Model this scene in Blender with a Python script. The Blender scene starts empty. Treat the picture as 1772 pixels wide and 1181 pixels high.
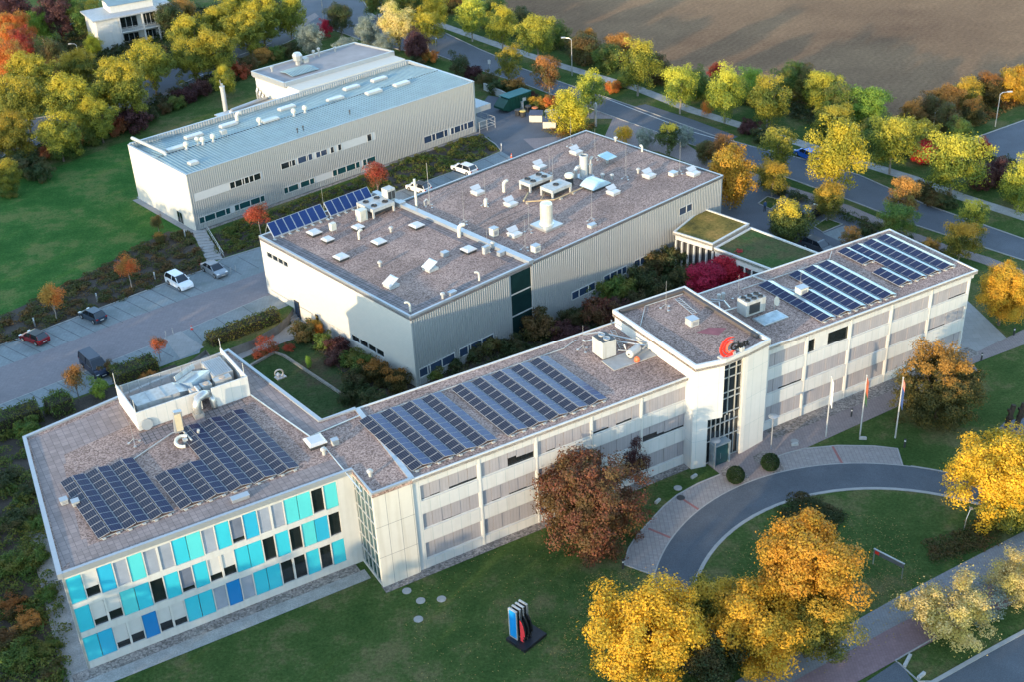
import bpy, math, random
import numpy as np
from mathutils import Vector, Matrix
from mathutils.geometry import tessellate_polygon
R = math.radians
sc = bpy.context.scene
COL = sc.collection
random.seed(7)
# ------------------------------------------------------------------ camera
CAMZ = 75.0; FPX = 2154.743; PIT = 0.5248489; ROL = -0.0489255; IW, IH = 1772.0, 1181.0
_fw = Vector((0, math.cos(PIT), -math.sin(PIT))); _up = Vector((0, math.sin(PIT), math.cos(PIT))); _rt = Vector((1, 0, 0))
CR = _rt*math.cos(ROL) + _up*math.sin(ROL)
CU = -_rt*math.sin(ROL) + _up*math.cos(ROL)
cd = bpy.data.cameras.new('camera'); cam = bpy.data.objects.new('camera', cd); COL.objects.link(cam)
cam.matrix_world = Matrix(((CR.x, CU.x, -_fw.x, 0), (CR.y, CU.y, -_fw.y, 0), (CR.z, CU.z, -_fw.z, CAMZ), (0, 0, 0, 1)))
cd.sensor_width = 36; cd.lens = 36*FPX/IW; cd.clip_start = 1; cd.clip_end = 6000
sc.camera = cam
# ------------------------------------------------------------------ world and sun
SUN_AZ, SUN_EL = 52.0, 8.8          # the way the light travels over the ground; height of the sun
w = bpy.data.worlds.new('World'); sc.world = w; w.use_nodes = True
nt = w.node_tree; bg = nt.nodes['Background']; sk = nt.nodes.new('ShaderNodeTexSky')
sk.sky_type = 'NISHITA'; sk.sun_disc = False; sk.sun_elevation = R(SUN_EL); sk.sun_rotation = R(270-SUN_AZ); sk.altitude = 300
sk.air_density = 1.0; sk.dust_density = 0.3; sk.ozone_density = 1.3
nt.links.new(sk.outputs[0], bg.inputs[0]); bg.inputs[1].default_value = 0.15
sl = bpy.data.lights.new('sun', 'SUN'); so = bpy.data.objects.new('sun', sl); COL.objects.link(so)
sl.energy = 1.2; sl.angle = R(0.6); sl.color = (1.0, 0.77, 0.48)
_d = Vector((math.cos(R(SUN_AZ))*math.cos(R(SUN_EL)), math.sin(R(SUN_AZ))*math.cos(R(SUN_EL)), -math.sin(R(SUN_EL))))
so.rotation_euler = _d.to_track_quat('-Z', 'Y').to_euler(); so.location = (0, 0, 150)
sc.view_settings.view_transform = 'Standard'; sc.view_settings.look = 'None'
sc.view_settings.exposure = 2.55; sc.view_settings.gamma = 1.0
sc.cycles.max_bounces = 5; sc.cycles.transparent_max_bounces = 8; sc.cycles.diffuse_bounces = 3; sc.cycles.glossy_bounces = 3

# ------------------------------------------------------------------ places
def G(px, py, z=0.0):                      # the spot on a level z that a photo pixel shows
    d = _fw*FPX + CR*(px-IW/2) - CU*(py-IH/2)
    t = (z-CAMZ)/d.z
    return Vector((d.x*t, d.y*t, z))
def dist(p): return (Vector(p)-Vector((0, 0, CAMZ))).dot(_fw)

# ------------------------------------------------------------------ objects
def tag(o, label=None, cat=None, group=None, kind=None):
    if label: o['label'] = label
    if cat: o['category'] = cat
    if group: o['group'] = group
    if kind: o['kind'] = kind
    return o
def empty(name, loc=(0, 0, 0), rz=0, label=None, cat=None, group=None):
    o = bpy.data.objects.new(name, None); COL.objects.link(o); o.location = loc; o.rotation_euler = (0, 0, rz)
    o.empty_display_size = 0.5
    return tag(o, label, cat, group)
def kids(o): return [c for c in bpy.data.objects if c.parent == o]
def copy_tree(o, parent=None):
    c = o.copy(); COL.objects.link(c); c.parent = parent
    for ch in KIDS.get(o.name, []): copy_tree(ch, c)
    return c
KIDS = {}

class M:
    def __init__(s): s.v = []; s.f = []; s.m = []; s.mi = 0
    def add(s, vs, fs):
        b = len(s.v); s.v += [tuple(p) for p in vs]; s.f += [tuple(i+b for i in f) for f in fs]; s.m += [s.mi]*len(fs); return s
    def box(s, x0, x1, y0, y1, z0, z1):
        return s.add([(x0, y0, z0), (x1, y0, z0), (x1, y1, z0), (x0, y1, z0), (x0, y0, z1), (x1, y0, z1), (x1, y1, z1), (x0, y1, z1)],
                     [(0, 3, 2, 1), (4, 5, 6, 7), (0, 1, 5, 4), (1, 2, 6, 5), (2, 3, 7, 6), (3, 0, 4, 7)])
    def cbox(s, cx, cy, z0, sx, sy, sz): return s.box(cx-sx/2, cx+sx/2, cy-sy/2, cy+sy/2, z0, z0+sz)
    def rbox(s, c, sx, sy, sz, rot):                                   # box about its centre turned by a matrix
        vs = [Vector(c)+rot @ Vector((x*sx/2, y*sy/2, z*sz/2)) for z in (-1, 1) for x, y in ((-1, -1), (1, -1), (1, 1), (-1, 1))]
        return s.add(vs, [(0, 3, 2, 1), (4, 5, 6, 7), (0, 1, 5, 4), (1, 2, 6, 5), (2, 3, 7, 6), (3, 0, 4, 7)])
    def prism(s, poly, z0, z1, top=True, bot=False):
        n = len(poly); a = sum(poly[i][0]*poly[(i+1) % n][1]-poly[(i+1) % n][0]*poly[i][1] for i in range(n))
        if a < 0: poly = poly[::-1]
        vs = [(p[0], p[1], z0) for p in poly]+[(p[0], p[1], z1) for p in poly]
        fs = [(i, (i+1) % n, n+(i+1) % n, n+i) for i in range(n)]
        if top: fs.append(tuple(range(n, 2*n)))
        if bot: fs.append(tuple(range(n-1, -1, -1)))
        return s.add(vs, fs)
    def sheet(s, poly, z):
        n = len(poly); a = sum(poly[i][0]*poly[(i+1) % n][1]-poly[(i+1) % n][0]*poly[i][1] for i in range(n))
        if a < 0: poly = poly[::-1]
        return s.add([(p[0], p[1], z) for p in poly], [tuple(range(n))])
    def cyl(s, x, y, z0, z1, r0, r1=None, n=14, cap=True):
        r1 = r0 if r1 is None else r1
        vs = [(x+r*math.cos(2*math.pi*i/n), y+r*math.sin(2*math.pi*i/n), z) for r, z in ((r0, z0), (r1, z1)) for i in range(n)]
        fs = [(i, (i+1) % n, n+(i+1) % n, n+i) for i in range(n)]
        if cap: fs += [tuple(range(n, 2*n)), tuple(range(n-1, -1, -1))]
        return s.add(vs, fs)
    def lathe(s, prof, n=16, c=(0, 0, 0)):
        vs = []; fs = []
        for r, z in prof: vs += [(c[0]+r*math.cos(2*math.pi*i/n), c[1]+r*math.sin(2*math.pi*i/n), c[2]+z) for i in range(n)]
        for k in range(len(prof)-1): fs += [(k*n+i, k*n+(i+1) % n, (k+1)*n+(i+1) % n, (k+1)*n+i) for i in range(n)]
        fs.append(tuple((len(prof)-1)*n+i for i in range(n)))
        return s.add(vs, fs)
    def tube(s, pts, r, n=8, r1=None):
        pts = [Vector(p) for p in pts]; N = len(pts); vs = []; fs = []
        for k, p in enumerate(pts):
            d = (pts[min(k+1, N-1)]-pts[max(k-1, 0)]).normalized()
            a = d.orthogonal().normalized() if k == 0 else (a-d*a.dot(d)).normalized()
            b = d.cross(a); rr = r if r1 is None else r+(r1-r)*k/(N-1)
            vs += [p+a*(rr*math.cos(2*math.pi*i/n))+b*(rr*math.sin(2*math.pi*i/n)) for i in range(n)]
        for k in range(N-1): fs += [(k*n+i, k*n+(i+1) % n, (k+1)*n+(i+1) % n, (k+1)*n+i) for i in range(n)]
        fs += [tuple(range(n-1, -1, -1)), tuple(range((N-1)*n, N*n))]
        return s.add(vs, fs)
    def band(s, pts, w, z0, z1, side=0):                              # a raised strip along a polyline
        pts = [Vector((p[0], p[1], 0)) for p in pts]; N = len(pts); L = []; Q = []
        for k, p in enumerate(pts):
            d = (pts[min(k+1, N-1)]-pts[max(k-1, 0)]).normalized(); nrm = Vector((-d.y, d.x, 0))
            L.append(p+nrm*(w*(0.5+side/2))); Q.append(p-nrm*(w*(0.5-side/2)))
        for k in range(N-1):
            q = [Q[k], Q[k+1], L[k+1], L[k]]
            vs = [(v.x, v.y, z0) for v in q]+[(v.x, v.y, z1) for v in q]
            s.add(vs, [(4, 5, 6, 7), (0, 1, 5, 4), (2, 3, 7, 6)]+([(3, 0, 4, 7)] if k == 0 else [])+([(1, 2, 6, 5)] if k == N-2 else []))
        return s
    def build(s, name, mat, parent=None, label=None, smooth=False, off=None):
        me = bpy.data.meshes.new(name)
        vs = s.v if off is None else [(a-off[0], b-off[1], c-off[2]) for a, b, c in s.v]
        me.from_pydata(vs, [], s.f)
        for mm in (mat if isinstance(mat, (list, tuple)) else [mat]): me.materials.append(mm)
        me.polygons.foreach_set('material_index', s.m)
        if smooth: me.polygons.foreach_set('use_smooth', [True]*len(s.f))
        me.update()
        o = bpy.data.objects.new(name, me); COL.objects.link(o)
        if off is not None: o.location = off
        if parent is not None: o.parent = parent; KIDS.setdefault(parent.name, []).append(o)
        if label: o['label'] = label
        return o
def struct(name, m, mat, smooth=False): return tag(m.build(name, mat, smooth=smooth), kind='structure')

# ------------------------------------------------------------------ materials
def nodes(name):
    m = bpy.data.materials.new(name); m.use_nodes = True; t = m.node_tree
    return m, t, t.nodes['Principled BSDF']
def N(t, typ, **kw):
    n = t.nodes.new(typ)
    for k, v in kw.items():
        if k.startswith('i_'): n.inputs[k[2:].replace('_', ' ')].default_value = v
        else: setattr(n, k, v)
    return n
def ramp(t, stops):
    r = t.nodes.new('ShaderNodeValToRGB'); e = r.color_ramp.elements
    while len(e) > 2: e.remove(e[-1])
    for k, (p, c) in enumerate(stops):
        if k < 2: e[k].position = p; e[k].color = (*c, 1)
        else: x = e.new(p); x.color = (*c, 1)
    return r
def sh(c, f): return tuple(max(0, min(1, x*f)) for x in c)
def mixc(t, fac, a, b, mode='MIX'):
    n = t.nodes.new('ShaderNodeMix'); n.data_type = 'RGBA'; n.blend_type = mode; L = t.links
    for s, v in ((n.inputs[0], fac), (n.inputs[6], a), (n.inputs[7], b)):
        if hasattr(v, 'links') or isinstance(v, bpy.types.NodeSocket): L.new(v, s)
        elif isinstance(v, (int, float)): s.default_value = v
        else: s.default_value = (*v, 1)
    return n.outputs[2]
def mat(name, c, rough=0.6, metal=0.0, var=0.12, scale=1.5, fine=0.0, fscale=30, bump=0.0, coat=0.0, spec=0.4, streak=0.0):
    m, t, p = nodes(name); L = t.links; tc = N(t, 'ShaderNodeTexCoord'); out = None
    n1 = N(t, 'ShaderNodeTexNoise', i_Scale=scale, i_Detail=5.0, i_Roughness=0.6); L.new(tc.outputs['Object'], n1.inputs['Vector'])
    r = ramp(t, [(0.25, sh(c, 1-var)), (0.75, sh(c, 1+var))]); L.new(n1.outputs[0], r.inputs[0]); out = r.outputs[0]
    if fine:
        n2 = N(t, 'ShaderNodeTexNoise', i_Scale=fscale, i_Detail=3.0); L.new(tc.outputs['Object'], n2.inputs['Vector'])
        r2 = ramp(t, [(0.3, (1-fine,)*3), (0.7, (1+fine,)*3)]); L.new(n2.outputs[0], r2.inputs[0])
        out = mixc(t, 1.0, out, r2.outputs[0], 'MULTIPLY')
        if bump:
            b = N(t, 'ShaderNodeBump', i_Strength=bump, i_Distance=0.05); L.new(n2.outputs[0], b.inputs['Height']); L.new(b.outputs[0], p.inputs['Normal'])
    if streak:
        mp = N(t, 'ShaderNodeMapping'); mp.inputs['Scale'].default_value = (2.5, 2.5, 0.18); L.new(tc.outputs['Object'], mp.inputs[0])
        n3 = N(t, 'ShaderNodeTexNoise', i_Scale=1.0, i_Detail=4.0); L.new(mp.outputs[0], n3.inputs['Vector'])
        r3 = ramp(t, [(0.45, (1, 1, 1)), (0.75, (1-streak, 1-streak*1.1, 1-streak*1.3))]); L.new(n3.outputs[0], r3.inputs[0])
        out = mixc(t, 1.0, out, r3.outputs[0], 'MULTIPLY')
    L.new(out, p.inputs['Base Color'])
    p.inputs['Roughness'].default_value = rough; p.inputs['Metallic'].default_value = metal
    p.inputs['Specular IOR Level'].default_value = spec
    if coat: p.inputs['Coat Weight'].default_value = coat
    return m
def grid_mat(name, c, joint, bw, bh, mortar=0.02, rough=0.8, var=0.1, vert=False, offset=0.0, patch=0.0, patchc=(0.1, 0.1, 0.1), spec=0.3, pscale=0.25, streak=0.0):
    m, t, p = nodes(name); L = t.links; tc = N(t, 'ShaderNodeTexCoord'); vec = tc.outputs['Object']
    if vert:                                                             # joints on an upright face: x+y along, z up
        sx = N(t, 'ShaderNodeSeparateXYZ'); L.new(vec, sx.inputs[0]); ad = N(t, 'ShaderNodeMath', operation='ADD'); L.new(sx.outputs[0], ad.inputs[0]); L.new(sx.outputs[1], ad.inputs[1])
        cx = N(t, 'ShaderNodeCombineXYZ'); L.new(ad.outputs[0], cx.inputs[0]); L.new(sx.outputs[2], cx.inputs[1]); bvec = cx.outputs[0]
    else: bvec = vec
    b = N(t, 'ShaderNodeTexBrick', offset=offset, i_Scale=1.0); b.inputs['Mortar Size'].default_value = mortar; b.inputs['Mortar Smooth'].default_value = 0.2
    b.inputs['Brick Width'].default_value = bw; b.inputs['Row Height'].default_value = bh; b.inputs['Bias'].default_value = 0
    b.inputs['Color1'].default_value = (*sh(c, 1-var), 1); b.inputs['Color2'].default_value = (*sh(c, 1+var), 1); b.inputs['Mortar'].default_value = (*joint, 1)
    L.new(bvec, b.inputs['Vector']); out = b.outputs[0]
    n2 = N(t, 'ShaderNodeTexNoise', i_Scale=1.2, i_Detail=6.0, i_Roughness=0.65); L.new(vec, n2.inputs['Vector'])
    r2 = ramp(t, [(0.25, (1-var*1.3,)*3), (0.75, (1+var*1.3,)*3)]); L.new(n2.outputs[0], r2.inputs[0]); out = mixc(t, 1.0, out, r2.outputs[0], 'MULTIPLY')
    if patch:
        n3 = N(t, 'ShaderNodeTexNoise', i_Scale=pscale, i_Detail=7.0, i_Roughness=0.7); L.new(vec, n3.inputs['Vector'])
        r3 = ramp(t, [(0.5, (0, 0, 0)), (0.66, (patch,)*3)]); L.new(n3.outputs[0], r3.inputs[0]); out = mixc(t, r3.outputs[0], out, patchc)
    if streak:
        mp = N(t, 'ShaderNodeMapping'); mp.inputs['Scale'].default_value = (2.2, 2.2, 0.15); L.new(vec, mp.inputs[0])
        n4 = N(t, 'ShaderNodeTexNoise', i_Scale=1.0, i_Detail=4.0); L.new(mp.outputs[0], n4.inputs['Vector'])
        r4 = ramp(t, [(0.5, (1, 1, 1)), (0.8, (1-streak, 1-streak*1.15, 1-streak*1.4))]); L.new(n4.outputs[0], r4.inputs[0]); out = mixc(t, 1.0, out, r4.outputs[0], 'MULTIPLY')
    L.new(out, p.inputs['Base Color']); p.inputs['Roughness'].default_value = rough; p.inputs['Specular IOR Level'].default_value = spec
    return m
def gravel_mat(name, a, b, c, scale=7.0):
    m, t, p = nodes(name); L = t.links; tc = N(t, 'ShaderNodeTexCoord'); vec = tc.outputs['Object']
    vo = N(t, 'ShaderNodeTexVoronoi', i_Scale=scale); L.new(vec, vo.inputs['Vector'])
    sp = N(t, 'ShaderNodeSeparateColor'); L.new(vo.outputs['Color'], sp.inputs[0])
    r = ramp(t, [(0.0, a), (0.45, b), (1.0, c)]); L.new(sp.outputs[0], r.inputs[0])
    n = N(t, 'ShaderNodeTexNoise', i_Scale=0.35, i_Detail=2.0, i_Roughness=0.5); L.new(vec, n.inputs['Vector'])
    r2 = ramp(t, [(0.3, (0.86, 0.86, 0.87)), (0.68, (1.1, 1.09, 1.08))]); L.new(n.outputs[0], r2.inputs[0])
    n3 = N(t, 'ShaderNodeTexNoise', i_Scale=0.12, i_Detail=3.0, i_Roughness=0.5); L.new(vec, n3.inputs['Vector'])
    r3 = ramp(t, [(0.40, (1.04, 1.04, 1.04)), (0.75, (0.74, 0.74, 0.74))]); L.new(n3.outputs[0], r3.inputs[0])
    o = mixc(t, 1.0, mixc(t, 1.0, r.outputs[0], r2.outputs[0], 'MULTIPLY'), r3.outputs[0], 'MULTIPLY'); L.new(o, p.inputs['Base Color']); p.inputs['Roughness'].default_value = 0.95; p.inputs['Specular IOR Level'].default_value = 0.1
    bp_ = N(t, 'ShaderNodeBump', i_Strength=0.3, i_Distance=0.03); L.new(sp.outputs[1], bp_.inputs['Height']); L.new(bp_.outputs[0], p.inputs['Normal'])
    return m
def leaf_mat(name, cols, patch=None, top=None, trans=0.35):
    """leaves: a colour per leaf out of cols; patches of another colour; a top that has turned"""
    m, t, p = nodes(name); L = t.links; g = N(t, 'ShaderNodeNewGeometry'); n = len(cols)
    r = ramp(t, [(i/(n-1), c) for i, c in enumerate(cols)]); L.new(g.outputs['Random Per Island'], r.inputs[0]); out = r.outputs[0]
    tc = N(t, 'ShaderNodeTexCoord'); oi = N(t, 'ShaderNodeObjectInfo')
    va = N(t, 'ShaderNodeVectorMath', operation='ADD'); L.new(tc.outputs['Object'], va.inputs[0]); L.new(oi.outputs['Location'], va.inputs[1])
    if patch:
        nz = N(t, 'ShaderNodeTexNoise', i_Scale=0.45, i_Detail=3.0); L.new(va.outputs[0], nz.inputs['Vector'])
        r2 = ramp(t, [(0.47, (0, 0, 0)), (0.6, (0.85, 0.85, 0.85))]); L.new(nz.outputs[0], r2.inputs[0]); out = mixc(t, r2.outputs[0], out, patch)
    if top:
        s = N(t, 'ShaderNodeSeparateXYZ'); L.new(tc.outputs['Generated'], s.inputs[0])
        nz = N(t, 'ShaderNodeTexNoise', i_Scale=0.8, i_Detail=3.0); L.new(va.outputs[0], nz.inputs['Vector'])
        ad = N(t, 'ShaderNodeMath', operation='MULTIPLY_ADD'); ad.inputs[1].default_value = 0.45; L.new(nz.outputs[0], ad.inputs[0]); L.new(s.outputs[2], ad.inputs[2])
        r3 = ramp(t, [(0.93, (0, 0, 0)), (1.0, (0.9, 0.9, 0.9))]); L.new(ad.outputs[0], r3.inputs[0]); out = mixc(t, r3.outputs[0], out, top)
    hv = N(t, 'ShaderNodeHueSaturation'); L.new(out, hv.inputs['Color'])
    mr = N(t, 'ShaderNodeMapRange'); mr.inputs[3].default_value = 0.82; mr.inputs[4].default_value = 1.2; L.new(oi.outputs['Random'], mr.inputs[0]); L.new(mr.outputs[0], hv.inputs['Value'])
    mh = N(t, 'ShaderNodeMapRange'); mh.inputs[3].default_value = 0.488; mh.inputs[4].default_value = 0.512; L.new(oi.outputs['Random'], mh.inputs[0]); L.new(mh.outputs[0], hv.inputs['Hue'])
    out = hv.outputs[0]
    L.new(out, p.inputs['Base Color']); p.inputs['Roughness'].default_value = 0.6; p.inputs['Specular IOR Level'].default_value = 0.25
    tr = N(t, 'ShaderNodeBsdfTranslucent'); L.new(out, tr.inputs[0]); mx = N(t, 'ShaderNodeMixShader'); mx.inputs[0].default_value = trans
    L.new(p.outputs[0], mx.inputs[1]); L.new(tr.outputs[0], mx.inputs[2]); L.new(mx.outputs[0], t.nodes['Material Output'].inputs[0])
    return m
def glass_mat(name, c, rough=0.08, spec=0.8, var=0.25, scale=0.5):
    m = mat(name, c, rough=rough, spec=spec, var=var, scale=scale); return m
WHITE = mat('white_panel_paint', (0.54, 0.53, 0.50), 0.45, var=0.04, streak=0.1)
PANEL = grid_mat('white_facade_panels', (0.51, 0.505, 0.49), (0.20, 0.30, 0.31), 0.97, 50, 0.012, 0.45, 0.035, vert=True, streak=0.10)
TOWERW = grid_mat('white_tower_panels', (0.56, 0.55, 0.52), (0.22, 0.32, 0.33), 1.55, 3.25, 0.012, 0.45, 0.03, vert=True, streak=0.05)
STAIRW = grid_mat('stair_panels', (0.55, 0.52, 0.46), (0.12, 0.13, 0.14), 1.25, 3.35, 0.02, 0.6, 0.03, vert=True, streak=0.16)
CREAM = grid_mat('cream_masonry', (0.52, 0.49, 0.43), (0.46, 0.435, 0.38), 0.5, 0.25, 0.01, 0.85, 0.02, vert=True, offset=0.5)
RIB = mat('ribbed_metal', (0.44, 0.44, 0.425), 0.38, 0.35, 0.05, spec=0.5)
RIBDK = mat('cladding_backing', (0.26, 0.26, 0.26), 0.6, 0.2, 0.05)
MROOF = mat('roof_sheet_metal', (0.20, 0.275, 0.295), 0.45, 0.3, 0.12, scale=0.6, spec=0.4)
COPE = mat('coping_metal', (0.36, 0.38, 0.40), 0.35, 0.4, 0.06)
GREYM = mat('grey_metal', (0.42, 0.43, 0.44), 0.4, 0.6, 0.1)
STEEL = mat('galvanised_steel', (0.45, 0.45, 0.44), 0.35, 0.6, 0.08)
DARKM = mat('dark_metal', (0.05, 0.052, 0.055), 0.5, 0.3, 0.1)
WMET = mat('white_metal', (0.40, 0.40, 0.385), 0.5, 0.0, 0.1, streak=0.25)
CREMM = mat('cream_metal', (0.54, 0.51, 0.43), 0.45, 0.0, 0.06)
GRAVEL = gravel_mat('roof_gravel', (0.14, 0.094, 0.078), (0.28, 0.195, 0.163), (0.44, 0.315, 0.265), 8.5)
GRAVELF = gravel_mat('foot_gravel', (0.13, 0.115, 0.105), (0.22, 0.195, 0.175), (0.36, 0.31, 0.28), 6)
PAVR = grid_mat('roof_pavers', (0.24, 0.19, 0.175), (0.12, 0.10, 0.095), 0.5, 0.5, 0.02, 0.9, 0.14)
PAVR2 = grid_mat('roof_pavers_terrace', (0.25, 0.195, 0.18), (0.13, 0.105, 0.10), 0.62, 0.62, 0.022, 0.9, 0.14)
PAVD = grid_mat('roof_pavers_mossy', (0.20, 0.165, 0.16), (0.06, 0.055, 0.055), 0.5, 0.5, 0.04, 0.9, 0.15, patch=0.7, patchc=(0.28, 0.21, 0.20), pscale=0.6)
GLASS = glass_mat('window_glass', (0.012, 0.016, 0.018))
GLASSG = glass_mat('green_window_glass', (0.012, 0.055, 0.06))
GLASSB = glass_mat('blue_window_glass', (0.03, 0.05, 0.09))
BLIND = grid_mat('window_blind', (0.31, 0.29, 0.30), (0.24, 0.225, 0.235), 0.32, 50, 0.015, 0.55, 0.04, vert=True)
BLINDL = mat('light_window_blind', (0.50, 0.49, 0.47), 0.6, var=0.05)
REFLG = mat('grey_blue_reflection', (0.27, 0.30, 0.36), 0.3, var=0.2, scale=0.6)  # blue-grey reflection of the panes put into the colour
BLINDD = mat('dim_window_blind', (0.13, 0.15, 0.20), 0.35, var=0.2, scale=0.8)
TURQ = [mat('turquoise_panel_'+n, c, 0.3, 0.0, 0.07, scale=0.5, spec=0.6, coat=0.3) for n, c in
        (('bright', (0.04, 0.46, 0.56)), ('green', (0.09, 0.54, 0.55)), ('deep', (0.03, 0.37, 0.55)), ('blue', (0.01, 0.18, 0.45)))]
PV = grid_mat('solar_cells', (0.012, 0.014, 0.03), (0.11, 0.11, 0.115), 0.2, 60, 0.012, 0.25, 0.1, spec=0.3)
PVB = grid_mat('solar_cells_blue', (0.006, 0.010, 0.045), (0.07, 0.08, 0.12), 0.2, 60, 0.012, 0.35, 0.15, spec=0.12)  # navy base; on right slopes the reflected sky is put into the colour
PVC = grid_mat('solar_cells_sky_tint', (0.008, 0.026, 0.10), (0.06, 0.08, 0.15), 0.2, 60, 0.014, 0.3, 0.15, spec=0.2)  # right-slope cells with the blue sky reflection put into the colour
PLATE = mat('wind_plate', (0.30, 0.40, 0.46), 0.35, 0.5, 0.05)
GRASS = None
# ------------------------------------------------------------------ ground
def grass_mat(name, a, b, c):
    m, t, p = nodes(name); L = t.links; tc = N(t, 'ShaderNodeTexCoord'); vec = tc.outputs['Object']
    n1 = N(t, 'ShaderNodeTexNoise', i_Scale=0.13, i_Detail=8.0, i_Roughness=0.75); L.new(vec, n1.inputs['Vector'])
    r1 = ramp(t, [(0.40, a), (0.50, b), (0.60, c)]); L.new(n1.outputs[0], r1.inputs[0])
    n2 = N(t, 'ShaderNodeTexNoise', i_Scale=3.5, i_Detail=4.0, i_Roughness=0.8); L.new(vec, n2.inputs['Vector'])
    r2 = ramp(t, [(0.3, (0.55, 0.58, 0.55)), (0.7, (1.5, 1.45, 1.45))]); L.new(n2.outputs[0], r2.inputs[0])
    o = mixc(t, 1.0, r1.outputs[0], r2.outputs[0], 'MULTIPLY'); L.new(o, p.inputs['Base Color'])
    n3 = N(t, 'ShaderNodeTexNoise', i_Scale=14.0, i_Detail=2.0); L.new(vec, n3.inputs['Vector'])
    bp_ = N(t, 'ShaderNodeBump', i_Strength=0.8, i_Distance=0.12); L.new(n3.outputs[0], bp_.inputs['Height']); L.new(bp_.outputs[0], p.inputs['Normal'])
    p.inputs['Roughness'].default_value = 1.0; p.inputs['Specular IOR Level'].default_value = 0.05
    return m
GRASS = grass_mat('grass', (0.040, 0.075, 0.020), (0.060, 0.095, 0.027), (0.125, 0.118, 0.052))
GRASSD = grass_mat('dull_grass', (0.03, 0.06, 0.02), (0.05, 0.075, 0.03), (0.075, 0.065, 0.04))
ASPH = mat('asphalt', (0.105, 0.112, 0.128), 0.9, var=0.18, scale=0.22, fine=0.22, fscale=9, spec=0.2)
ASPHD = mat('drive_asphalt', (0.088, 0.098, 0.112), 0.9, var=0.16, scale=0.35, fine=0.22, fscale=14, spec=0.2)
PAVRED = grid_mat('red_lane_pavers', (0.205, 0.178, 0.182), (0.155, 0.135, 0.138), 0.4, 0.2, 0.012, 0.9, 0.07, patch=0.35, patchc=(0.12, 0.115, 0.12), pscale=0.12)
PAVGRY = grid_mat('grey_bay_pavers', (0.20, 0.22, 0.225), (0.165, 0.185, 0.185), 0.4, 0.4, 0.02, 0.9, 0.07, patch=0.5, patchc=(0.10, 0.125, 0.11), pscale=0.3)
PAVLIT = grid_mat('light_pavers', (0.27, 0.245, 0.235), (0.17, 0.15, 0.145), 0.4, 0.2, 0.02, 0.9, 0.09)
PAVPINK = grid_mat('pinkish_plaza_pavers', (0.25, 0.205, 0.195), (0.16, 0.125, 0.12), 0.3, 0.15, 0.015, 0.9, 0.09)
PAVSLAB = grid_mat('concrete_slabs', (0.27, 0.26, 0.25), (0.19, 0.18, 0.175), 1.0, 1.0, 0.015, 0.9, 0.06, offset=0.5)
SIDEW = grid_mat('sidewalk_pavers', (0.215, 0.215, 0.22), (0.14, 0.14, 0.145), 0.25, 0.12, 0.014, 0.9, 0.09)
BIKEL = grid_mat('bike_lane_pavers', (0.22, 0.145, 0.15), (0.16, 0.105, 0.11), 0.25, 0.12, 0.014, 0.9, 0.1)
KERB = mat('kerb_stone', (0.30, 0.29, 0.275), 0.85, var=0.15, scale=1.2)
PATHG = mat('gravel_path', (0.30, 0.29, 0.275), 0.95, var=0.25, scale=0.8, fine=0.2, fscale=8)
SOIL = mat('soil', (0.055, 0.042, 0.032), 0.95, var=0.35, scale=0.7, fine=0.35, fscale=6)
LINE = mat('line_paint', (0.62, 0.62, 0.60), 0.7, var=0.15, scale=2)
DARKJ = mat('dark_joint', (0.10, 0.105, 0.11), 0.9, var=0.4, scale=1.5)
def field_mat():
    m, t, p = nodes('ploughed_soil'); L = t.links; tc = N(t, 'ShaderNodeTexCoord'); vec = tc.outputs['Object']
    n1 = N(t, 'ShaderNodeTexNoise', i_Scale=0.02, i_Detail=9.0, i_Roughness=0.65); L.new(vec, n1.inputs['Vector'])
    r1 = ramp(t, [(0.35, (0.15, 0.088, 0.054)), (0.65, (0.27, 0.165, 0.095))]); L.new(n1.outputs[0], r1.inputs[0])
    mp = N(t, 'ShaderNodeMapping'); mp.inputs['Rotation'].default_value = (0, 0, R(35)); L.new(vec, mp.inputs[0])
    wv = N(t, 'ShaderNodeTexWave', i_Scale=0.22, i_Distortion=5.0, i_Detail=4.0); L.new(mp.outputs[0], wv.inputs['Vector'])
    r2 = ramp(t, [(0.2, (0.97, 0.97, 0.97)), (0.8, (1.03, 1.03, 1.03))]); L.new(wv.outputs[0], r2.inputs[0])
    n2 = N(t, 'ShaderNodeTexNoise', i_Scale=1.6, i_Detail=5.0, i_Roughness=0.8); L.new(vec, n2.inputs['Vector'])
    r3 = ramp(t, [(0.35, (0.72, 0.72, 0.72)), (0.65, (1.25, 1.25, 1.25))]); L.new(n2.outputs[0], r3.inputs[0])
    o = mixc(t, 1.0, mixc(t, 1.0, r1.outputs[0], r2.outputs[0], 'MULTIPLY'), r3.outputs[0], 'MULTIPLY'); L.new(o, p.inputs['Base Color'])
    b = N(t, 'ShaderNodeBump', i_Strength=1.0, i_Distance=0.25); L.new(n2.outputs[0], b.inputs['Height']); L.new(b.outputs[0], p.inputs['Normal'])
    p.inputs['Roughness'].default_value = 1.0; p.inputs['Specular IOR Level'].default_value = 0.05
    return m
def px(*pts, z=0.0): return [G(a, b, z) for a, b in pts]

# frames of the buildings: origin (front-left corner on the ground) and the heading of the front
WO, WA = Vector((-9.28, 88.01, 0)), R(29.092)          # the white office wing
BO, BA = Vector((-11.22, 121.91, 0)), R(41.06)         # the middle halls
AO, AA = Vector((-45.04, 165.74, 0)), R(40.72)         # the long ribbed hall
def fr(o, a, s, v, z=0.0): return Vector((o.x+s*math.cos(a)-v*math.sin(a), o.y+s*math.sin(a)+v*math.cos(a), z))
FW = lambda s, v, z=0.0: fr(WO, WA, s, v, z)
FB = lambda s, v, z=0.0: fr(BO, BA, s, v, z)
FA = lambda s, v, z=0.0: fr(AO, AA, s, v, z)

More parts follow.
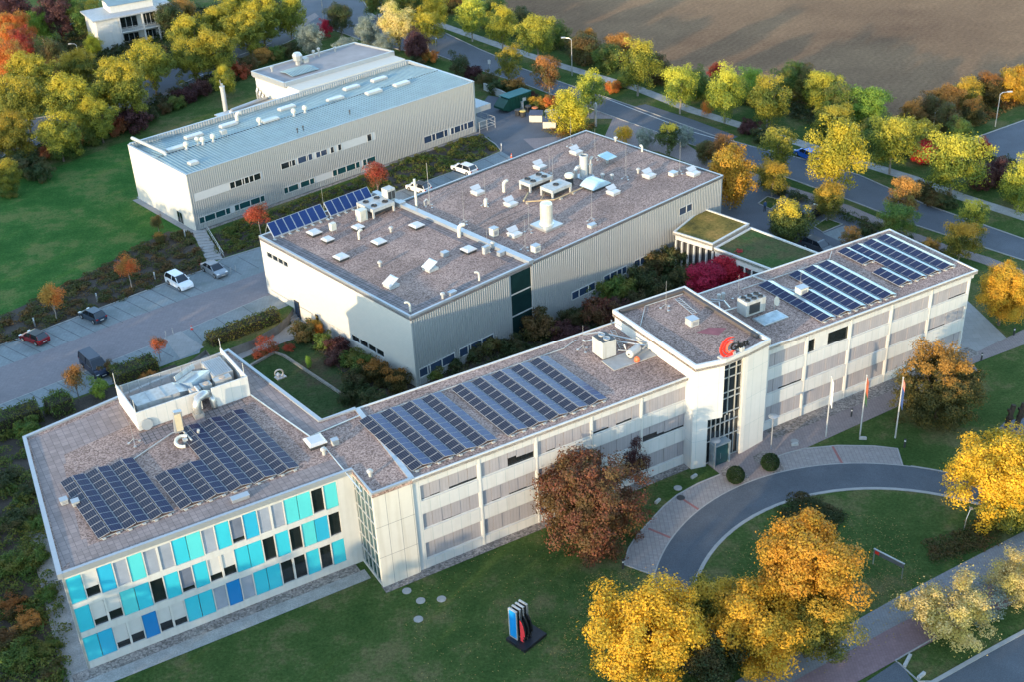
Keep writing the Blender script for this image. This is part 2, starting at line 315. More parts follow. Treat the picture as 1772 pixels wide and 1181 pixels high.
LOWZ = -1.2                                             # the sunken courtyard
hole = [G(318, 634), G(356, 606), G(364, 616), G(430, 592), G(480, 563), G(497, 548), FB(0.6, 25.6), FB(0.6, 0.6), FB(50, 0.6), FW(62, 30), FW(62, 12.6),
        FW(1.5, 12.6), FW(-3.6, 12.6), FW(-6.5, 30.2), FW(-8.5, 30.0)]
hole = [Vector((p.x, p.y, 0)) for p in hole]
outer = [Vector((-3000, -1500, 0)), Vector((3000, -1500, 0)), Vector((3000, 4500, 0)), Vector((-3000, 4500, 0))]
g = M(); allp = outer+hole; g.v = [tuple(p) for p in allp]
for t_ in tessellate_polygon([outer, hole]):
    a, b, c = [allp[i] for i in t_]
    g.f.append(tuple(t_) if (b-a).cross(c-a).z > 0 else tuple(t_)[::-1]); g.m.append(0)
struct('ground', g, GRASS)
g = M(); n = len(hole); g.v = [(p.x, p.y, 0) for p in hole]+[(p.x, p.y, LOWZ-0.1) for p in hole]
g.f = [(i, (i+1) % n, n+(i+1) % n, n+i) for i in range(n)]; g.m = [0]*n
struct('retaining_edge', g, mat('old_concrete', (0.17, 0.16, 0.145), 0.95, var=0.3))
g = M().sheet(hole, LOWZ); struct('courtyard_ground', g, GRASSD)
z = 0.0
def sheet(name, poly, mt, lev):
    return struct(name, M().sheet(poly, 0.004*lev), mt)
def kerb(name, pts, mt=None, w=0.16, h=0.11): return struct(name, M().band(pts, w, 0, h), mt or KERB)

sheet('west_lawn', px((-80, 330), (0, 318), (80, 296), (200, 250), (236, 240), (240, 345), (330, 398), (290, 402), (250, 422), (160, 472), (60, 522), (-40, 565)), grass_mat('lush_grass', (0.028, 0.092, 0.020), (0.042, 0.115, 0.026), (0.11, 0.140, 0.045)), 1)
sheet('field', px((800, -20), (862, 12), (905, 34), (985, 62), (1060, 92), (1150, 118), (1215, 132), (1290, 150), (1400, 182), (1500, 212), (1560, 222), (1640, 205), (1720, 185), (1900, 165), (2600, 60), (2600, -450), (-400, -450), (500, -150)), field_mat(), 1)
# main road beyond the trees, from the junction top-left to the right edge
far = [(655, -45), (700, 18), (761, 52.5), (830, 85), (869, 101.6), (904, 118.6), (985, 147), (1043, 166), (1097, 184.6), (1232.6, 233.7), (1300, 253), (1390, 275), (1486.6, 302.7), (1602, 354), (1772, 413.7), (2000, 500)]
near = [(600, -45), (640, 20), (700, 68), (757, 95), (800, 111), (860, 131), (911, 147), (961.6, 166), (1036, 193), (1104, 217), (1199, 251), (1290, 281), (1380, 314), (1461, 343), (1573, 386), (1772, 450.7), (2000, 540)]
sheet('main_road', px(*far, *near[::-1]), ASPH, 3)
kerb('far_kerb', px(*far)); kerb('near_kerb', px(*near))
sheet('lay_by', px((1095, 184.6), (1117, 180), (1200, 207), (1277, 236), (1262, 243), (1232, 233.7)), ASPH, 4)
upk = [(-60, 250), (20, 212), (115, 195), (250, 140), (350, 100), (440, 65), (492, 38), (520, 12), (530, -40)]
lok = [(-60, 312), (20, 261), (115, 240), (265, 178), (310, 158), (360, 137), (470, 86), (520, 62), (560, 48), (590, 56), (640, 75), (760, 100)]
sheet('side_road', px(*upk, (640, -40), (700, 30), (760, 62), *lok[::-1]), ASPH, 2)
kerb('side_road_kerb', px(*lok)); kerb('side_road_far_kerb', px(*upk))
g = M()
for a, b in [((35, 252), (100, 224)), ((310, 146), (352, 128)), ((415, 95), (470, 74))]: g.band(px(a, b), 0.12, 0.012, 0.02)
cl = [((f[0]+n_[0])/2, (f[1]+n_[1])/2) for f, n_ in zip(far[2:15], near[2:15])]
g.band(px((1043, 168), (1100, 190), (1199, 228), (1262, 246)), 0.14, 0.016, 0.022)
struct('road_markings', g, LINE)
# verge island at the junction
isl = [(632, 18), (648, 9), (668, 14), (690, 24), (705, 36), (690, 40), (660, 34), (640, 28)]
sheet('traffic_island', px(*isl), PAVSLAB, 8); kerb('island_kerb', px(*isl, isl[0]))
sheet('island_lawn', px((636, 17), (650, 11), (664, 20), (648, 27)), GRASS, 12)
sheet('corner_pavement', px((530, 30), (545, 22), (552, 28), (540, 36), (500, 60), (492, 52)), PAVPINK, 9)
# footpaths
pf = [(700, 8), (761, 42), (869, 80), (960, 110), (1036, 133), (1104, 153), (1199, 191), (1300, 222), (1371, 243), (1509, 287), (1583, 310), (1663, 340), (1772, 375), (2000, 450)]
struct('far_footpath', M().band(px(*pf), 2.3, 0, 0.02), PATHG)
pn = [(1290, 300), (1358, 326), (1461, 359), (1567, 404), (1628, 427), (1702, 449), (1790, 482), (2000, 560)]
struct('near_footpath', M().band(px(*pn), 2.2, 0, 0.024), PAVPINK)
# yards and parking
sheet('delivery_yard', px((815, 262), (826, 190), (845, 165), (868, 168), (945, 205), (985, 235), (1012, 262), (1040, 300), (760, 372), (640, 372), (690, 331), (768, 308), (868, 264), (845, 236)), ASPH, 2)
sheet('yard_lane', px((905, 240), (985, 235), (1030, 262), (1040, 300), (760, 372), (720, 352), (800, 318), (880, 282), (930, 262)), PAVRED, 3)
sheet('rear_parking_bays', px((640, 352), (690, 331), (768, 303), (868, 262), (892, 276), (800, 318), (700, 350), (660, 372)), PAVGRY, 4)
kerb('rear_bay_kerb', px((600, 366), (690, 331), (768, 303), (868, 262), (858, 250), (838, 236)))
g = M()
for i in range(9):
    t = i/8; a = (672+190*t, 340-74*t); g.band(px(a, (a[0]+27, a[1]+15)), 0.12, 0.02, 0.026)
struct('rear_bay_joints', g, DARKJ)
# the west parking lot
up = [(-60, 622), (0, 598.7), (71, 573), (289.5, 489), (354, 467), (383, 449), (450, 428)]
ula = [(-60, 660), (0, 637), (100, 600), (200, 560), (300, 524), (385, 496), (455, 470)]
lla = [(-60, 724), (0, 701.6), (106, 660), (263.7, 597), (330, 568), (460, 512)]
lo = [(-60, 770), (0, 727), (77, 704), (129, 690), (190, 668), (245, 648), (300, 627), (345, 612), (352, 590), (405, 566), (480, 536), (500, 528)]
sheet('parking_lane', px(*ula, (520, 452), (560, 470), (500, 505), *lla[::-1]), PAVRED, 5)
sheet('upper_parking_bays', px(*up, (520, 420), (520, 452), *ula[::-1]), PAVGRY, 4)
sheet('lower_parking_bays', px(*lla, (495, 497), (505, 528), *lo[::-1]), PAVGRY, 4)
kerb('upper_bay_kerb', px(*up)); kerb('lower_lane_edge', px(*lla), w=0.12, h=0.03)
g = M()
for i in range(15):
    t = i/14; a = (-20+330*t, 606-122*t); b = (a[0]+44, a[1]+22); g.band(px(a, b), 0.10, 0.018, 0.024)
for i in range(3):
    t = i/2; a = (352+60*t, 466-22*t); g.band(px(a, (a[0]+36, a[1]+20)), 0.10, 0.018, 0.024)
for i in range(13):
    t = i/12; a = (-20+280*t, 709-112*t); g.band(px(a, (a[0]+40, a[1]+22)), 0.10, 0.018, 0.024)
for a, b in [((372, 549), (400, 569)), ((420, 530), (448, 549)), ((330, 568), (352, 592))]: g.band(px(a, b), 0.10, 0.018, 0.024)
struct('parking_bay_joints', g, DARKJ)
sheet('stair_landing', px((283, 585), (313, 573), (353, 602), (312, 622)), PAVSLAB, 9)
def flight(name, a, b, depth, nst, zt, zb, label, cat='steps'):       # steps going down away from the line a-b
    d = (b-a).normalized(); nrm = Vector((d.y, -d.x, 0)); g = M(); run = depth/nst
    for i in range(nst):
        p = a+nrm*(run*i); q = b+nrm*(run*i); zz = zt+(zb-zt)*(i+1)/nst if zb < zt else zt+(zb-zt)*(i)/nst
        g.prism([p, q, q+nrm*(run-0.01), p+nrm*(run-0.01)], zb-0.3, zz-0.03)
    return g
st = flight('steps', G(311, 624), G(353, 603), 2.2, 4, 0.0, LOWZ+0.05, '').build('flight_of_steps', PAVSLAB)
tag(st, 'short broad flight of concrete steps between the car park and the office block', 'steps')
# sunken paths and steps to the door of the middle hall
g = M().sheet(px((330, 640), (357, 622), (420, 604), (478, 577), (505, 560), (520, 548), (545, 572), (495, 592), (440, 612), (405, 628), (350, 660), z=LOWZ), LOWZ+0.01)
struct('courtyard_path', g, PAVSLAB)
st = flight('steps', G(487, 536), G(506, 528), 2.4, 5, 0.0, LOWZ+0.05, '').build('flight_of_steps', PAVSLAB)
tag(st, 'narrow flight of steps beside the cream wall door of the middle hall', 'steps')
for i, (pts, lab) in enumerate([([(520, 568), (600, 622), (640, 652)], 'low stone wall edging the upper courtyard lawn under the cream hall'),
                  ([(425, 640), (475, 612), (492, 618), (600, 690)], 'low stone wall across the middle of the courtyard lawn')]):
    wl = M().band(px(*pts, z=LOWZ), 0.3, LOWZ, LOWZ+0.25).build('low_wall', mat('weathered_stone', (0.20, 0.185, 0.16), 0.95, var=0.35, scale=2.5)); tag(wl, lab, 'wall', 'low garden walls in the courtyard')
# path and stairs by the long ribbed hall
sheet('hall_path', px((236, 341), (243, 339), (340, 397), (352, 410), (338, 412), (322, 398)), PAVSLAB, 10)
g = M(); a, b = G(334, 404), G(356, 402); c, d = G(358, 453), G(386, 448)
for i in range(11):
    t0, t1 = i/11, (i+0.9)/11; zz = 0.42*(1-i/11)+0.03
    g.prism([a.lerp(c, t0), b.lerp(d, t0), b.lerp(d, t1), a.lerp(c, t1)], -0.1, zz)
st = tag(g.build('garden_stair', PAVSLAB), 'long concrete garden stair running down from the ribbed hall to the car park', 'steps')
g = M()
for t in (0, 0.33, 0.66, 1): p = b.lerp(d, t); g.cyl(p.x+0.2, p.y, 0, 1.0, 0.03, n=6)
p0, p1 = b.lerp(d, 0), b.lerp(d, 1)
g.tube([(p0.x+0.2, p0.y, 1.3), (p1.x+0.2, p1.y, 1.0)], 0.04, 6); g.tube([(p0.x+0.2, p0.y, 0.75), (p1.x+0.2, p1.y, 0.5)], 0.025, 6)
tag(g.build('handrail', STEEL), 'steel handrail along the long garden stair', 'handrail')
sheet('hall_edge_strip', [FA(-1.0, 0.2), FA(0, 0.2), FA(0, 17.8), FA(-1.0, 17.8)], PAVSLAB, 11)
sheet('hall_front_strip', [FA(0, -0.7), FA(54, -0.7), FA(54, 0), FA(0, 0)], GRAVELF, 6)
# car park behind the flat extension
sheet('east_car_park', px((1236, 300), (1300, 300), (1345, 322), (1420, 352), (1520, 398), (1560, 430), (1400, 480), (1240, 420), (1225, 380)), ASPH, 3)
sheet('east_car_park_lawn', px((1312, 352), (1328, 340), (1352, 346), (1334, 362)), GRASS, 5)
sheet('east_car_park_bed', px((1408, 392), (1430, 378), (1458, 388), (1424, 402)), GRASS, 5)
kerb('east_bed_kerb', px((1408, 392), (1430, 378), (1458, 388), (1424, 402), (1408, 392))); kerb('east_lawn_kerb', px((1312, 352), (1328, 340), (1352, 346), (1334, 362), (1312, 352)))
sheet('east_bay_pavers', px((1424, 404), (1460, 390), (1510, 408), (1470, 424)), PAVGRY, 5)
sheet('front_car_park', px((1060, 205), (1010, 205), (1030, 190), (1110, 216), (1190, 250), (1235, 280), (1240, 300), (1140, 262), (1040, 250)), PAVPINK, 1)
sheet('north_east_lot', px((1676, 243), (1705, 232), (1772, 208), (1900, 170), (1900, 330), (1790, 300), (1756, 292), (1745, 275), (1710, 268), (1690, 258)), ASPH, 3)
kerb('north_east_kerb', px((1676, 243), (1705, 232), (1772, 208), (1900, 170)))
# front of the wing: gravel foot, path to the entrance, plaza
sheet('foot_gravel', [FW(-3.9, -0.7), FW(30.5, -0.7), FW(30.5, 0.4), FW(-3.9, 0.4)], GRAVELF, 6)
sheet('east_foot_gravel', [FW(39, -1.5), FW(71, -1.5), FW(71, 0.4), FW(39, 0.4)], GRAVELF, 6)
sheet('turquoise_foot_gravel', [FW(-30.6, 3.3), FW(-4.6, 3.3), FW(-4.6, 4.6), FW(-30.6, 4.6)], GRAVELF, 7)
sheet('turquoise_foot_path', [FW(-31.5, 1.9), FW(-4.2, 1.9), FW(-4.2, 3.35), FW(-31.5, 3.35)], PATHG, 6)
sheet('west_foot_path', [FW(-31.5, 1.9), FW(-29.0, 4.4), FW(-27.2, 26.5), FW(-29.6, 26.5)], PATHG, 6)
sheet('entrance_path', [FW(38, -4.6), FW(68, -3.8), *px((1683, 630.6), (1772, 597), (1900, 555), (1900, 520), (1772, 570), (1683, 613.7)), FW(71, -1.5), FW(38, -1.5)], PAVPINK, 5)
sheet('end_pavement', [FW(69.9, -1.5), FW(76, -1.5), FW(80, 9), FW(69.9, 9)], PAVSLAB, 4)

sheet('hedge_bed', px((40, 748), (82, 706), (129, 694), (190, 672), (245, 652), (302, 632), (318, 640), (332, 655), (230, 690), (120, 726), (60, 752)), SOIL, 7)
# the curved drive in front of the entrance
oc, orr, ic, irr = (32.5, 79.88), 21.6, (33.07, 78.38), 19.07
def arc(c, r, a0, a1, n=40): return [Vector((c[0]+r*math.cos(R(a0+(a1-a0)*i/n)), c[1]+r*math.sin(R(a0+(a1-a0)*i/n)), 0)) for i in range(n+1)]
ao, ai = arc(oc, orr, 192, 20), arc(ic, irr, 198, 15)
sheet('curved_drive', ao+ai[::-1], ASPHD, 11)
kerb('inner_drive_kerb', arc(ic, irr-0.15, 198, 15), w=0.34, h=0.06); kerb('outer_drive_kerb', arc(oc, orr+0.08, 90-18, 20), w=0.16, h=0.1)
kerb('outer_drive_edge', arc(oc, orr+0.06, 192, 72), w=0.14, h=0.045)
def out_to(pts): return px(*pts)
lp = out_to([(1131, 997), (1079, 978), (1088, 950), (1102, 928), (1125, 903), (1148, 878), (1172, 858), (1208, 838), (1246.6, 822.4), (1280, 844)])
a_l = [p for p in arc(oc, orr, 175, 60, 80)]
def cut(arcpts, p0, p1):
    i0 = min(range(len(arcpts)), key=lambda i: (arcpts[i]-p0).length); i1 = min(range(len(arcpts)), key=lambda i: (arcpts[i]-p1).length)
    return arcpts[min(i0, i1):max(i0, i1)+1]
seg = cut(a_l, lp[0], lp[-1])
sheet('west_drive_parking', lp+seg[::-1], PAVLIT, 7)
kerb('west_parking_kerb', lp[:-1], w=0.14, h=0.07)
rp = out_to([(1357, 817), (1337, 795), (1360, 786), (1392.6, 777.8), (1449.6, 772.5), (1513.8, 773.5), (1553, 777.8), (1562, 807)])
seg2 = cut(a_l, rp[0], rp[-1])
sheet('east_drive_parking', rp+seg2[::-1], PAVLIT, 7)
kerb('east_parking_kerb', rp[1:], w=0.14, h=0.07)
g = M()
for a, b in [((1178, 863), (1210, 884)), ((1122, 916), (1160, 932)), ((1440, 773), (1457, 803))]: g.band(px(a, b), 0.25, 0.03, 0.036)
struct('red_paver_bands', g, mat('red_pavers', (0.27, 0.11, 0.10), 0.9))
plz = px((1222, 800), (1246, 782), (1262, 775), (1290, 762), (1303, 768), (1345, 748), (1345, 772), (1337, 795), (1357, 817), (1333, 826), (1300, 838), (1280, 845), (1246.6, 822.4))
plz += []
sheet('entrance_plaza', [FW(30.8, 0.6), FW(30.8, 0.3), FW(31.95, -0.92), FW(31.94, -3.2)]+px((1280, 845), (1300, 838), (1333, 826), (1357, 817))+[FW(38.0, -4.0), FW(39.1, -2.7), FW(40.6, -2.5), FW(40.6, 0.6)], PAVPINK, 8)
sheet('west_yew_bed', px((1247, 815), (1262, 806), (1280, 806), (1300, 833), (1288, 838), (1250, 824)), GRAVELF, 9)
sheet('east_yew_bed', px((1303, 792), (1318, 782), (1340, 784), (1358, 814), (1340, 822), (1306, 800)), GRAVELF, 9)
# bottom-right street
sheet('street_sidewalk', px((1090, 1300), (1285, 1173), (1360, 1138), (1428, 1105), (1556.6, 1032.7), (1642, 988), (1772, 920.4), (1900, 850), (1960, 900), (1772, 985), (1688.5, 1018.5), (1556.6, 1080.8), (1392.6, 1170), (1180, 1300)), SIDEW, 7)
sheet('bike_lane', px((1180, 1300), (1392.6, 1170), (1556.6, 1080.8), (1688.5, 1018.5), (1772, 985), (1960, 900), (2000, 950), (1772, 1040), (1700, 1068), (1549.5, 1145), (1478, 1185), (1330, 1300)), BIKEL, 13)
sheet('street', px((1400, 1300), (1617, 1181), (1772, 1095), (2000, 985), (2300, 1100), (2300, 1500), (1400, 1500)), ASPHD, 5)
sheet('street_gutter', px((1360, 1300), (1440, 1225), (1500, 1181), (1549, 1148), (1560, 1152), (1590, 1195), (1480, 1270), (1420, 1330)), ASPHD, 9)
kerb('street_kerb', px((1400, 1300), (1617, 1181), (1700, 1134), (1772, 1095), (2000, 985)), w=0.35, h=0.1)
kerb('verge_kerb', px((1617, 1181), (1590, 1181), (1556, 1150), (1549, 1145), (1630, 1098), (1700, 1062), (1772, 1035)), w=0.12, h=0.08)
g = M()
for p in [(704, 1024), (728, 1041), (724, 1073), (764, 1038), (1178, 863), (1173, 846), (1238, 1000)]:
    c = G(*p); g.cyl(c.x, c.y, 0, 0.05, 0.42, n=16)
mh = g
for i, (p, lab) in enumerate([((704, 1024), 'round concrete manhole cover in the lawn closest to the stair tower'), ((728, 1041), 'round manhole cover in the lawn just right of the tower cover'),
                ((724, 1073), 'round manhole cover lowest of the lawn covers by the stair tower'), ((764, 1038), 'round manhole cover in the lawn furthest right of four by the stair tower'),
                ((1178, 863), 'dark ringed manhole cover in the light drive pavement'), ((1173, 846), 'round manhole cover in the grass behind the copper beech'), ((1375, 765), 'round cover in the grass near the flagpoles')]):
    c = G(*p); m_ = M().cyl(c.x, c.y, 0, 0.05, 0.42, n=16).cyl(c.x, c.y, 0.05, 0.06, 0.3, n=16).build('manhole_cover', KERB if i != 4 else DARKM, off=(c.x, c.y, 0)); tag(m_, lab, 'manhole cover', 'manhole covers in the lawns')

# ------------------------------------------------------------------ buildings
def wall_with(m, s0, s1, y0, y1, z0, z1, holes):                      # a wall slab along s with openings left out
    zs = sorted({z0, z1, *[h[2] for h in holes], *[h[3] for h in holes]})
    for a, b in zip(zs, zs[1:]):
        hs = sorted([(h[0], h[1]) for h in holes if h[2] < b-1e-6 and h[3] > a+1e-6]); cur = s0
        for x, y in hs:
            if x > cur+1e-6: m.box(cur, x, y0, y1, a, b)
            cur = max(cur, y)
        if s1 > cur+1e-6: m.box(cur, s1, y0, y1, a, b)
def office_window(root, s0, s1, z0, z1, v, gaps=(), light=False, dark=False):
    fr_ = M(); 
    fr_.box(s0, s1, v+0.10, v+0.16, z0, z0+0.07).box(s0, s1, v+0.10, v+0.16, z1-0.06, z1).box(s0, s0+0.06, v+0.10, v+0.16, z0, z1).box(s1-0.06, s1, v+0.10, v+0.16, z0, z1)
    fr_.box(s0-0.02, s1+0.02, v-0.05, v+0.12, z0-0.07, z0-0.003)
    wdw = fr_.build('window', WHITE, root)
    M().box(s0+0.05, s1-0.05, v+0.2, v+0.24, z0+0.02, z1-0.02).build('pane', GLASS, wdw)
    n = 6; wd = (s1-s0-0.12)/n; g = M()
    for i in range(n):
        a = s0+0.06+i*wd; gp = 0.10
        for (i0, i1, h) in gaps:
            if i0 <= i < i1: gp = h
        if gp < z1-z0-0.1: g.box(a+0.012, a+wd-0.012, v+0.13-(0.03 if i % 2 else 0), v+0.17, z0+gp, z1-0.05)
    if gaps:
        for (i0, i1, h) in gaps:
            if i0 > 0: fr_2 = None
    g.build('blind', BLINDL if light else BLIND, wdw)
    return wdw
def office(name, label, s_lo, s_hi, bays, depth, zr, gaps, right_return=None):
    root = empty(name, WO, WA, label, 'building'); KIDS.setdefault(root.name, [])
    fl = [(1.0, 2.92), (4.42, 6.2), (7.62, 9.33)]
    holes = [(a, b, z0, z1) for a, b in bays for z0, z1 in fl]
    g = M(); wall_with(g, s_lo, s_hi, 0.3, 0.62, 0, zr-0.28, holes)
    g.build('wall', PANEL, root)
    g = M().box(s_lo, s_hi, 0.66, depth-0.25, 0, zr-0.3).build('core', PANEL, root)
    edges = [s_lo]+[(bays[i][1]+bays[i+1][0])/2 for i in range(len(bays)-1)]
    g = M()
    for e in edges[1:]: M().box(e-0.08, e+0.08, 0.25, 0.42, 0.02, zr-0.3).build('pilaster', WHITE, root)
    for bi, (a, b) in enumerate(bays):
        for fi, (z0, z1) in enumerate(fl):
            k = gaps.get((bi, fi), ())
            office_window(root, a, b, z0, z1, 0.34, k if k != 'open' else ((0, 1, 9), (1, 3, 0.1), (3, 6, 9)), light=(k == 'open'))
    return root
def roof_deck(root, poly, z, mt, rim=0.22, rimh=0.14, over=0.0, rmat=None):
    M().prism(poly, z-0.3, z).build('roof', mt, root)
    n = len(poly); g = M()
    cx = sum(p[0] for p in poly)/n; cy = sum(p[1] for p in poly)/n
    ar = sum(poly[i][0]*poly[(i+1) % n][1]-poly[(i+1) % n][0]*poly[i][1] for i in range(n))
    P_ = poly if ar > 0 else poly[::-1]; ins = []
    for i in range(n):
        a, b, c = Vector(P_[i-1]), Vector(P_[i]), Vector(P_[(i+1) % n]); d1 = (b-a).normalized(); d2 = (c-b).normalized()
        n1 = Vector((-d1.y, d1.x)); n2 = Vector((-d2.y, d2.x)); bis = (n1+n2); bis = bis/max(0.3, bis.dot(n1)) ; ins.append(b+bis*rim)
    vs = []
    for z_ in (z-0.32, z+rimh): vs += [(p[0], p[1], z_) for p in P_]
    for z_ in (z+rimh, z-0.02): vs += [(p[0], p[1], z_) for p in ins]
    fs = []
    for i in range(n):
        j = (i+1) % n; fs += [(i, j, n+j, n+i), (n+i, n+j, 2*n+j, 2*n+i), (2*n+i, 2*n+j, 3*n+j, 3*n+i)]
    g.add(vs, fs); g.build('parapet', rmat or WHITE, root)
def flat(root, name, poly, z, mt): return M().sheet(poly, z).build(name, mt, root)

# left half of the white wing
LB = [(0.8, 6.62), (6.95, 12.68), (12.97, 18.84), (19.1, 24.6), (24.87, 30.3)]
gl = {(0, 2): ((0, 1, 0.14), (1, 2, 0.22), (3, 6, 0.32)), (1, 2): ((3, 4, 1.0), (4, 6, 0.75)), (1, 1): ((1, 2, 0.2), (3, 5, 0.25), (5, 6, 0.2)), (2, 1): ((0, 1, 0.8),),
      (4, 1): ((0, 2, 0.75), (2, 3, 0.4), (3, 6, 0.3)), (3, 2): ((0, 2, 0.3), (3, 5, 0.3)), (0, 1): ((2, 4, 0.16),), (3, 0): ((3, 6, 0.3),), (2, 2): ((1, 2, 0.22),)}
wl = office('office_building', 'west half of the white office wing, with two blue solar fields on its roof', 0.0, 30.6, LB, 13.3, 10.5, gl)
roof_deck(wl, [(0.0, 0.0), (30.6, 0.0), (30.6, 13.33), (0.6, 13.33)], 10.42, GRAVEL, 0.2, 0.1)
flat(wl, 'paver_strip', [(0.25, 0.3), (1.0, 0.3), (1.3, 13.0), (0.75, 13.0)], 10.43, PAVR2)
M().band([(0.05, 0.1), (0.7, 13.2)], 0.5, 10.4, 10.58).build('roof_seam', GREYM, wl)
# right half
RB = [(40.6, 45.5), (45.85, 51.55), (51.9, 57.45), (57.8, 63.35), (63.7, 69.3)]
gr = {(1, 2): 'open', (0, 1): ((2, 6, 0.28),), (4, 2): ((3, 6, 0.25),), (4, 1): ((0, 3, 0.22),), (0, 0): ((0, 1, 0.1),)}
wr = office('office_building', 'east half of the white three-storey office wing with silvery solar rows, beyond the tower', 38.6, 69.55, RB, 13.3, 10.5, gr)
roof_deck(wr, [(39.2, 0.0), (70.1, 0.0), (70.1, 13.33), (39.2, 13.33)], 10.42, GRAVEL, 0.2, 0.1)
M().box(69.2, 70.0, 0.35, 12.9, 9.45, 10.12).build('eaves_box', WHITE, wr)
# entrance tower
tw = empty('entrance_tower', WO, WA, 'taller white entrance tower with a black glass front between the two wing halves', 'tower')
TZ = 12.3
M().prism([(30.05, -0.9), (33.1, -1.7), (33.1, 12.6), (30.05, 12.6)], 5.6, TZ-0.66).build('wall', TOWERW, tw)
M().prism([(30.05, -0.9), (31.6, -1.3), (31.6, 12.6), (30.05, 12.6)], 0, 5.6).build('wall', TOWERW, tw)
M().prism([(36.2, -1.5), (39.2, -1.05), (39.25, 0.5), (36.2, 0.5)], 0, TZ-0.66).build('wall', TOWERW, tw)
M().prism([(35.75, -1.5), (36.19, -1.5), (36.19, -0.2), (35.75, 0.0)], 0, TZ-0.68).build('corner_pier', WHITE, tw)
M().box(31.65, 39.2, 0.55, 12.6, 0, TZ-0.68).build('wall', TOWERW, tw)
gz = M().box(33.12, 35.75, -1.15, -1.05, 5.3, TZ-0.42).build('glazing', GLASS, tw)
g = M()
for s in (33.2, 34.1, 35.0, 35.7): g.box(s-0.04, s+0.04, -1.25, -1.15, 5.3, TZ-0.4)
for z_ in (11.8, 10.7, 9.7, 8.0, 7.3, 5.6): g.box(33.12, 35.75, -1.25, -1.15, z_-0.04, z_+0.04)
g.build('mullion', WMET, gz)
gz = M().box(31.62, 35.75, -1.0, -0.9, 0.05, 5.6).build('porch_glazing', GLASS, tw)
g = M()
for k in range(8): s = 31.66+k*0.585; g.box(s-0.035, s+0.035, -1.1, -1.0, 0.05, 5.6)
for z_ in (0.1, 2.7, 4.4, 5.56): g.box(31.62, 35.75, -1.1, -1.0, z_-0.04, z_+0.04)
g.build('mullion', WMET, gz)
PORT = mat('portal_metal', (0.22, 0.27, 0.30), 0.4, 0.2)
dr = M().box(32.1, 32.28, -2.0, -1.12, 0, 2.45).box(33.95, 34.13, -2.0, -1.12, 0, 2.45).box(32.1, 34.13, -2.05, -1.12, 2.45, 2.62).build('entrance_portal', PORT, tw)
M().box(32.28, 33.95, -1.85, -1.78, 0.05, 2.45).build('sliding_door', GLASSG, dr)
tp = [(30.0, -1.1), (33.1, -1.8), (36.2, -1.6), (39.3, -1.15), (39.3, 12.8), (29.9, 12.8)]
roof_deck(tw, tp, TZ-0.35, GRAVEL, 0.25, 0.42)
g = M().box(30.5, 38.9, 12.1, 12.5, TZ-0.34, TZ+0.05).box(38.6, 38.95, 0.2, 12.1, TZ-0.34, TZ+0.02); g.build('inner_upstand', mat('dark_roof_felt', (0.085, 0.07, 0.065), 0.9), tw)
g = M()
for i in range(10): g.box(33.0+i*0.45, 33.1+i*0.45, 9.9-i*0.02, 10.6-i*0.02, TZ-0.33, TZ-0.27)
flat(tw, 'red_roof_patch', [(34.5, 4.6), (36.2, 4.7), (37.6, 3.6), (36.0, 2.9)], TZ-0.343, mat('bare_red_felt', (0.22, 0.07, 0.08), 0.8, var=0.3, scale=1.2))
M().box(29.9, 30.0, 13.0, 13.1, 10, 11).build('downpipe', GREYM, tw)

# turquoise end block
tq = empty('office_building', WO, WA, 'office block with turquoise and white chequered front at the near left corner', 'building'); KIDS[tq.name] = []
S0, S1, V0 = -29.2, -3.8, 4.5
TOP = 10.42
outl = [(-29.3, 4.35), (-3.85, 4.35), (-3.85, 0.05), (0.0, 0.05), (0.65, 13.3), (-3.0, 13.2), (-5.9, 31.0), (-27.45, 26.4)]
body = [(-29.1, 4.95), (-3.4, 4.95), (-3.4, 0.45), (-0.02, 0.45), (-0.02, 12.9), (-3.2, 12.9), (-6.1, 30.7), (-27.3, 26.2)]
M().prism(body, 0, TOP-0.3).build('core', PANEL, tq)
M().prism([(-29.2, 4.5), (-29.0, 4.5), (-27.25, 26.3), (-27.45, 26.3)], 0, TOP-0.3).build('side_wall', CREAM, tq)
M().prism(outl, TOP-0.32, TOP).build('roof', GRAVEL, tq)
zc = [(0.77, 3.41), (3.99, 6.6), (7.1, 9.78)]
cw = (23.85-0.18)/19; holes = [(S0+0.18, S0+23.85, z0, z1) for z0, z1 in zc]
g = M(); wall_with(g, S0, S1, 4.5, 4.9, 0, TOP-0.3, holes); g.build('wall', WHITE, tq)
rows = {2: 'TWBGtGGTtGTDBGGttKt', 1: 'TWWtTKTDTWWTTKTKtBK', 0: 'TBWWNWWTTGNGTTKKTKT'}
seam = M()
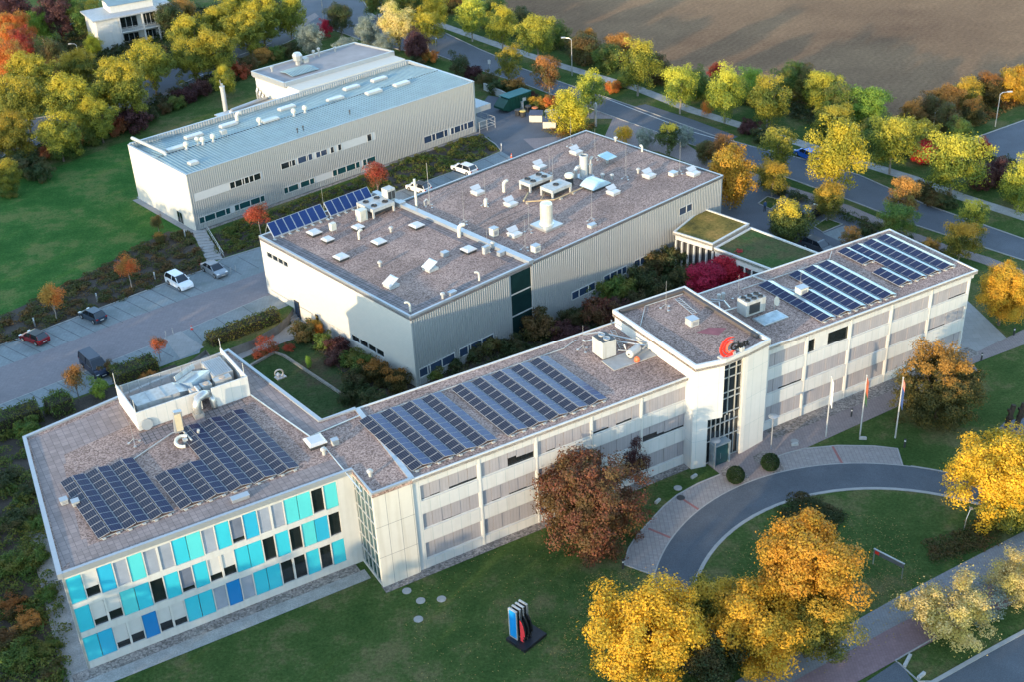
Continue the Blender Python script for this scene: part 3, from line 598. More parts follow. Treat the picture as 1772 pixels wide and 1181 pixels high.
for f_, (z0, z1) in enumerate(zc):
    for i, ch in enumerate(rows[f_]):
        a = S0+0.18+i*cw+0.05; b = a+cw-0.10
        if ch in 'TtBN':
            mt_ = {'T': TURQ[0], 't': TURQ[1], 'B': TURQ[2], 'N': TURQ[3]}[ch]
            M().box(a-0.02, b+0.02, 4.56, 4.66, z0+0.02, z1-0.02).build('cladding_panel', mt_, tq)
        else:
            wf_ = M().box(a-0.05, a+0.04, 4.5, 4.64, z0, z1).box(b-0.04, b+0.05, 4.5, 4.64, z0, z1).box(a+0.04, b-0.04, 4.5, 4.64, z0, z0+0.09).box(a+0.04, b-0.04, 4.5, 4.64, z1-0.07, z1).build('window', WHITE, tq)
            M().box(a+0.03, b-0.03, 4.66, 4.7, z0+0.05, z1-0.05).build('pane', GLASS, wf_)
            if ch in 'WGD':
                zb = z0+{'W': 1.0 if (i+f_) % 2 else 0.75, 'G': 0.12, 'D': 0.5}[ch]
                M().box(a+0.05, b-0.05, 4.6, 4.63, zb, z1-0.08).build('blind', BLINDD if ch == 'D' else BLINDL if ch == 'W' else REFLG, wf_)  # grey-blue sheet is coloured like reflecting glass
# parapet coping of the end block
g = M(); g.band([(-29.3, 4.45), (-3.75, 4.45), (-3.75, 0.2), (0.05, 0.2)], 0.3, TOP-0.34, TOP+0.18)
g.band([(-29.3, 4.3), (-27.5, 26.4), (-5.9, 31.0), (-3.05, 13.25), (0.6, 13.25)], 0.42, TOP-0.34, TOP+0.2); g.build('parapet', COPE, tq)
flat(tq, 'roof_pavers', [(-28.4, 4.9), (-3.9, 4.9), (-3.5, 6.9), (-27.9, 6.9)], TOP+0.006, PAVR)
flat(tq, 'roof_pavers', [(-28.9, 5.2), (-26.4, 7.0), (-25.0, 21.5), (-18.5, 23.0), (-18.3, 27.4), (-27.2, 25.8)], TOP+0.004, PAVR2)
flat(tq, 'roof_pavers', [(-26.7, 8.0), (-25.6, 8.0), (-24.4, 20.0), (-25.4, 20.0)], TOP+0.008, GRAVEL)
flat(tq, 'roof_pavers', [(-7.2, 21.4), (-5.0, 11.4), (-1.0, 11.6), (-0.6, 12.9), (-3.2, 12.9), (-6.2, 30.4), (-9.0, 29.6)], TOP+0.006, PAVR2)
flat(tq, 'roof_pavers', [(-18.2, 18.8), (-8.0, 19.8), (-8.0, 21.2), (-18.2, 21.0)], TOP+0.007, PAVD)
g = M().tube([(-7.0, 21.3, TOP+0.1), (-4.9, 11.3, TOP+0.1), (0.7, 12.0, TOP+0.1)], 0.08, 6).tube([(-4.4, 0.9, TOP+0.05), (-4.4, 11.4, TOP+0.05)], 0.06, 6); g.build('cable_duct', STEEL, tq)
# stair tower of the end block
M().box(-3.8, 0.0, 0.12, 0.42, 0, TOP-0.3).build('wall', STAIRW, tq)
gz = M().box(-3.72, -3.62, 0.45, 4.5, 0.3, TOP-0.6).build('glazing', GLASSG, tq)
g = M()
for v_ in (0.45, 1.3, 2.2, 3.1, 4.0, 4.45): g.box(-3.8, -3.72, v_-0.04, v_+0.04, 0.25, TOP-0.5)
for z_ in (0.3, 2.0, 3.6, 5.2, 6.9, 8.5, TOP-0.5): g.box(-3.8, -3.72, 0.42, 4.5, z_-0.05, z_+0.05)
g.build('mullion', WMET, gz)
M().box(-3.8, -3.6, 0.42, 4.5, TOP-0.5, TOP-0.3).box(-3.8, -3.6, 0.42, 4.5, 0, 0.25).build('lintel', WHITE, tq)

# ribbed cladding: upright ribs with gaps for window bands
def ribs(s0, s1, y, z0, z1, holes, pitch=0.3, dep=0.055, flip=False):
    m = M(); n = int((s1-s0)/pitch)
    for i in range(n):
        a = s0+i*pitch; b = a+pitch*0.5; cur = z0; segs = []
        for h in sorted([h for h in holes if h[0] < b and h[1] > a], key=lambda h: h[2]):
            if h[2] > cur: segs.append((cur, h[2]))
            cur = max(cur, h[3])
        if cur < z1: segs.append((cur, z1))
        for c, d in segs:
            x = [(a, y), (a+0.05, y-dep), (b-0.02, y-dep), (b+0.03, y)]
            if flip: x = [(q, p) for p, q in x]
            m.add([(p, q, zz) for zz in (c, d) for p, q in x], [(0, 1, 5, 4), (1, 2, 6, 5), (2, 3, 7, 6), (4, 5, 6, 7)])
    return m
def hall_window(root, s0, s1, z0, z1, y, panes, gm=None):             # a band window: frame, panes
    f_ = M(); f_.box(s0, s1, y-0.09, y+0.02, z0, z0+0.08).box(s0, s1, y-0.09, y+0.02, z1-0.07, z1)
    for i, e in enumerate([s0]+panes+[s1]): f_.box(max(s0, e-0.06), min(s1, e+0.06), y-0.09, y+0.02, z0+0.08, z1-0.07)
    w_ = f_.build('window', WHITE, root); M().box(s0+0.05, s1-0.05, y-0.04, y-0.01, z0+0.05, z1-0.05).build('pane', gm or GLASS, w_)
# the long ribbed hall
HA = 8.87
ha = empty('ribbed_hall', AO, AA, 'long ribbed metal hall with a cream end wall and pale seamed roof', 'building'); KIDS[ha.name] = []
AL, AW = 53.96, 17.64
M().prism([(0.12, 0.1), (AL-0.1, 0.1), (AL-0.1, AW-0.1), (0.12, AW-0.1)], 0, HA-0.75).build('core', RIBDK, ha)
M().box(0, 0.12, 0.0, AW, 0, HA-0.02).build('end_wall', mat('smooth_cream_render', (0.52, 0.49, 0.43), 0.8, var=0.03, streak=0.05), ha)
AWIN = [(6.5, 11.8, 4.6, 5.7, [7.4, 8.6, 9.0, 9.8, 10.6], GLASS), (15.4, 18.0, 4.9, 5.95, [16.9, 17.3], GLASS), (18.4, 21.1, 4.9, 6.0, [20.0, 20.3], GLASSB), (21.7, 23.8, 4.9, 5.9, [22.6], GLASSB), (24.4, 25.1, 4.88, 5.95, [], GLASS), (25.8, 26.5, 4.88, 5.95, [], GLASS), (31.4, 32.3, 4.75, 6.0, [], GLASS),
        (0.75, 5.95, 0.95, 2.0, [1.65, 3.45, 5.15], GLASSG), (6.65, 11.9, 1.0, 2.05, [7.5, 9.4, 11.1], GLASSG), (15.3, 17.95, 1.0, 2.05, [16.1], GLASSG), (18.3, 20.9, 1.05, 2.05, [20.0], GLASSG), (24.3, 29.55, 1.05, 2.15, [25.2, 26.9, 28.7], GLASSG), (30.1, 32.65, 1.05, 2.15, [30.9], GLASSG),
        (42.5, 47.6, 1.15, 2.4, [44.2, 45.0, 46.8], GLASSB), (48.2, 53.3, 1.15, 2.35, [49.0, 50.4, 51.1, 51.9], GLASSB)]
APAN = [(0.65, 6.5, 4.55, 5.75), (11.8, 12.1, 4.55, 5.75), (26.5, 31.4, 4.8, 6.0), (32.3, 33.0, 4.75, 6.0), (18.0, 18.4, 4.9, 5.95), (21.1, 21.7, 4.9, 5.95), (23.8, 24.4, 4.88, 5.9), (25.1, 25.8, 4.88, 5.95), (5.95, 6.65, 0.95, 2.05), (17.95, 18.3, 1.0, 2.05), (20.9, 24.3, 1.05, 2.1), (29.55, 30.1, 1.05, 2.15), (47.6, 48.2, 1.15, 2.4)]
hl = [w_[:4] for w_ in AWIN]+list(APAN)
ribs(0.03, AL, 0.06, 0.15, HA, hl, pitch=0.34, dep=0.09).build('ribbed_cladding', RIB, ha)
g = M(); wall_with(g, 0.121, AL, 0.055, 0.11, 0.12, HA, hl); g.build('cladding_sheet', RIB, ha)
for w_ in AWIN: hall_window(ha, *w_[:4], 0.04, w_[4], w_[5])
for p_ in APAN: M().box(p_[0], p_[1], 0.0, 0.09, p_[2], p_[3]).build('spandrel_panel', BLINDL, ha)
g = M().box(-0.02, 0.25, -0.04, AW+0.04, HA-0.02, HA+0.06).box(0.25, AL, -0.06, 0.16, HA, HA+0.05).box(AL-0.4, AL, 0.16, AW, HA-0.4, HA+0.1).box(0.25, AL-0.4, AW-0.35, AW, HA-0.1, HA+0.22); g.build('coping', COPE, ha)
ribs(0.6, AL-0.6, AW-0.36, HA-0.75, HA+0.18, [], 0.45, 0.07).build('parapet_lining', WMET, ha)
g = M().box(0.3, AL-0.4, AW-0.36, AW-0.3, HA-0.8, HA-0.1); g.build('parapet_back', WMET, ha)
def seam_roof(x0, x1, y0, ym, y1, z0, zm, z1, pitch):
    m = M(); m.add([(x0, y0, z0), (x1, y0, z0), (x1, ym, zm), (x0, ym, zm)], [(0, 1, 2, 3)]); m.add([(x0, ym, zm), (x1, ym, zm), (x1, y1, z1), (x0, y1, z1)], [(0, 1, 2, 3)])
    n = int((x1-x0)/pitch)
    for i in range(n):
        a = x0+i*pitch
        for (p, q, c, d) in ((y0, ym, z0, zm), (ym, y1, zm, z1)):
            m.add([(a, p, c+.005), (a+0.05, p, c+0.09), (a+0.15, p, c+0.09), (a+0.2, p, c+.005), (a, q, d+.005), (a+0.05, q, d+0.09), (a+0.15, q, d+0.09), (a+0.2, q, d+.005)], [(0, 1, 5, 4), (1, 2, 6, 5), (2, 3, 7, 6)])
    return m
seam_roof(0.25, AL-0.4, 0.16, 9.0, AW-0.36, HA-0.05, HA+0.12, HA-0.55, 0.56).build('seamed_roof', MROOF, ha)
M().tube([(0.3, 9.0, HA+0.16), (AL-0.5, 9.0, HA+0.16)], 0.05, 6).build('ridge_strip', DARKM, ha)
dr = M().box(-0.04, 0.02, 3.5, 5.2, 0.0, 1.95).build('door', WMET, ha); M().box(-0.07, -0.035, 3.6, 4.25, 0.15, 1.85).box(-0.07, -0.035, 4.4, 5.05, 0.15, 1.85).build('pane', GLASS, dr)
M().box(54.0, 57.5, 0.3, 5.0, 3.2, 4.1).build('canopy', RIB, ha); M().box(54.1, 57.4, 0.4, 4.9, 4.09, 4.13).build('canopy_roof', GLASSB, ha)
M().box(53.97, 57.0, 1.0, 4.0, 0, 1.1).build('loading_dock', KERB, ha)
g = M()
for a, b in [((54.0, -0.6), (57.5, -0.6)), ((57.5, -0.6), (57.5, 3.0))]:
    for zz in (0.6, 1.1, 1.9): g.tube([(*a, zz), (*b, zz)], 0.035, 5)
for p_ in ((54.0, -0.6), (55.7, -0.6), (57.5, -0.6), (57.5, 1.2), (57.5, 3.0)): g.cyl(*p_, 0, 1.9, 0.04, n=6)
g.build('guard_rail', WMET, ha)
# plant block and annex behind it
an = empty('hall_annex', AO, AA, 'flat roofed annex with a large exhaust hood standing behind the ribbed hall', 'building'); KIDS[an.name] = []
M().prism([(31.0, AW+0.02), (53.2, AW+0.02), (53.2, 30.6), (31.0, 30.6)], 0, 9.3).build('core', CREAM, an)
ribs(31.2, 53.0, AW+3.55, 8.3, 10.0, [], 0.45, 0.07).build('ribbed_cladding', RIB, an)
g = M().prism([(30.6, AW+3.6), (53.4, AW+3.6), (52.0, 31.0), (30.3, 31.0)], 9.0, 9.7); g.build('roof', mat('grey_felt_roof', (0.26, 0.24, 0.24), 0.85, var=0.2, scale=0.3), an)
g = M().band([(30.6, AW+3.6), (53.4, AW+3.6), (52.0, 31.0), (30.3, 31.0), (30.6, AW+3.6)], 0.35, 9.2, 10.0); g.build('parapet', COPE, an)
M().box(33.0, 53.0, AW+0.1, AW+3.4, 9.2, 9.26).build('lower_roof', MROOF, an)
M().prism([(31.0, 22.6), (53.3, 22.6), (51.9, 30.9), (30.7, 30.9)], 0, 9.3).build('wall', CREAM, an)
seam_roof(33.5, 39.0, 23.2, 25.2, 27.2, 9.85, 10.05, 9.85, 0.4).build('hatch_roof', MROOF, an)
M().lathe([(0.5, 0), (0.5, 0.6), (0.8, 0.8), (0.8, 1.3), (0.9, 1.3), (0.9, 1.7), (0.6, 2.1), (0.5, 2.15)], 8, (38.2, 28.6, 9.7)).build('exhaust_hood', STEEL, an)
M().box(39.3, 40.3, 28.3, 29.2, 9.7, 10.5).build('vent_box', WMET, an)
for i, (x, y, h_) in enumerate([(42.3, 29.8, 1.0), (43.4, 29.8, 1.2), (33.0, 28.8, 0.6), (47, 30, .5)]): M().lathe([(0.18, 0), (0.18, h_), (0.3, h_), (0.3, h_+0.25), (0.05, h_+0.35)], 8, (x, y, 9.7)).build('vent', STEEL, an)
g = M()
for i in range(4):
    y = 30.3-i*0.8; x = 30.55
    g.tube([(x-0.2, y, 1), (x-0.2, y, 6.5-i*0.4), (x-0.05, y, 7.0-i*0.4), (x+0.4, y, 7.1-i*0.4)], 0.22, 8)
g.build('riser_pipes', STEEL, an)
# low plant roof with pipes and a tall chimney left of the annex
pl = empty('plant_room', AO, AA, 'low plant room with long silver ducts behind the ribbed hall', 'building'); KIDS[pl.name] = []
M().prism([(20.5, AW+0.05), (30.95, AW+0.05), (30.95, 27.5), (20.5, 27.5)], 0, 5.5).build('wall', CREAM, pl); M().prism([(20.3, AW+0.05), (30.9, AW+0.05), (30.9, 27.8), (20.3, 27.8)], 5.5, 5.7).build('roof', GREYM, pl)
g = M().tube([(22.5, 25.8, 6.2), (29.5, 26.6, 6.3), (30.3, 27.5, 5.6)], 0.38, 10).tube([(22.5, 25.8, 6.2), (22.3, 25.7, 5.6)], 0.38, 10).tube([(23.5, 24.4, 6.1), (30.4, 25.4, 6.1)], 0.3, 10).tube([(24, 23.2, 6.0), (30.5, 24.2, 6.0)], 0.2, 8); g.build('duct', STEEL, pl)
M().box(20.9, 23.4, 22.0, 24.4, 5.7, 6.4).build('plant_box', WMET, pl)
ch = empty('chimney', FA(23.6, 29.8), AA, 'tall slender silver chimney rising behind the ribbed hall', 'chimney'); KIDS[ch.name] = []
M().lathe([(0.5, 0), (0.5, 3.5), (0.4, 3.6), (0.38, 9.0), (0.44, 9.1), (0.44, 9.3)], 14).build('stack', WMET, ch, smooth=False); M().cyl(0.12, 0.1, 9.2, 9.7, 0.14, n=10).cyl(-0.15, 0.1, 9.2, 10.4, 0.05, n=6).build('flue', STEEL, ch)

# the middle halls
hb = empty('production_hall', BO, BA, 'middle hall with a tall cream wall and gravel roof carrying tilted blue solar collectors', 'building'); KIDS[hb.name] = []
BL, BW, HB = 18.59, 31.07, 8.16
M().prism([(0.2, 0.15), (BL, 0.15), (BL, BW-0.1), (0.2, BW-0.1)], LOWZ-0.1, HB-0.4).build('core', RIBDK, hb)
LWIN = [(24.97, 29.95, 5.68, 6.5, [26.1, 27.3, 28.6]), (5.9, 12.5, 0.2, 1.15, [7.5, 9.1, 10.8])]
def side_wall(root, x0, x1, y0, y1, z0, z1, holes, mt):
    m = M(); zs = sorted({z0, z1, *[h[2] for h in holes], *[h[3] for h in holes]})
    for a, b in zip(zs, zs[1:]):
        cur = y0
        for p, q in sorted([(h[0], h[1]) for h in holes if h[2] < b-1e-6 and h[3] > a+1e-6]):
            if p > cur: m.box(x0, x1, cur, p, a, b)
            cur = q
        if y1 > cur: m.box(x0, x1, cur, y1, a, b)
    return m.build('side_wall', mt, root)
side_wall(hb, 0, 0.2, 0, BW, LOWZ-0.1, HB-0.1, [w_[:4] for w_ in LWIN], CREAM)
for a, b, z0, z1, ps in LWIN:
    f_ = M().box(0.02, 0.12, a, b, z0, z0+0.08).box(0.02, 0.12, a, b, z1-0.06, z1)
    for e in [a+0.05]+ps+[b-0.05]: f_.box(0.02, 0.12, e-0.06, e+0.06, z0+0.08, z1-0.06)
    w_ = f_.build('window', WHITE, hb); M().box(0.13, 0.16, a, b, z0, z1).build('pane', GLASS, w_)
M().box(-0.03, -0.003, 13.0, 19.0, LOWZ, 0.85).build('plinth_panel', WMET, hb); M().box(-0.03, -0.003, 20.6, 30.2, 0.72, 0.86).build('string_course', COPE, hb)
dr = M().box(-0.06, -0.01, 23.6, 24.75, LOWZ+0.05, 1.35).build('door', DARKM, hb); M().box(-0.09, -0.06, 23.75, 24.05, LOWZ+0.3, 1.2).box(-0.09, -0.06, 24.25, 24.6, LOWZ+0.3, 1.2).build('pane', GLASSB, dr)
w_ = M().box(-0.05, -0.01, 19.2, 20.1, -0.3, 1.2).build('window', WHITE, hb); M().box(-0.07, -0.05, 19.3, 20.0, -0.2, 1.1).build('pane', GLASS, w_)
BWIN = [(0.5, 5.85, -0.2, 1.0, [1.75, 2.1, 3.9]), (6.55, 11.95, -0.1, 1.1, [7.9, 8.3, 10.1])]
GS0, GS1 = 15.15, 18.45
ribs(0.05, GS0, 0.04, LOWZ, HB-0.05, [w_[:4] for w_ in BWIN], 0.34, 0.09).build('ribbed_cladding', RIB, hb)
g = M(); wall_with(g, 0.201, GS0, 0.03, 0.16, LOWZ, HB-0.05, [w_[:4] for w_ in BWIN]); g.build('cladding_sheet', RIB, hb)
for w_ in BWIN: hall_window(hb, *w_[:4], 0.02, w_[4], GLASSB)
gz = M().box(GS0, GS1, 0.06, 0.13, LOWZ, HB-0.44).build('glazing', mat('green_stair_glass', (0.008, 0.025, 0.025), 0.3, var=0.3, scale=0.8, spec=0.12), hb)
g = M().box(GS0, GS1, 0.0, 0.06, 4.9, 5.05).box(GS0, GS1, 0.0, 0.06, 1.95, 2.1).box(GS0, GS1, 0.0, 0.14, HB-0.44, HB-0.1).box(GS1, GS1+0.14, -0.02, 0.14, LOWZ, HB-0.42)
g.build('mullion', WMET, gz)
roof_deck(hb, [(-0.05, -0.08), (BL, -0.08), (BL, BW+0.05), (-0.05, BW+0.05)], HB-0.12, GRAVEL, 0.3, 0.26, rmat=COPE)
M().box(BL-0.5, BL+0.35, -0.1, BW+0.1, HB-0.1, HB+0.34).build('party_wall_coping', COPE, hb)
flat(hb, 'roof_pavers', [(0.3, 0.3), (2.3, 0.3), (2.0, 30.7), (0.3, 30.7)], HB-0.112, PAVD); flat(hb, 'roof_pavers', [(2.3, 0.3), (18.0, 0.3), (18.0, 1.9), (2.3, 1.9)], HB-0.112, PAVD)
flat(hb, 'roof_pavers', [(16.9, 1.9), (18.0, 1.9), (18.0, 24.0), (16.9, 24.0), (16.6, 12)], HB-0.112, PAVD)
hc = empty('production_hall', FB(BL, 0), BA, 'broad flat middle hall behind the solar collector hall, with many hatches and a steel tank', 'building'); KIDS[hc.name] = []
CL, CW = 35.87, 31.07
M().prism([(0.1, 0.15), (CL-0.1, 0.15), (CL-0.1, CW-4.9), (0.1, CW-4.9)], LOWZ-0.1, HB-0.4).build('core', RIBDK, hc)
CWIN = [(6.6, 10.85, 0.35, 1.5, [7.9, 9.6]), (12.4, 16.7, 0.5, 1.62, [13.6, 14.9, 15.8]), (18.1, 20.6, 0.6, 1.72, [19.3]), (26.9, 29.6, 5.15, 6.28, [28.4])]
ribs(0.05, CL, 0.04, LOWZ, HB+0.05, [w_[:4] for w_ in CWIN], 0.34, 0.09).build('ribbed_cladding', RIB, hc)
g = M(); wall_with(g, 0, CL, 0.03, 0.16, LOWZ, HB+0.05, [w_[:4] for w_ in CWIN]); g.build('cladding_sheet', RIB, hc)
for w_ in CWIN: hall_window(hc, *w_[:4], 0.02, w_[4], GLASSB)
M().box(CL-0.1, CL, 0.16, 26.2, LOWZ, HB).build('end_wall', CREAM, hc)
roof_deck(hc, [(0.3, -0.08), (CL+0.05, -0.08), (CL+0.05, 26.25), (0.3, 26.25)], HB, GRAVEL, 0.22, 0.12, rmat=COPE)
g = M().band([(0.4, 25.8), (CL-0.3, 25.8), (CL-0.3, 0.3)], 0.25, HB+0.005, HB+0.1).box(0.3, CL-0.4, 12.0, 12.05, HB+0.004, HB+0.03); g.build('dark_upstand', DARKM, hc)
# flat green-roofed links
SED = grass_mat('sedum', (0.09, 0.08, 0.03), (0.18, 0.14, 0.04), (0.30, 0.19, 0.06)); SEDG = grass_mat('sedum_green', (0.03, 0.075, 0.02), (0.05, 0.09, 0.03), (0.09, 0.085, 0.04))
ex = empty('link_building', WO, WA, 'small flat link building with a patchy yellow and brown sedum roof', 'building'); KIDS[ex.name] = []
ep = [(57.2, 38.0), (58.9, 32.1), (66.7, 34.3), (67.2, 40.8), (66.0, 44.0)]
ep = [(57.0, 38.2), (58.85, 32.2), (66.7, 34.3), (64.9, 42.1)]
epi = [(57.3, 38.0), (59.05, 32.5), (66.4, 34.5), (64.7, 41.8)]
M().prism([(57.6, 37.9), (59.3, 32.8), (66.2, 34.7), (64.6, 41.5)], 0, 3.1).build('core', DARKM, ex)
M().prism(epi, 3.1, 3.79).build('fascia', WHITE, ex); roof_deck(ex, ep, 4.1, SED, 0.25, 0.15)
g = M()
for i in range(7):
    t = i/6; g.cbox(57.25+1.75*t, 37.8-5.5*t, LOWZ, 0.22, 0.22, 3.1-LOWZ)
g.build('column', WHITE, ex)
e2 = empty('link_building', WO, WA, 'low link with an even green grass roof and a white rim', 'building'); KIDS[e2.name] = []
e2p = [(58.9, 32.0), (60.9, 22.5), (61.5, 13.0), (69.0, 13.4), (68.9, 22.4), (66.8, 34.1)]
M().prism([(59.3, 31.8), (61.2, 22.5), (61.8, 13.4), (68.8, 13.5), (68.6, 22.4), (66.5, 33.8)], 0, 2.6).build('core', DARKM, e2)
M().prism([(59.05, 31.9), (61.0, 22.5), (61.6, 13.4), (68.9, 13.5), (68.8, 22.4), (66.7, 34.0)], 2.6, 3.29).build('fascia', WHITE, e2)
roof_deck(e2, e2p, 3.6, SEDG, 0.25, 0.2)
g = M()
for i in range(9):
    t = i/8; g.cbox(59.1+1.9*t, 31.6-9.0*t, LOWZ, 0.2, 0.2, 2.6-LOWZ)
g.build('column', WHITE, e2)
# the house among the trees, top left
HOo = G(176, 88); HOa = R(30)
ho = empty('house', HOo, HOa, 'white villa with balconies and a blue metal roof among the yellow trees', 'house'); KIDS[ho.name] = []
hm = mat('white_boards', (0.52, 0.51, 0.48), 0.6, var=0.05, streak=0.1)
M().box(0, 5.5, 0, 11, 0, 7.4).build('wall', hm, ho); M().box(5.5, 17, 2.2, 11, 0, 7.4).build('wall', hm, ho)
cv = [(17, 11), (17, 2.2)]+[(17+2.6*math.sin(R(a)), 4.4-2.6*math.cos(R(a))) for a in range(0, 91, 15)]+[(19.6, 11)]
M().prism(cv, 0, 7.4).build('wall', hm, ho)
M().prism([(-0.8, -0.6), (20.4, 0.3), (20.6, 11.6), (-0.8, 11.6)], 7.4, 7.75).build('roof', mat('pale_roof_sheet', (0.36, 0.37, 0.38), 0.5, streak=0.2), ho)
M().prism([(5, 4), (16, 4), (16, 11), (5, 11)], 7.75, 9.6).build('roof_storey', hm, ho); M().add([(4.5, 3.4, 9.6), (17, 3.4, 9.6), (17, 11.5, 12), (4.5, 11.5, 12)], [(0, 1, 2, 3)]).add([(4.5, 11.5, 12), (17, 11.5, 12), (17, 11.5, 9.6), (4.5, 11.5, 9.6)], [(0, 1, 2, 3)]).build('metal_roof', MROOF, ho)
M().box(5.5, 18.5, -0.2, 2.2, 3.4, 3.7).build('balcony', hm, ho)
g = M()
for i in range(27): g.cyl(5.6+i*0.5, -0.1, 3.7, 4.7, 0.03, n=5)
g.tube([(5.5, -0.1, 4.7), (18.5, -0.1, 4.7)], 0.04, 5); g.build('railing', WMET, ho)
for x in (5.6, 11.5, 15.2): M().box(x, x+0.35, -0.2, 0.15, 0, 7.4).build('column', hm, ho)
for x0, x1, z0, z1 in ((6.4, 10.8, 3.8, 6.8), (12.1, 15.2, 3.8, 6.8), (6.6, 10.6, 0.6, 2.6), (12.0, 15.0, 0.5, 2.6)):
    f_ = M().box(x0, x1, 2.1, 2.2, z0, z1)
    for k in range(4): f_.box(x0+(x1-x0)*k/3-0.05, x0+(x1-x0)*k/3+0.05, 2.02, 2.1, z0, z1)
    w_ = f_.build('window', WHITE, ho); M().box(x0+0.1, x1-0.1, 2.05, 2.1, z0+0.1, z1-0.1).build('pane', GLASS, w_)
w_ = M().box(1.2, 4.2, -0.05, 0, 4.0, 6.0).build('window', WHITE, ho); M().box(1.3, 4.1, -0.08, -0.05, 4.1, 5.9).build('blind', BLINDL, w_)

ho.scale = (0.84, 0.84, 0.84)
# ------------------------------------------------------------------ solar rows on the roofs
RZ = 10.43
PFRM = mat('panel_frame', (0.38, 0.38, 0.39), 0.5, 0.2, 0.05)
def solar_row(n, mats, plate=False):
    """one east-west row: n pairs of panels leaning on a low ridge, running away along +y"""
    t = empty('solar_row'); KIDS[t.name] = []
    for i in range(n):
        y0, y1 = i*1.0+0.01, i*1.0+0.975
        for side in (0, 1):
            if side and plate: continue
            xa, za, xb, zb = (0.02, 0.14, 1.04, 0.36) if side == 0 else (2.16, 0.14, 1.14, 0.36)
            if plate: xb = 1.30
            up = Vector((-(zb-za), 0, xb-xa)).normalized() if side == 0 else Vector(((zb-za), 0, xa-xb)).normalized()
            def P_(u, y, h): q = Vector((xa+(xb-xa)*u, y, za+(zb-za)*u))+up*h; return tuple(q)
            g = M(); o_ = [(0, y0), (1, y0), (1, y1), (0, y1)]; o_ = o_ if side == 0 else o_[::-1]
            vs = [P_(u, y, 0) for u, y in o_]+[P_(u, y, 0.04) for u, y in o_]
            g.mi = 1; g.add(vs, [(4, 5, 6, 7), (0, 1, 5, 4), (1, 2, 6, 5), (2, 3, 7, 6), (3, 0, 4, 7), (3, 2, 1, 0)])
            e = 0.022; i_ = [(e, y0+e), (1-e, y0+e), (1-e, y1-e), (e, y1-e)]; i_ = i_ if side == 0 else i_[::-1]
            g.mi = 0; g.add([P_(u, y, 0.046) for u, y in i_], [(0, 1, 2, 3)])
            g.build('panel', [mats[side], PFRM], t)
    if plate:
        g = M().add([(1.34, 0, 0.36), (2.12, 0, 0.12), (2.12, n, 0.12), (1.34, n, 0.36)], [(0, 1, 2, 3)]); g.build('wind_deflector', PLATE, t)
    g = M()
    for k in range(0, n+1, 2): g.box(0.1, 2.08, k-0.03 if k else 0.02, k+0.03 if k < n else n-0.02, 0.0, 0.09)
    g.box(0.3, 0.6, -0.22, 0.0, 0, 0.12); g.box(1.5, 1.8, -0.22, 0.0, 0, 0.12)
    g.build('mounting_rail', WMET, t)
    return t
def place_row(proto, used, s, v, skew, label, group):
    o = proto if not used else copy_tree(proto)
    p = FW(s, v, RZ); o.location = p; o.rotation_euler = (0, 0, WA-skew); tag(o, label, 'solar row', group); return o
P10 = solar_row(10, (PV, PVB)); P6 = solar_row(6, (PV, PVB)); P12 = solar_row(12, (PV, PVB))
L10 = solar_row(10, (PV, PVC)); R10 = solar_row(10, (PVB, PVC), True); R6 = solar_row(6, (PVB, PVC), True); R4 = solar_row(4, (PVB, PVC), True)
ORD = ['first', 'second', 'third', 'fourth', 'fifth']
for k, s in enumerate((-25.5, -23.3, -21.1)):
    place_row(P10, k, s, 7.1, -0.085+0.17-0.17, ORD[k]+' row from the left edge in the left black solar field on the turquoise block', 'solar rows on the turquoise block')
for k, s in enumerate((-18.5, -16.3)):
    place_row(P6, k, s, 7.15, -0.085, ('leftmost', 'second')[k]+' short row of the larger black solar field on the turquoise block', 'solar rows on the turquoise block')
for k, s in enumerate((-14.1, -11.9, -9.7)):
    place_row(P12, k, s, 7.15, -0.085, ('left', 'middle', 'right')[k]+' of the three long solar rows on the turquoise block', 'solar rows on the turquoise block')
for k in range(4):
    place_row(L10, k, 0.5+1.3*0+k*2.2, 1.05, -0.06, ORD[k]+' row from the left in the blue solar field nearest the stair tower', 'blue solar rows on the west wing')
for k in range(5):
    place_row(L10, 1, 10.3+k*2.22, 1.05, -0.055, ORD[k]+' row from the left in the blue solar field nearest the rooftop chiller', 'blue solar rows on the west wing')
for k, (s, pr, u_) in enumerate([(47.95, R10, 0), (50.15, R6, 0), (52.3, R10, 1), (54.5, R10, 1), (56.65, R10, 1)]):
    place_row(pr, u_, s, 0.95, 0.0, ORD[k]+' silver-backed solar row from the tower, in the nearer field of the east wing', 'solar rows on the east wing')
for k, (s, v, pr, u_) in enumerate([(60.2, 2.15, R4, 0), (62.45, 2.15, R10, 1), (64.65, 2.15, R10, 1), (66.85, 2.15, R10, 1)]):
    place_row(pr, u_, s, v, 0.0, ORD[k]+' silver-backed solar row of the field at the far east end', 'solar rows on the east wing')
place_row(R4, 1, 60.7, 8.2, 0.0, 'short silver-backed solar row at the back corner of the far east field', 'solar rows on the east wing')

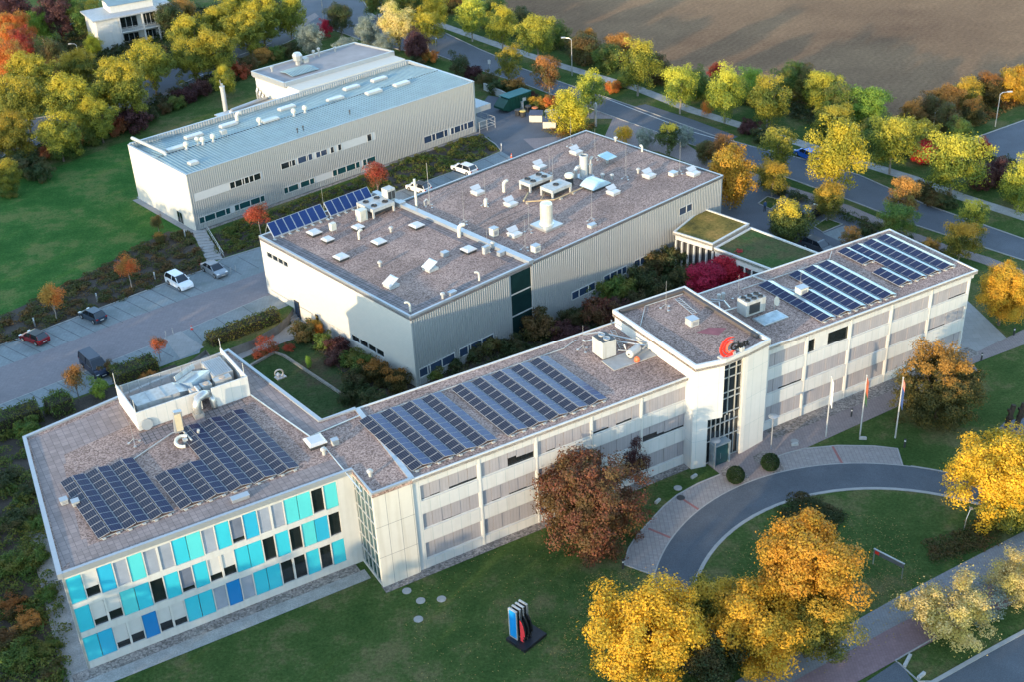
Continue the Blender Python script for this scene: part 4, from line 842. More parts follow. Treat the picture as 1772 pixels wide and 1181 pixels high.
# ------------------------------------------------------------------ small roof things
def at(F, A, s, v, z): return F(s, v, z), A
def unit(name, F, A, s, v, z, label, cat, group=None, rot=0):
    e = empty(name, F(s, v, z), A+R(rot), label, cat, group); KIDS[e.name] = []; return e
DOME = mat('skylight_dome', (0.47, 0.47, 0.47), 0.25, var=0.08, scale=1.5, spec=0.6)
def skylight(F, A, s, v, z, label, kind='closed', w=1.4, group='skylight hatches on the hall roofs', rot=0):
    t = unit('skylight', F, A, s, v, z, label, 'skylight', group, rot); h = w/2
    M().box(-h, h, -h, h, 0, 0.32).build('curb', DARKM if kind == 'closed' else WMET, t)
    g = M(); k = h+0.07
    lid = [(-k, -k, 0), (k, -k, 0), (k, k, 0), (-k, k, 0), (-k, -k, 0.09), (k, -k, 0.09), (k, k, 0.09), (-k, k, 0.09), (-k*0.72, -k*0.72, 0.25), (k*0.72, -k*0.72, 0.25), (k*0.72, k*0.72, 0.25), (-k*0.72, k*0.72, 0.25)]
    g.add(lid, [(3, 2, 1, 0), (0, 1, 5, 4), (1, 2, 6, 5), (2, 3, 7, 6), (3, 0, 4, 7), (4, 5, 9, 8), (5, 6, 10, 9), (6, 7, 11, 10), (7, 4, 8, 11), (8, 9, 10, 11)])
    o = g.build('lid', DOME, t); o.location = (0, 0, 0.33)
    if kind == 'open':                                                   # hinged up along its far side
        rr = R(-28); o.rotation_euler = (0, rr, 0); o.location = (0.0-h+h*math.cos(rr), 0, 0.36+h*math.sin(-rr))
    if kind == 'louvre':
        o.scale = (1, 1, 0.8); M().add([(-h-.05, h*0.1, 0.6), (h+.05, h*0.1, 0.6), (h+.25, h+0.15, 0.95), (-h+.0, h+0.15, 0.95)], [(0, 1, 2, 3)]).add([(-h-.05, h*0.1, 0.56), (h+.05, h*0.1, 0.56), (h+.25, h+0.15, 0.91), (-h+.0, h+0.15, 0.91)], [(3, 2, 1, 0)]).build('flap', DOME, t)
    return t
ZB = HB-0.1
for s, v, k, lab in [(5.3, 26.4, 'closed', 'closed square skylight closest to the solar collectors'), (5.3, 23.4, 'closed', 'small closed skylight just in front of the collector-side skylight'), (10.1, 23.5, 'closed', 'closed skylight beside the small white pump box and collectors'),
        (9.3, 18.0, 'closed', 'closed skylight in the middle of the collector hall roof'), (3.5, 18.0, 'closed', 'closed skylight nearest the cream wall'), (15.6, 18.3, 'closed', 'closed skylight right beside the fan table and party wall'),
        (15.5, 8.0, 'closed', 'closed skylight by the party wall near the green stair glass'), (9.2, 7.7, 'open', 'propped open skylight in the middle of the row nearest the office wing'), (3.3, 7.7, 'open', 'propped open skylight nearest the front corner of the collector hall')]:
    skylight(FB, BA, s, v, ZB, lab, k, 1.15 if 'small' in lab else 1.4)
FC = lambda s, v, z=0.0: FB(s+BL, v, z)
for s, v, lab in [(28.4, 20.8, 'white flapped skylight nearest the far corner of the broad hall'), (21.1, 20.7, 'white flapped skylight near the yard edge behind the twin fan tables'), (28.9, 7.2, 'white flapped skylight right of the lone slim mast on the broad hall'),
        (21.5, 6.9, 'white flapped skylight just in front of the barrel skylight'), (33.5, 3.2, 'white tilted skylight closest to the small high window of the broad hall'), (9.7, 14.3, 'white flapped skylight left of the fan tables'),
        (3.7, 7.0, 'white flapped skylight left of the steel tank'), (9.3, 20.5, 'white flapped skylight near the yard edge and bent pipe')]:
    skylight(FC, BA, s, v, HB+.01, lab, 'louvre', 1.35)
t = unit('roof_hatch', FC, BA, 28.7, 14.9, HB, 'pale blue raised hatch on a post behind the barrel skylight', 'hatch')
M().cbox(0, 0, 0.0, 0.25, 0.25, 1.0).build('post', STEEL, t); M().rbox((0, 0, 1.1), 1.9, 1.9, 0.12, Matrix.Rotation(R(8), 3, 'X')).build('lid', mat('pale_blue_glazing', (0.35, 0.5, 0.55), 0.2), t)
# barrel skylight
t = unit('barrel_skylight', FC, BA, 21.6, 10.3, HB, 'large blue curved barrel skylight on the broad hall', 'skylight')
M().box(-1.7, 1.7, -1.25, 1.25, 0, 0.35).build('curb', DARKM, t); g = M(); pr = [(-1.75+3.5*i/8, 0.35+0.75*math.sin(math.pi*i/8)**0.8) for i in range(9)]
for i in range(8): g.add([(pr[i][0], -1.3, pr[i][1]), (pr[i+1][0], -1.3, pr[i+1][1]), (pr[i+1][0], 1.3, pr[i+1][1]), (pr[i][0], 1.3, pr[i][1])], [(0, 1, 2, 3)])
g.add([(x, -1.3, z_) for x, z_ in pr], [tuple(range(9))[::-1]]); g.add([(x, 1.3, z_) for x, z_ in pr], [tuple(range(9))]); g.build('vault', mat('vault_glazing', (0.42, 0.55, 0.62), 0.22, var=0.15, scale=0.8, spec=0.6), t)
# steel tank and stack
t = unit('steel_tank', FC, BA, 8.4, 6.1, HB, 'tall round steel tank on a square plate on the broad hall', 'tank')
M().cbox(0, 0, 0.02, 3.0, 3.0, 0.3).build('plate', STEEL, t); M().lathe([(0.95, 0.32), (0.95, 0.42), (0.8, 0.5), (0.8, 3.1), (0.72, 3.22), (0.1, 3.35)], 20).build('drum', mat('brushed_tank', (0.66, 0.62, 0.52), 0.3, 0.4), t, smooth=False)
t = unit('vent_stack', FC, BA, 23.0, 13.9, HB, 'tall open round vent stack with a side elbow pipe on the broad hall', 'stack')
M().cbox(0, 0, 0.02, 2.2, 2.0, 0.15).build('plate', COPE, t); M().lathe([(0.58, 0.1), (0.58, 3.0), (0.64, 3.05), (0.64, 3.2), (0.45, 3.2), (0.45, 2.6)], 16).build('drum', WMET, t)
M().tube([(-0.5, 0.2, 1.6), (-1.0, 0.3, 1.6), (-1.25, 0.35, 1.3), (-1.25, 0.35, 0.1)], 0.28, 10).build('elbow_pipe', STEEL, t); M().cyl(0.85, -0.4, 0.1, 1.7, 0.32, n=12).build('side_drum', GREYM, t); M().tube([(0.85, -0.4, 1.7), (0.95, -0.3, 2.3), (1.5, -0.1, 2.5)], 0.2, 8).build('outlet', WMET, t)
t = unit('vent_drum', FC, BA, 19.7, 13.4, HB, 'short round vent drum with dark louvres between fan table and tall stack', 'vent'); M().cyl(0, 0, 0, 1.2, 0.55, n=16).build('louvres', DARKM, t); M().lathe([(0.62, 1.15), (0.66, 1.5), (0.45, 1.7), (0.05, 1.75)], 16).build('cap', CREMM, t)
def fan_table(F, A, s, v, z, label, w=3.2, d=2.2, nf=(2, 2), rot=0, h=1.3):
    t = unit('fan_table', F, A, s, v, z, label, 'cooling unit', None, rot)
    M().cbox(0, 0, h-0.45, w, d, 0.45).build('casing', WMET, t)
    for x in (-1, 1):
        for y in (-1, 1): M().box(x*(w/2-0.14)-0.12, x*(w/2-0.14)+0.12, y*(d/2-0.14)-0.12, y*(d/2-0.14)+0.12, 0, h-0.45).build('leg', WMET, t)
    M().cbox(0, 0, h-0.95, w-0.5, d-0.5, 0.5).build('coil', DARKM, t)
    for i in range(nf[0]):
        for j in range(nf[1]):
            x = (i-(nf[0]-1)/2)*w/nf[0]; y = (j-(nf[1]-1)/2)*d/nf[1]
            M().lathe([(0.42, 0), (0.42, 0.14), (0.36, 0.14), (0.34, 0.03), (0.1, 0.03), (0.1, 0.1)], 14, (x, y, h)).build('fan', DARKM, t)
    return t
fan_table(FB, BA, 15.2, 26.4, ZB, 'white four-fan cooling table beside the solar collectors', 3.6, 3.6, (2, 2))
fan_table(FC, BA, 16.2, 16.3, HB, 'white four-fan cooling table left of its twin on the broad hall', 4.2, 2.2, (4, 1) if False else (2, 2))
fan_table(FC, BA, 16.4, 12.6, HB, 'white cooling table with two wide flat coils, nearest the steel tank', 3.6, 2.4, (1, 1))
t = unit('pipe_rack', FC, BA, 14.5, 11.6, HB, 'brown pipe rack on low feet beside the twin fan tables', 'pipe rack')
g = M().tube([(-3.2, 1.5, 0.35), (-0.2, -0.8, 0.35), (5.8, -0.8, 0.35)], 0.09, 6).tube([(-3.2, 1.9, 0.35), (-1.0, 3.4, 0.35)], 0.12, 6).tube([(-1.5, 0.4, 0.4), (2.5, 2.9, 0.4), (4.4, 3.0, 0.4)], 0.07, 6); g.build('pipes', mat('rusty_pipe', (0.42, 0.30, 0.16), 0.6), t)
g = M()
for x, y in ((-3, 1.4), (-1.2, 0.1), (1, -0.8), (3.4, -0.8), (5.6, -0.8)): g.cbox(x, y, 0, 0.35, 0.35, 0.25)
g.build('feet', KERB, t)
# boxes beside the fan table on the collector hall
t = unit('air_unit', FB, BA, 12.2, 25.5, ZB, 'ribbed cream air unit standing at the corner of the four-fan table', 'air unit'); ribs(-0.6, 0.6, -0.5, 0.1, 1.45, [], 0.2, 0.06).build('fins', CREMM, t); M().cbox(0, 0, 0, 1.2, 1.0, 1.5).build('casing', CREMM, t)
t = unit('air_unit', FB, BA, 17.6, 26.6, ZB+.9, 'tall cream air unit with dark louvres raised at the party wall', 'air unit'); M().cbox(0, 0, 0, 1.3, 1.3, 1.6).build('casing', WMET, t)
for x0 in (-0.55, 0.05): M().box(x0, x0+0.5, -0.68, -0.655, 0.2, 1.3).build('louvre', DARKM, t)
M().cbox(0, 0, -0.9, 1.0, 1.0, 0.9).build('stand', STEEL, t)
t = unit('pump_box', FB, BA, 7.4, 25.2, ZB, 'small white pump box on legs behind the small skylight', 'box'); M().cbox(0, 0, 0.35, 0.75, 0.6, 0.95).build('casing', CREMM, t); g = M()
for x in (-.3, .3):
    for y in (-.22, .22): g.cbox(x, y, 0, .06, .06, .35)
g.build('stand', STEEL, t)
# tilted solar collectors
def collectors(s0, n, label):
    t = unit('solar_collector', FB, BA, s0, 29.0, ZB, label, 'solar collector', 'tilted solar collectors on the middle hall')
    d = Vector((0, math.cos(R(49)), math.sin(R(49)))); up = Vector((0, -d.z, d.y)); rot = Matrix(((1, 0, 0), (0, d.y, up.y), (0, d.z, up.z))); Lp = 2.0
    for i in range(n):
        g = M(); g.mi = 1; c = Vector((i*1.18+0.58, 0, 0.35))+d*(Lp/2); g.rbox(c, 1.14, Lp, 0.1, rot); g.mi = 0; g.rbox(c+up*0.055, 1.04, Lp-0.1, 0.01, rot); g.build('panel', [mat_coll, GREYM], t)
    g = M()
    for i in range(n+1):
        x = i*1.18; a = Vector((x, 0, 0.3)); b = a+d*1.9; g.tube([a, b], 0.04, 5); g.tube([b, (x, b.y+0.9, 0)], 0.035, 5); g.tube([a, (x, 0, 0)], 0.04, 5); g.cbox(x, -0.15, 0, 0.3, 0.5, 0.12)
    g.tube([(0, 0, 0.28), (n*1.18, 0, 0.28)], 0.05, 6); g.build('frame', STEEL, t)
mat_coll = mat('collector_glass', (0.006, 0.022, 0.10), 0.2, var=0.12, scale=0.3, spec=0.4)
collectors(0.9, 7, 'left bank of seven tilted blue solar collectors on the middle hall')
collectors(9.7, 6, 'right bank of six tilted blue solar collectors on the middle hall')
# masts
def mast(F, A, s, v, z, h, label, thick=0.023, group='thin lightning rods on the roofs'):
    t = unit('lightning_rod', F, A, s, v, z, label, 'lightning rod', group)
    M().tube([(0, 0, 0.1), (0, 0, h)], thick, 6, thick*0.6).build('rod', STEEL, t)
    g = M()
    for k in range(3): a = R(120*k+20); g.tube([(0, 0, 0.6), (0.55*math.cos(a), 0.55*math.sin(a), 0.08)], 0.02, 4); g.cyl(0.55*math.cos(a), 0.55*math.sin(a), 0, 0.1, 0.14, n=8)
    g.build('tripod', STEEL, t); return t
for s, v, lab in [(20.3, 17.9, 'lightning rod behind the four-fan table of the broad hall'), (29.8, 23.3, 'lightning rod near the far yard corner of the broad hall'), (28.6, 17.2, 'lightning rod between tall stack and yard corner of the broad hall'),
        (26.3, 9.1, 'lightning rod standing alone right of the barrel skylight'), (32.7, 5.0, 'lightning rod by the flat beige box near the high window'), (13.3, 2.9, 'lightning rod near the low white box at the ribbed edge'),
        (5.7, 6.5, 'lightning rod just left of the steel tank plate'), (1.9, 3.1, 'lightning rod at the cream cube by the stair glass'), (7.4, 16.7, 'lightning rod in front of the yard-side elbow pipe'),
        (1.8, 14.5, 'lightning rod behind the party wall on the broad hall'), (17.5, 14.3, 'lightning rod rising between the two fan tables')]:
    mast(FC, BA, s, v, HB, 4.6, lab)
mast(FB, BA, BL+2.2, 22.0, HB, 6.2, 'tall tripod rod behind the party wall beside the white pole', 0.05)
mast(FB, BA, 17.2, 6.4, ZB, 3.2, 'short lightning rod at the white box by the party wall'); mast(FB, BA, 9.2, 29.6, ZB, 5.0, 'lightning rod between the two collector banks')
mast(FW, WA, 35.0, 10.4, TZ-0.35, 3.3, 'lightning rod on the entrance tower roof'); mast(FW, WA, 44.3, 9.9, RZ, 3.0, 'lightning rod behind the chiller on the east wing'); mast(FW, WA, 51.0, 7.6, RZ, 2.4, 'lightning rod by the vent among the silver solar rows')
mast(FW, WA, 24.5, 10.2, RZ, 3.0, 'lightning rod behind the chiller on the west wing'); mast(FW, WA, -19.0, 19.5, RZ, 2.6, 'lightning rod left of the bent duct on the turquoise block')
t = unit('mast', FB, BA, BL+0.9, 23.2, HB, 'thick white pole with elbow pipe behind the party wall', 'pole'); M().tube([(0, 0, 0), (0, 0, 4.0)], 0.16, 10).build('pole', CREMM, t); M().tube([(0.9, -0.6, 0), (0.9, -0.6, 0.7), (1.2, -0.6, 0.9), (1.5, -0.6, 0.6), (1.5, -0.6, 0.1)], 0.12, 8).build('elbow_pipe', STEEL, t)
def goose(F, A, s, v, z, h, r, label, rot=0):
    t = M().tube([(0, 0, 0), (0, 0, h)]+[(h*0.45*(1-math.cos(R(a))), 0, h+h*0.45*math.sin(R(a))) for a in (30, 60, 90, 120)], r, 9).build('elbow_pipe', CREMM)
    t.location = F(s, v, z); t.rotation_euler = (0, 0, A+R(rot)); return tag(t, label, 'vent pipe', 'bent vent pipes on the roofs')
goose(FC, BA, 12.1, 18.3, HB, 1.0, 0.22, 'bent vent pipe curving up between two flapped skylights'); goose(FC, BA, 7.3, 16.6, HB, 0.55, 0.24, 'squat elbow vent nearest the yard-side flapped skylights', 40)
goose(FB, BA, 17.5, 12.1, ZB, 1.1, 0.24, 'large cream elbow vent leaning over the party wall', -20); goose(FB, BA, 8.4, 21.0, ZB, 0.8, 0.16, 'cream elbow vent in front of the collector-side skylights')
goose(FB, BA, 11.3, 1.2, ZB, 0.8, 0.12, 'bent vent pipe near the middle of the ribbed front edge', 150); goose(FB, BA, 0.9, 1.1, ZB, 0.9, 0.12, 'bent vent pipe at the very front corner of the collector hall', 150)
goose(FC, BA, 35.2, 14.2, HB, 0.6, 0.14, 'bent vent pipe on the far edge of the broad hall', 90)
def cap(F, A, s, v, z, label, r=0.16, h=0.5, mt=None):
    t = M().lathe([(r, 0), (r, h), (r*1.8, h), (r*1.9, h+0.12), (r*1.2, h+0.25), (0.03, h+0.3)], 12).build('mushroom_vent', mt or WMET); t.location = F(s, v, z); return tag(t, label, 'vent', 'mushroom vents on the roofs')
for F, A, s, v, z, lab in [(FB, BA, 12.5, 19.7, ZB, 'mushroom vent between the two middle skylights'), (FB, BA, 5.5, 12.8, ZB, 'lone small round vent in the middle gravel of the collector hall'), (FB, BA, 5.5, 0.9, ZB, 'small round vent next to the small box on the front edge'),
        (FB, BA, 18.0, 6.3, ZB+.3, 'slender vent on the party wall coping'), (FC, BA, 24.3, 11.6, HB, 'round vent with wide skirt just behind the barrel skylight'), (FC, BA, 25.0, 10.5, HB, 'slim vent right of the barrel skylight'), (FC, BA, 28.9, 9.2, HB, 'small grey vent behind the flapped skylight near the mast'), (FC, BA, 35.6, 19.8, HB, 'vent on the far rim of the broad hall'),
        (FW, WA, -4.9, 8.0, RZ, 'small round vent at the end of the paver strip on the turquoise block'), (FW, WA, -2.8, 2.6, RZ, 'round white vent on the stair tower roof'), (FW, WA, -17.9, 22.9, RZ, 'small vent by the plant enclosure')]:
    cap(F, A, s, v, z, lab)
def boxy(F, A, s, v, z, a, b, h, label, mt=None, cat='box', rot=0):
    t = unit('roof_box', F, A, s, v, z, label, cat, None, rot); M().cbox(0, 0, 0, a, b, h).build('casing', mt or WMET, t); M().cbox(0, 0, h, a+0.08, b+0.08, 0.06).build('lid', COPE, t)
    M().box(-a*0.32, a*0.32, -b/2-0.02, -b/2-0.002, h*0.2, h*0.75).build('grille', GREYM, t); return t
boxy(FC, BA, 2.0, 9.0, HB, 0.9, 0.8, 1.05, 'cream cube with a yellow grille behind the party wall', CREMM); boxy(FC, BA, 2.4, 1.8, HB, 0.9, 0.8, 0.85, 'cream cube at the corner above the green stair glass', CREMM)
boxy(FC, BA, 12.1, 1.7, HB, 1.0, 0.7, 0.35, 'low white box close to the ribbed front edge'); boxy(FC, BA, 31.6, 5.2, HB, 1.0, 0.9, 0.45, 'low beige box behind the tilted skylight', CREMM)
boxy(FB, BA, 12.8, 9.3, ZB, 0.8, 0.7, 0.5, 'small grey box behind the open skylight', COPE); boxy(FB, BA, 17.5, 4.3, ZB, 0.8, 0.6, 0.5, 'small grey box on the pavers by the party wall', COPE); boxy(FB, BA, 16.7, 6.1, ZB, 0.9, 0.45, 0.9, 'upright white box by the party wall near the corner skylight')
boxy(FB, BA, 6.9, 0.9, ZB, 0.9, 0.6, 0.35, 'small grey box on the front edge pavers', COPE); boxy(FB, BA, 18.4, 25.3, ZB, 1.0, 1.0, 0.6, 'grey box at the foot of the raised air unit', COPE)
boxy(FW, WA, 35.2, 6.2, TZ-0.35, 1.0, 1.0, 0.7, 'white square box beside the red patch on the tower roof'); boxy(FW, WA, 50.6, 6.9, RZ, 1.1, 0.9, 0.9, 'cream vent box among the silver solar rows', CREMM)
boxy(FW, WA, -4.4, 10.6, RZ, 0.55, 0.45, 0.25, 'tiny box by the cable duct corner'); boxy(FW, WA, -25.9, 14.3 if False else 13.2, RZ, 0.6, 0.6, 0.4, 'right one of two small white cubes left of the solar field'); boxy(FW, WA, -26.7, 14.0, RZ, 0.6, 0.6, 0.4, 'left one of two small white cubes left of the solar field')
boxy(FW, WA, -13.6, 5.9, RZ, 1.5, 0.6, 0.3, 'jumble of low grey boxes on the front paver strip of the turquoise block', GREYM); boxy(FW, WA, -3.4, 9.0, RZ, 0.6, 0.5, 0.5, 'small white box on the roof joint near the white dome')
skylight(FW, WA, -4.9, 10.0, RZ, 'white square dome where the turquoise block meets the stair tower', 'closed', 1.6, None)
# chillers on the wing
def chiller(s, v, rot, label):
    t = unit('chiller', FW, WA, s, v, RZ, label, 'chiller', None, rot)
    M().cbox(0, 0, 0.1, 2.6, 1.5, 1.7).build('casing', WMET, t); M().box(-0.9, 0.5, -0.79, -0.76, 0.35, 1.45).build('coil', DARKM, t)
    for i in range(3):
        for j in range(2): M().lathe([(0.3, 0), (0.3, 0.12), (0.25, 0.12), (0.24, 0.02), (0.08, 0.02), (0.08, 0.08)], 12, (-0.85+i*0.85, -0.35+j*0.7, 1.8)).build('fan', DARKM, t)
    return t
chiller(43.6, 6.9, 0, 'white chiller with six fans and a dark coil on the east wing')
t = unit('pipework', FW, WA, 41.5, 8.6, RZ, 'silver pipes and two small pumps behind the east wing chiller', 'pipework')
g = M().tube([(-0.6, 2.2, 0.4), (0.3, 1.4, 0.4), (-1.0, -0.4, 0.4), (1.0, -0.8, 0.5)], 0.09, 6).tube([(0.0, 2.4, 0.4), (0.9, 1.3, 0.4), (0.4, -0.3, 0.4)], 0.09, 6); g.build('pipes', STEEL, t)
for x in (0.9, 1.5): M().lathe([(0.16, 0), (0.16, 0.5), (0.22, 0.55), (0.22, 0.8), (0.05, 0.85)], 10, (x, 2.2, 0)).build('pump', WMET, t)
t = unit('satellite_dish', FW, WA, 46.0, 6.0, RZ, 'grey satellite dish right of the east wing chiller', 'satellite dish', rot=20); M().lathe([(0.06, 0), (0.06, 0.9)], 8).build('post', GREYM, t); o = M().lathe([(0.02, 0), (0.3, 0.05), (0.5, 0.16), (0.52, 0.18)], 16).build('dish', GREYM, t); o.location = (0, -0.1, 1.0); o.rotation_euler = (R(70), 0, 0)
t = unit('glass_roof_panel', FW, WA, 44.3, 4.6, RZ, 'flat glazed frame lying in front of the east wing chiller', 'roof light'); M().cbox(0, 0, 0.0, 3.3, 1.9, 0.16).build('frame', STEEL, t); M().cbox(0, 0, 0.16, 3.0, 1.65, 0.02).build('pane', mat('cloudy_glass', (0.30, 0.36, 0.38), 0.2, var=0.4, scale=1.2), t)
t = unit('chiller', FW, WA, 26.4, 8.3, RZ, 'white two-fan chiller with a steel buffer drum on the west wing', 'chiller')
M().cbox(-0.6, 0, 0.15, 1.6, 1.9, 1.9).build('casing', WMET, t); M().cbox(-0.6, 0, 2.05, 1.5, 1.8, 0.05).build('top_plate', DARKM, t)
for y in (-0.45, 0.45): M().lathe([(0.35, 0), (0.35, 0.15), (0.28, 0.15), (0.28, 0.03), (0.1, 0.03), (0.1, 0.1)], 12, (-0.6, y, 2.1)).build('fan', GREYM, t)
g = M()
for z_ in (0.7, 1.1, 1.5): g.box(0.22, 0.26, -0.7, 0.7, z_, z_+0.22)
g.build('louvre', mat('tan_louvre', (0.36, 0.27, 0.18), 0.6), t)
o = M().lathe([(0.1, -0.85), (0.42, -0.75), (0.45, -0.6), (0.45, 0.6), (0.42, 0.75), (0.1, 0.85)], 16).build('buffer_drum', WMET, t); o.rotation_euler = (0, R(90), R(20)); o.location = (1.6, -2.0, 0.65)
M().lathe([(0.05, 0), (0.28, 0.1), (0.3, 0.3), (0.2, 0.5), (0.03, 0.6)], 12, (1.3, -3.0, 0)).build('expansion_vessel', mat('orange_vessel', (0.75, 0.13, 0.04), 0.4), t)
g = M().tube([(-1.2, 2.6, 0.5), (0.3, 2.4, 0.5), (3.4, -1.6, 0.5), (2.6, -2.0, 0.5)], 0.1, 6).tube([(-1.2, 3.0, 0.5), (-1.2, 2.6, 0.5)], 0.1, 6).tube([(-1.0, 3.2, 1.0), (0.6, 2.7, 1.0), (3.7, -1.4, 0.7)], 0.09, 6).tube([(0.4, -1.0, 0.7), (1.0, -1.6, 0.7), (1.0, -1.2, 1.2)], 0.08, 6)
g.build('pipes', STEEL, t); M().box(-1.6, 3.6, -3.2, -1.0, 0.0, 0.1).build('base_slab', KERB, t)
t = unit('ladder', FW, WA, 28.6, 10.0, RZ+0.08, 'flat grey ladder lying beside the tower wall on the west wing', 'ladder', rot=-20)
g = M().box(-0.25, -0.2, -2, 2, 0, 0.06).box(0.2, 0.25, -2, 2, 0, 0.06)
for i in range(12): g.box(-0.2, 0.2, -1.9+i*0.34, -1.84+i*0.34, 0.01, 0.05)
g.build('rails_and_rungs', STEEL, t)
t = unit('ladder', FW, WA, 37.0, 9.6, TZ-0.3, 'flat grey ladder lying on the entrance tower roof', 'ladder', rot=-8)
g = M().box(-0.3, -0.25, -1.9, 1.9, 0, 0.06).box(0.25, 0.3, -1.9, 1.9, 0, 0.06)
for i in range(11): g.box(-0.25, 0.25, -1.8+i*0.35, -1.74+i*0.35, 0.01, 0.05)
g.build('rails_and_rungs', STEEL, t)
for i, (pts, lab) in enumerate([([(0.9, 11.3), (10.5, 11.4), (23, 11.5), (25.0, 12.3)], 'silver cable run along the back of the west wing roof'), ([(30.6, 8.8), (33.5, 12.0), (38.4, 11.9)], 'silver cable crossing the tower roof'),
        ([(46.0, 11.3), (58.7, 11.3), (60.4, 12.7)], 'silver cable run behind the silver solar rows'), ([(49.0, 13.0), (50.4, 7.4)], 'white cable bridge from the rear rim to the vent box')]):
    zz = RZ+0.12 if i != 1 else TZ-0.25
    tag(M().tube([FW(a, b, zz) for a, b in pts], 0.05 if i != 3 else 0.1, 5).build('cable_run', WMET), lab, 'cable', 'cable runs on the office roofs')
# plant enclosure on the turquoise block
t = unit('plant_enclosure', FW, WA, -18.0, 21.4, RZ, 'white walled rooftop plant enclosure with a mesh fence at its back', 'plant enclosure', rot=2.6)
M().box(0, 6.2, 0, 0.12, 0, 2.0).build('front_wall', PANEL, t); M().box(7.3, 11.0, -0.5, -0.38, 0, 2.2).build('front_wall', PANEL, t); M().box(6.2, 6.32, 0, 1.3, 0, 2.0).build('return_wall', WHITE, t)
M().box(0, 0.12, 0.12, 6.0, 0, 2.1).build('side_wall', WHITE, t); M().box(10.88, 11.0, -0.38, 6.4, 0, 2.2).build('side_wall', WHITE, t)
g = M()
for i in range(11): g.box(0.1+i*1.07, 0.17+i*1.07, 6.2, 6.27, 0, 1.7)
g.box(0, 11.0, 6.2, 6.26, 1.66, 1.74); g.build('fence_post', WMET, t)
mm, tt_, pp = nodes('wire_mesh'); pp.inputs['Base Color'].default_value = (0.5, 0.5, 0.5, 1); pp.inputs['Alpha'].default_value = 0.45; pp.inputs['Roughness'].default_value = 0.5
M().box(0.1, 10.9, 6.22, 6.235, 0.1, 1.66).build('mesh_panel', mm, t)
for x, y in ((0.05, 0.1), (0.05, 6.1), (10.95, 6.3), (10.95, 0.2)): M().tube([(x, y, 0), (x, y, 3.4)], 0.035, 5).build('corner_rod', WMET, t)
t = unit('air_handler', FW, WA, -15.4, 24.2, RZ, 'long pale blue-white air handling unit inside the plant enclosure', 'air handler', rot=2.6)
M().cbox(0, 0, 0.2, 4.2, 2.2, 1.5).build('casing', WMET, t); 
for x in (-2.13, -0.7, 0.7): M().cbox(x+0.03, 0, 1.7, 0.06, 2.2, 0.05).build('seam', COPE, t)
M().add([(2.1, -1.1, 0.3), (3.4, -0.6, 0.3), (3.4, 0.6, 0.3), (2.1, 1.1, 0.3), (2.1, -1.1, 1.7), (3.4, -0.6, 1.2), (3.4, 0.6, 1.2), (2.1, 1.1, 1.7)], [(4, 5, 6, 7), (0, 1, 5, 4), (1, 2, 6, 5), (2, 3, 7, 6)]).build('transition_duct', STEEL, t)
t = unit('duct', FW, WA, -11.3, 25.3, RZ, 'blue-grey folded rectangular duct in the middle of the plant enclosure', 'duct', rot=30)
M().rbox((0, 0, 1.2), 2.6, 2.6, 0.9, Matrix.Rotation(R(-18), 3, 'X')).build('body', mat('blue_grey_duct', (0.32, 0.40, 0.47), 0.3, 0.5), t); M().rbox((0, 1.0, 1.9), 2.7, 0.08, 0.5, Matrix.Rotation(R(-18), 3, 'X')).build('flange', WMET, t)
t = unit('air_handler', FW, WA, -8.7, 25.6, RZ, 'slatted white air unit at the right end of the plant enclosure', 'air handler', rot=2.6)
M().cbox(0, 0, 0.2, 2.0, 3.4, 1.6).build('casing', WMET, t); g = M()
for i in range(9): g.cbox(-0.85+i*0.21, 0, 1.8, 0.06, 3.3, 0.06)
g.build('slats', COPE, t)
for i, (s, v) in enumerate([(-11.9, 22.7), (-10.7, 23.0), (-9.0, 23.2)]):
    tt = unit('condenser', FW, WA, s, v, RZ, ('left', 'middle', 'right')[i]+' of three white condensers with rusty fan tops behind the enclosure front', 'condenser', 'condensers in the plant enclosure', rot=2.6)
    M().cbox(0, 0, 0.6, 1.0 if i < 2 else 1.7, 0.8, 1.25).build('casing', WMET, tt); M().cyl(0, 0, 1.85, 1.92, 0.3, n=14).build('fan', mat('rusty_fan', (0.45, 0.33, 0.24), 0.6), tt)
t = unit('duct', FW, WA, -12.0, 20.8, RZ, 'fat silver elbow duct bending down in front of the plant enclosure', 'duct'); M().tube([(1.1, 0.9, 1.4), (0.5, 0.6, 1.75), (-0.2, 0.2, 1.7), (-0.45, 0.0, 1.2), (-0.45, -0.1, 0.4)], 0.42, 12).tube([(1.1, 0.9, 1.4), (1.3, 0.5, 0.9), (1.3, 0.4, 0.1)], 0.3, 10).build('elbow', STEEL, t, smooth=True); M().cbox(-0.45, -0.1, 0, 0.95, 0.95, 0.4).build('base', STEEL, t)
t = unit('round_grille', FW, WA, -17.2, 20.9, RZ, 'round white disc leaning at the corner of the plant enclosure', 'disc', rot=2.6); o = M().cyl(0, 0, 0, 0.08, 0.55, n=20).build('disc', COPE, t); o.rotation_euler = (R(80), 0, 0); o.location = (0, 0.35, 0.55)
t = unit('vent_box', FW, WA, -15.0, 18.2, RZ, 'tall slatted silver vent box with a curved hose between the solar fields', 'vent')
M().rbox((0.1, 0.4, 1.5), 0.75, 0.5, 2.2, Matrix.Rotation(R(6), 3, 'Y')).build('casing', STEEL, t); M().box(-0.2, 0.42, 0.12, 0.14, 0.6, 2.4).build('grille', mat('tan_grille', (0.5, 0.42, 0.28), 0.5), t)
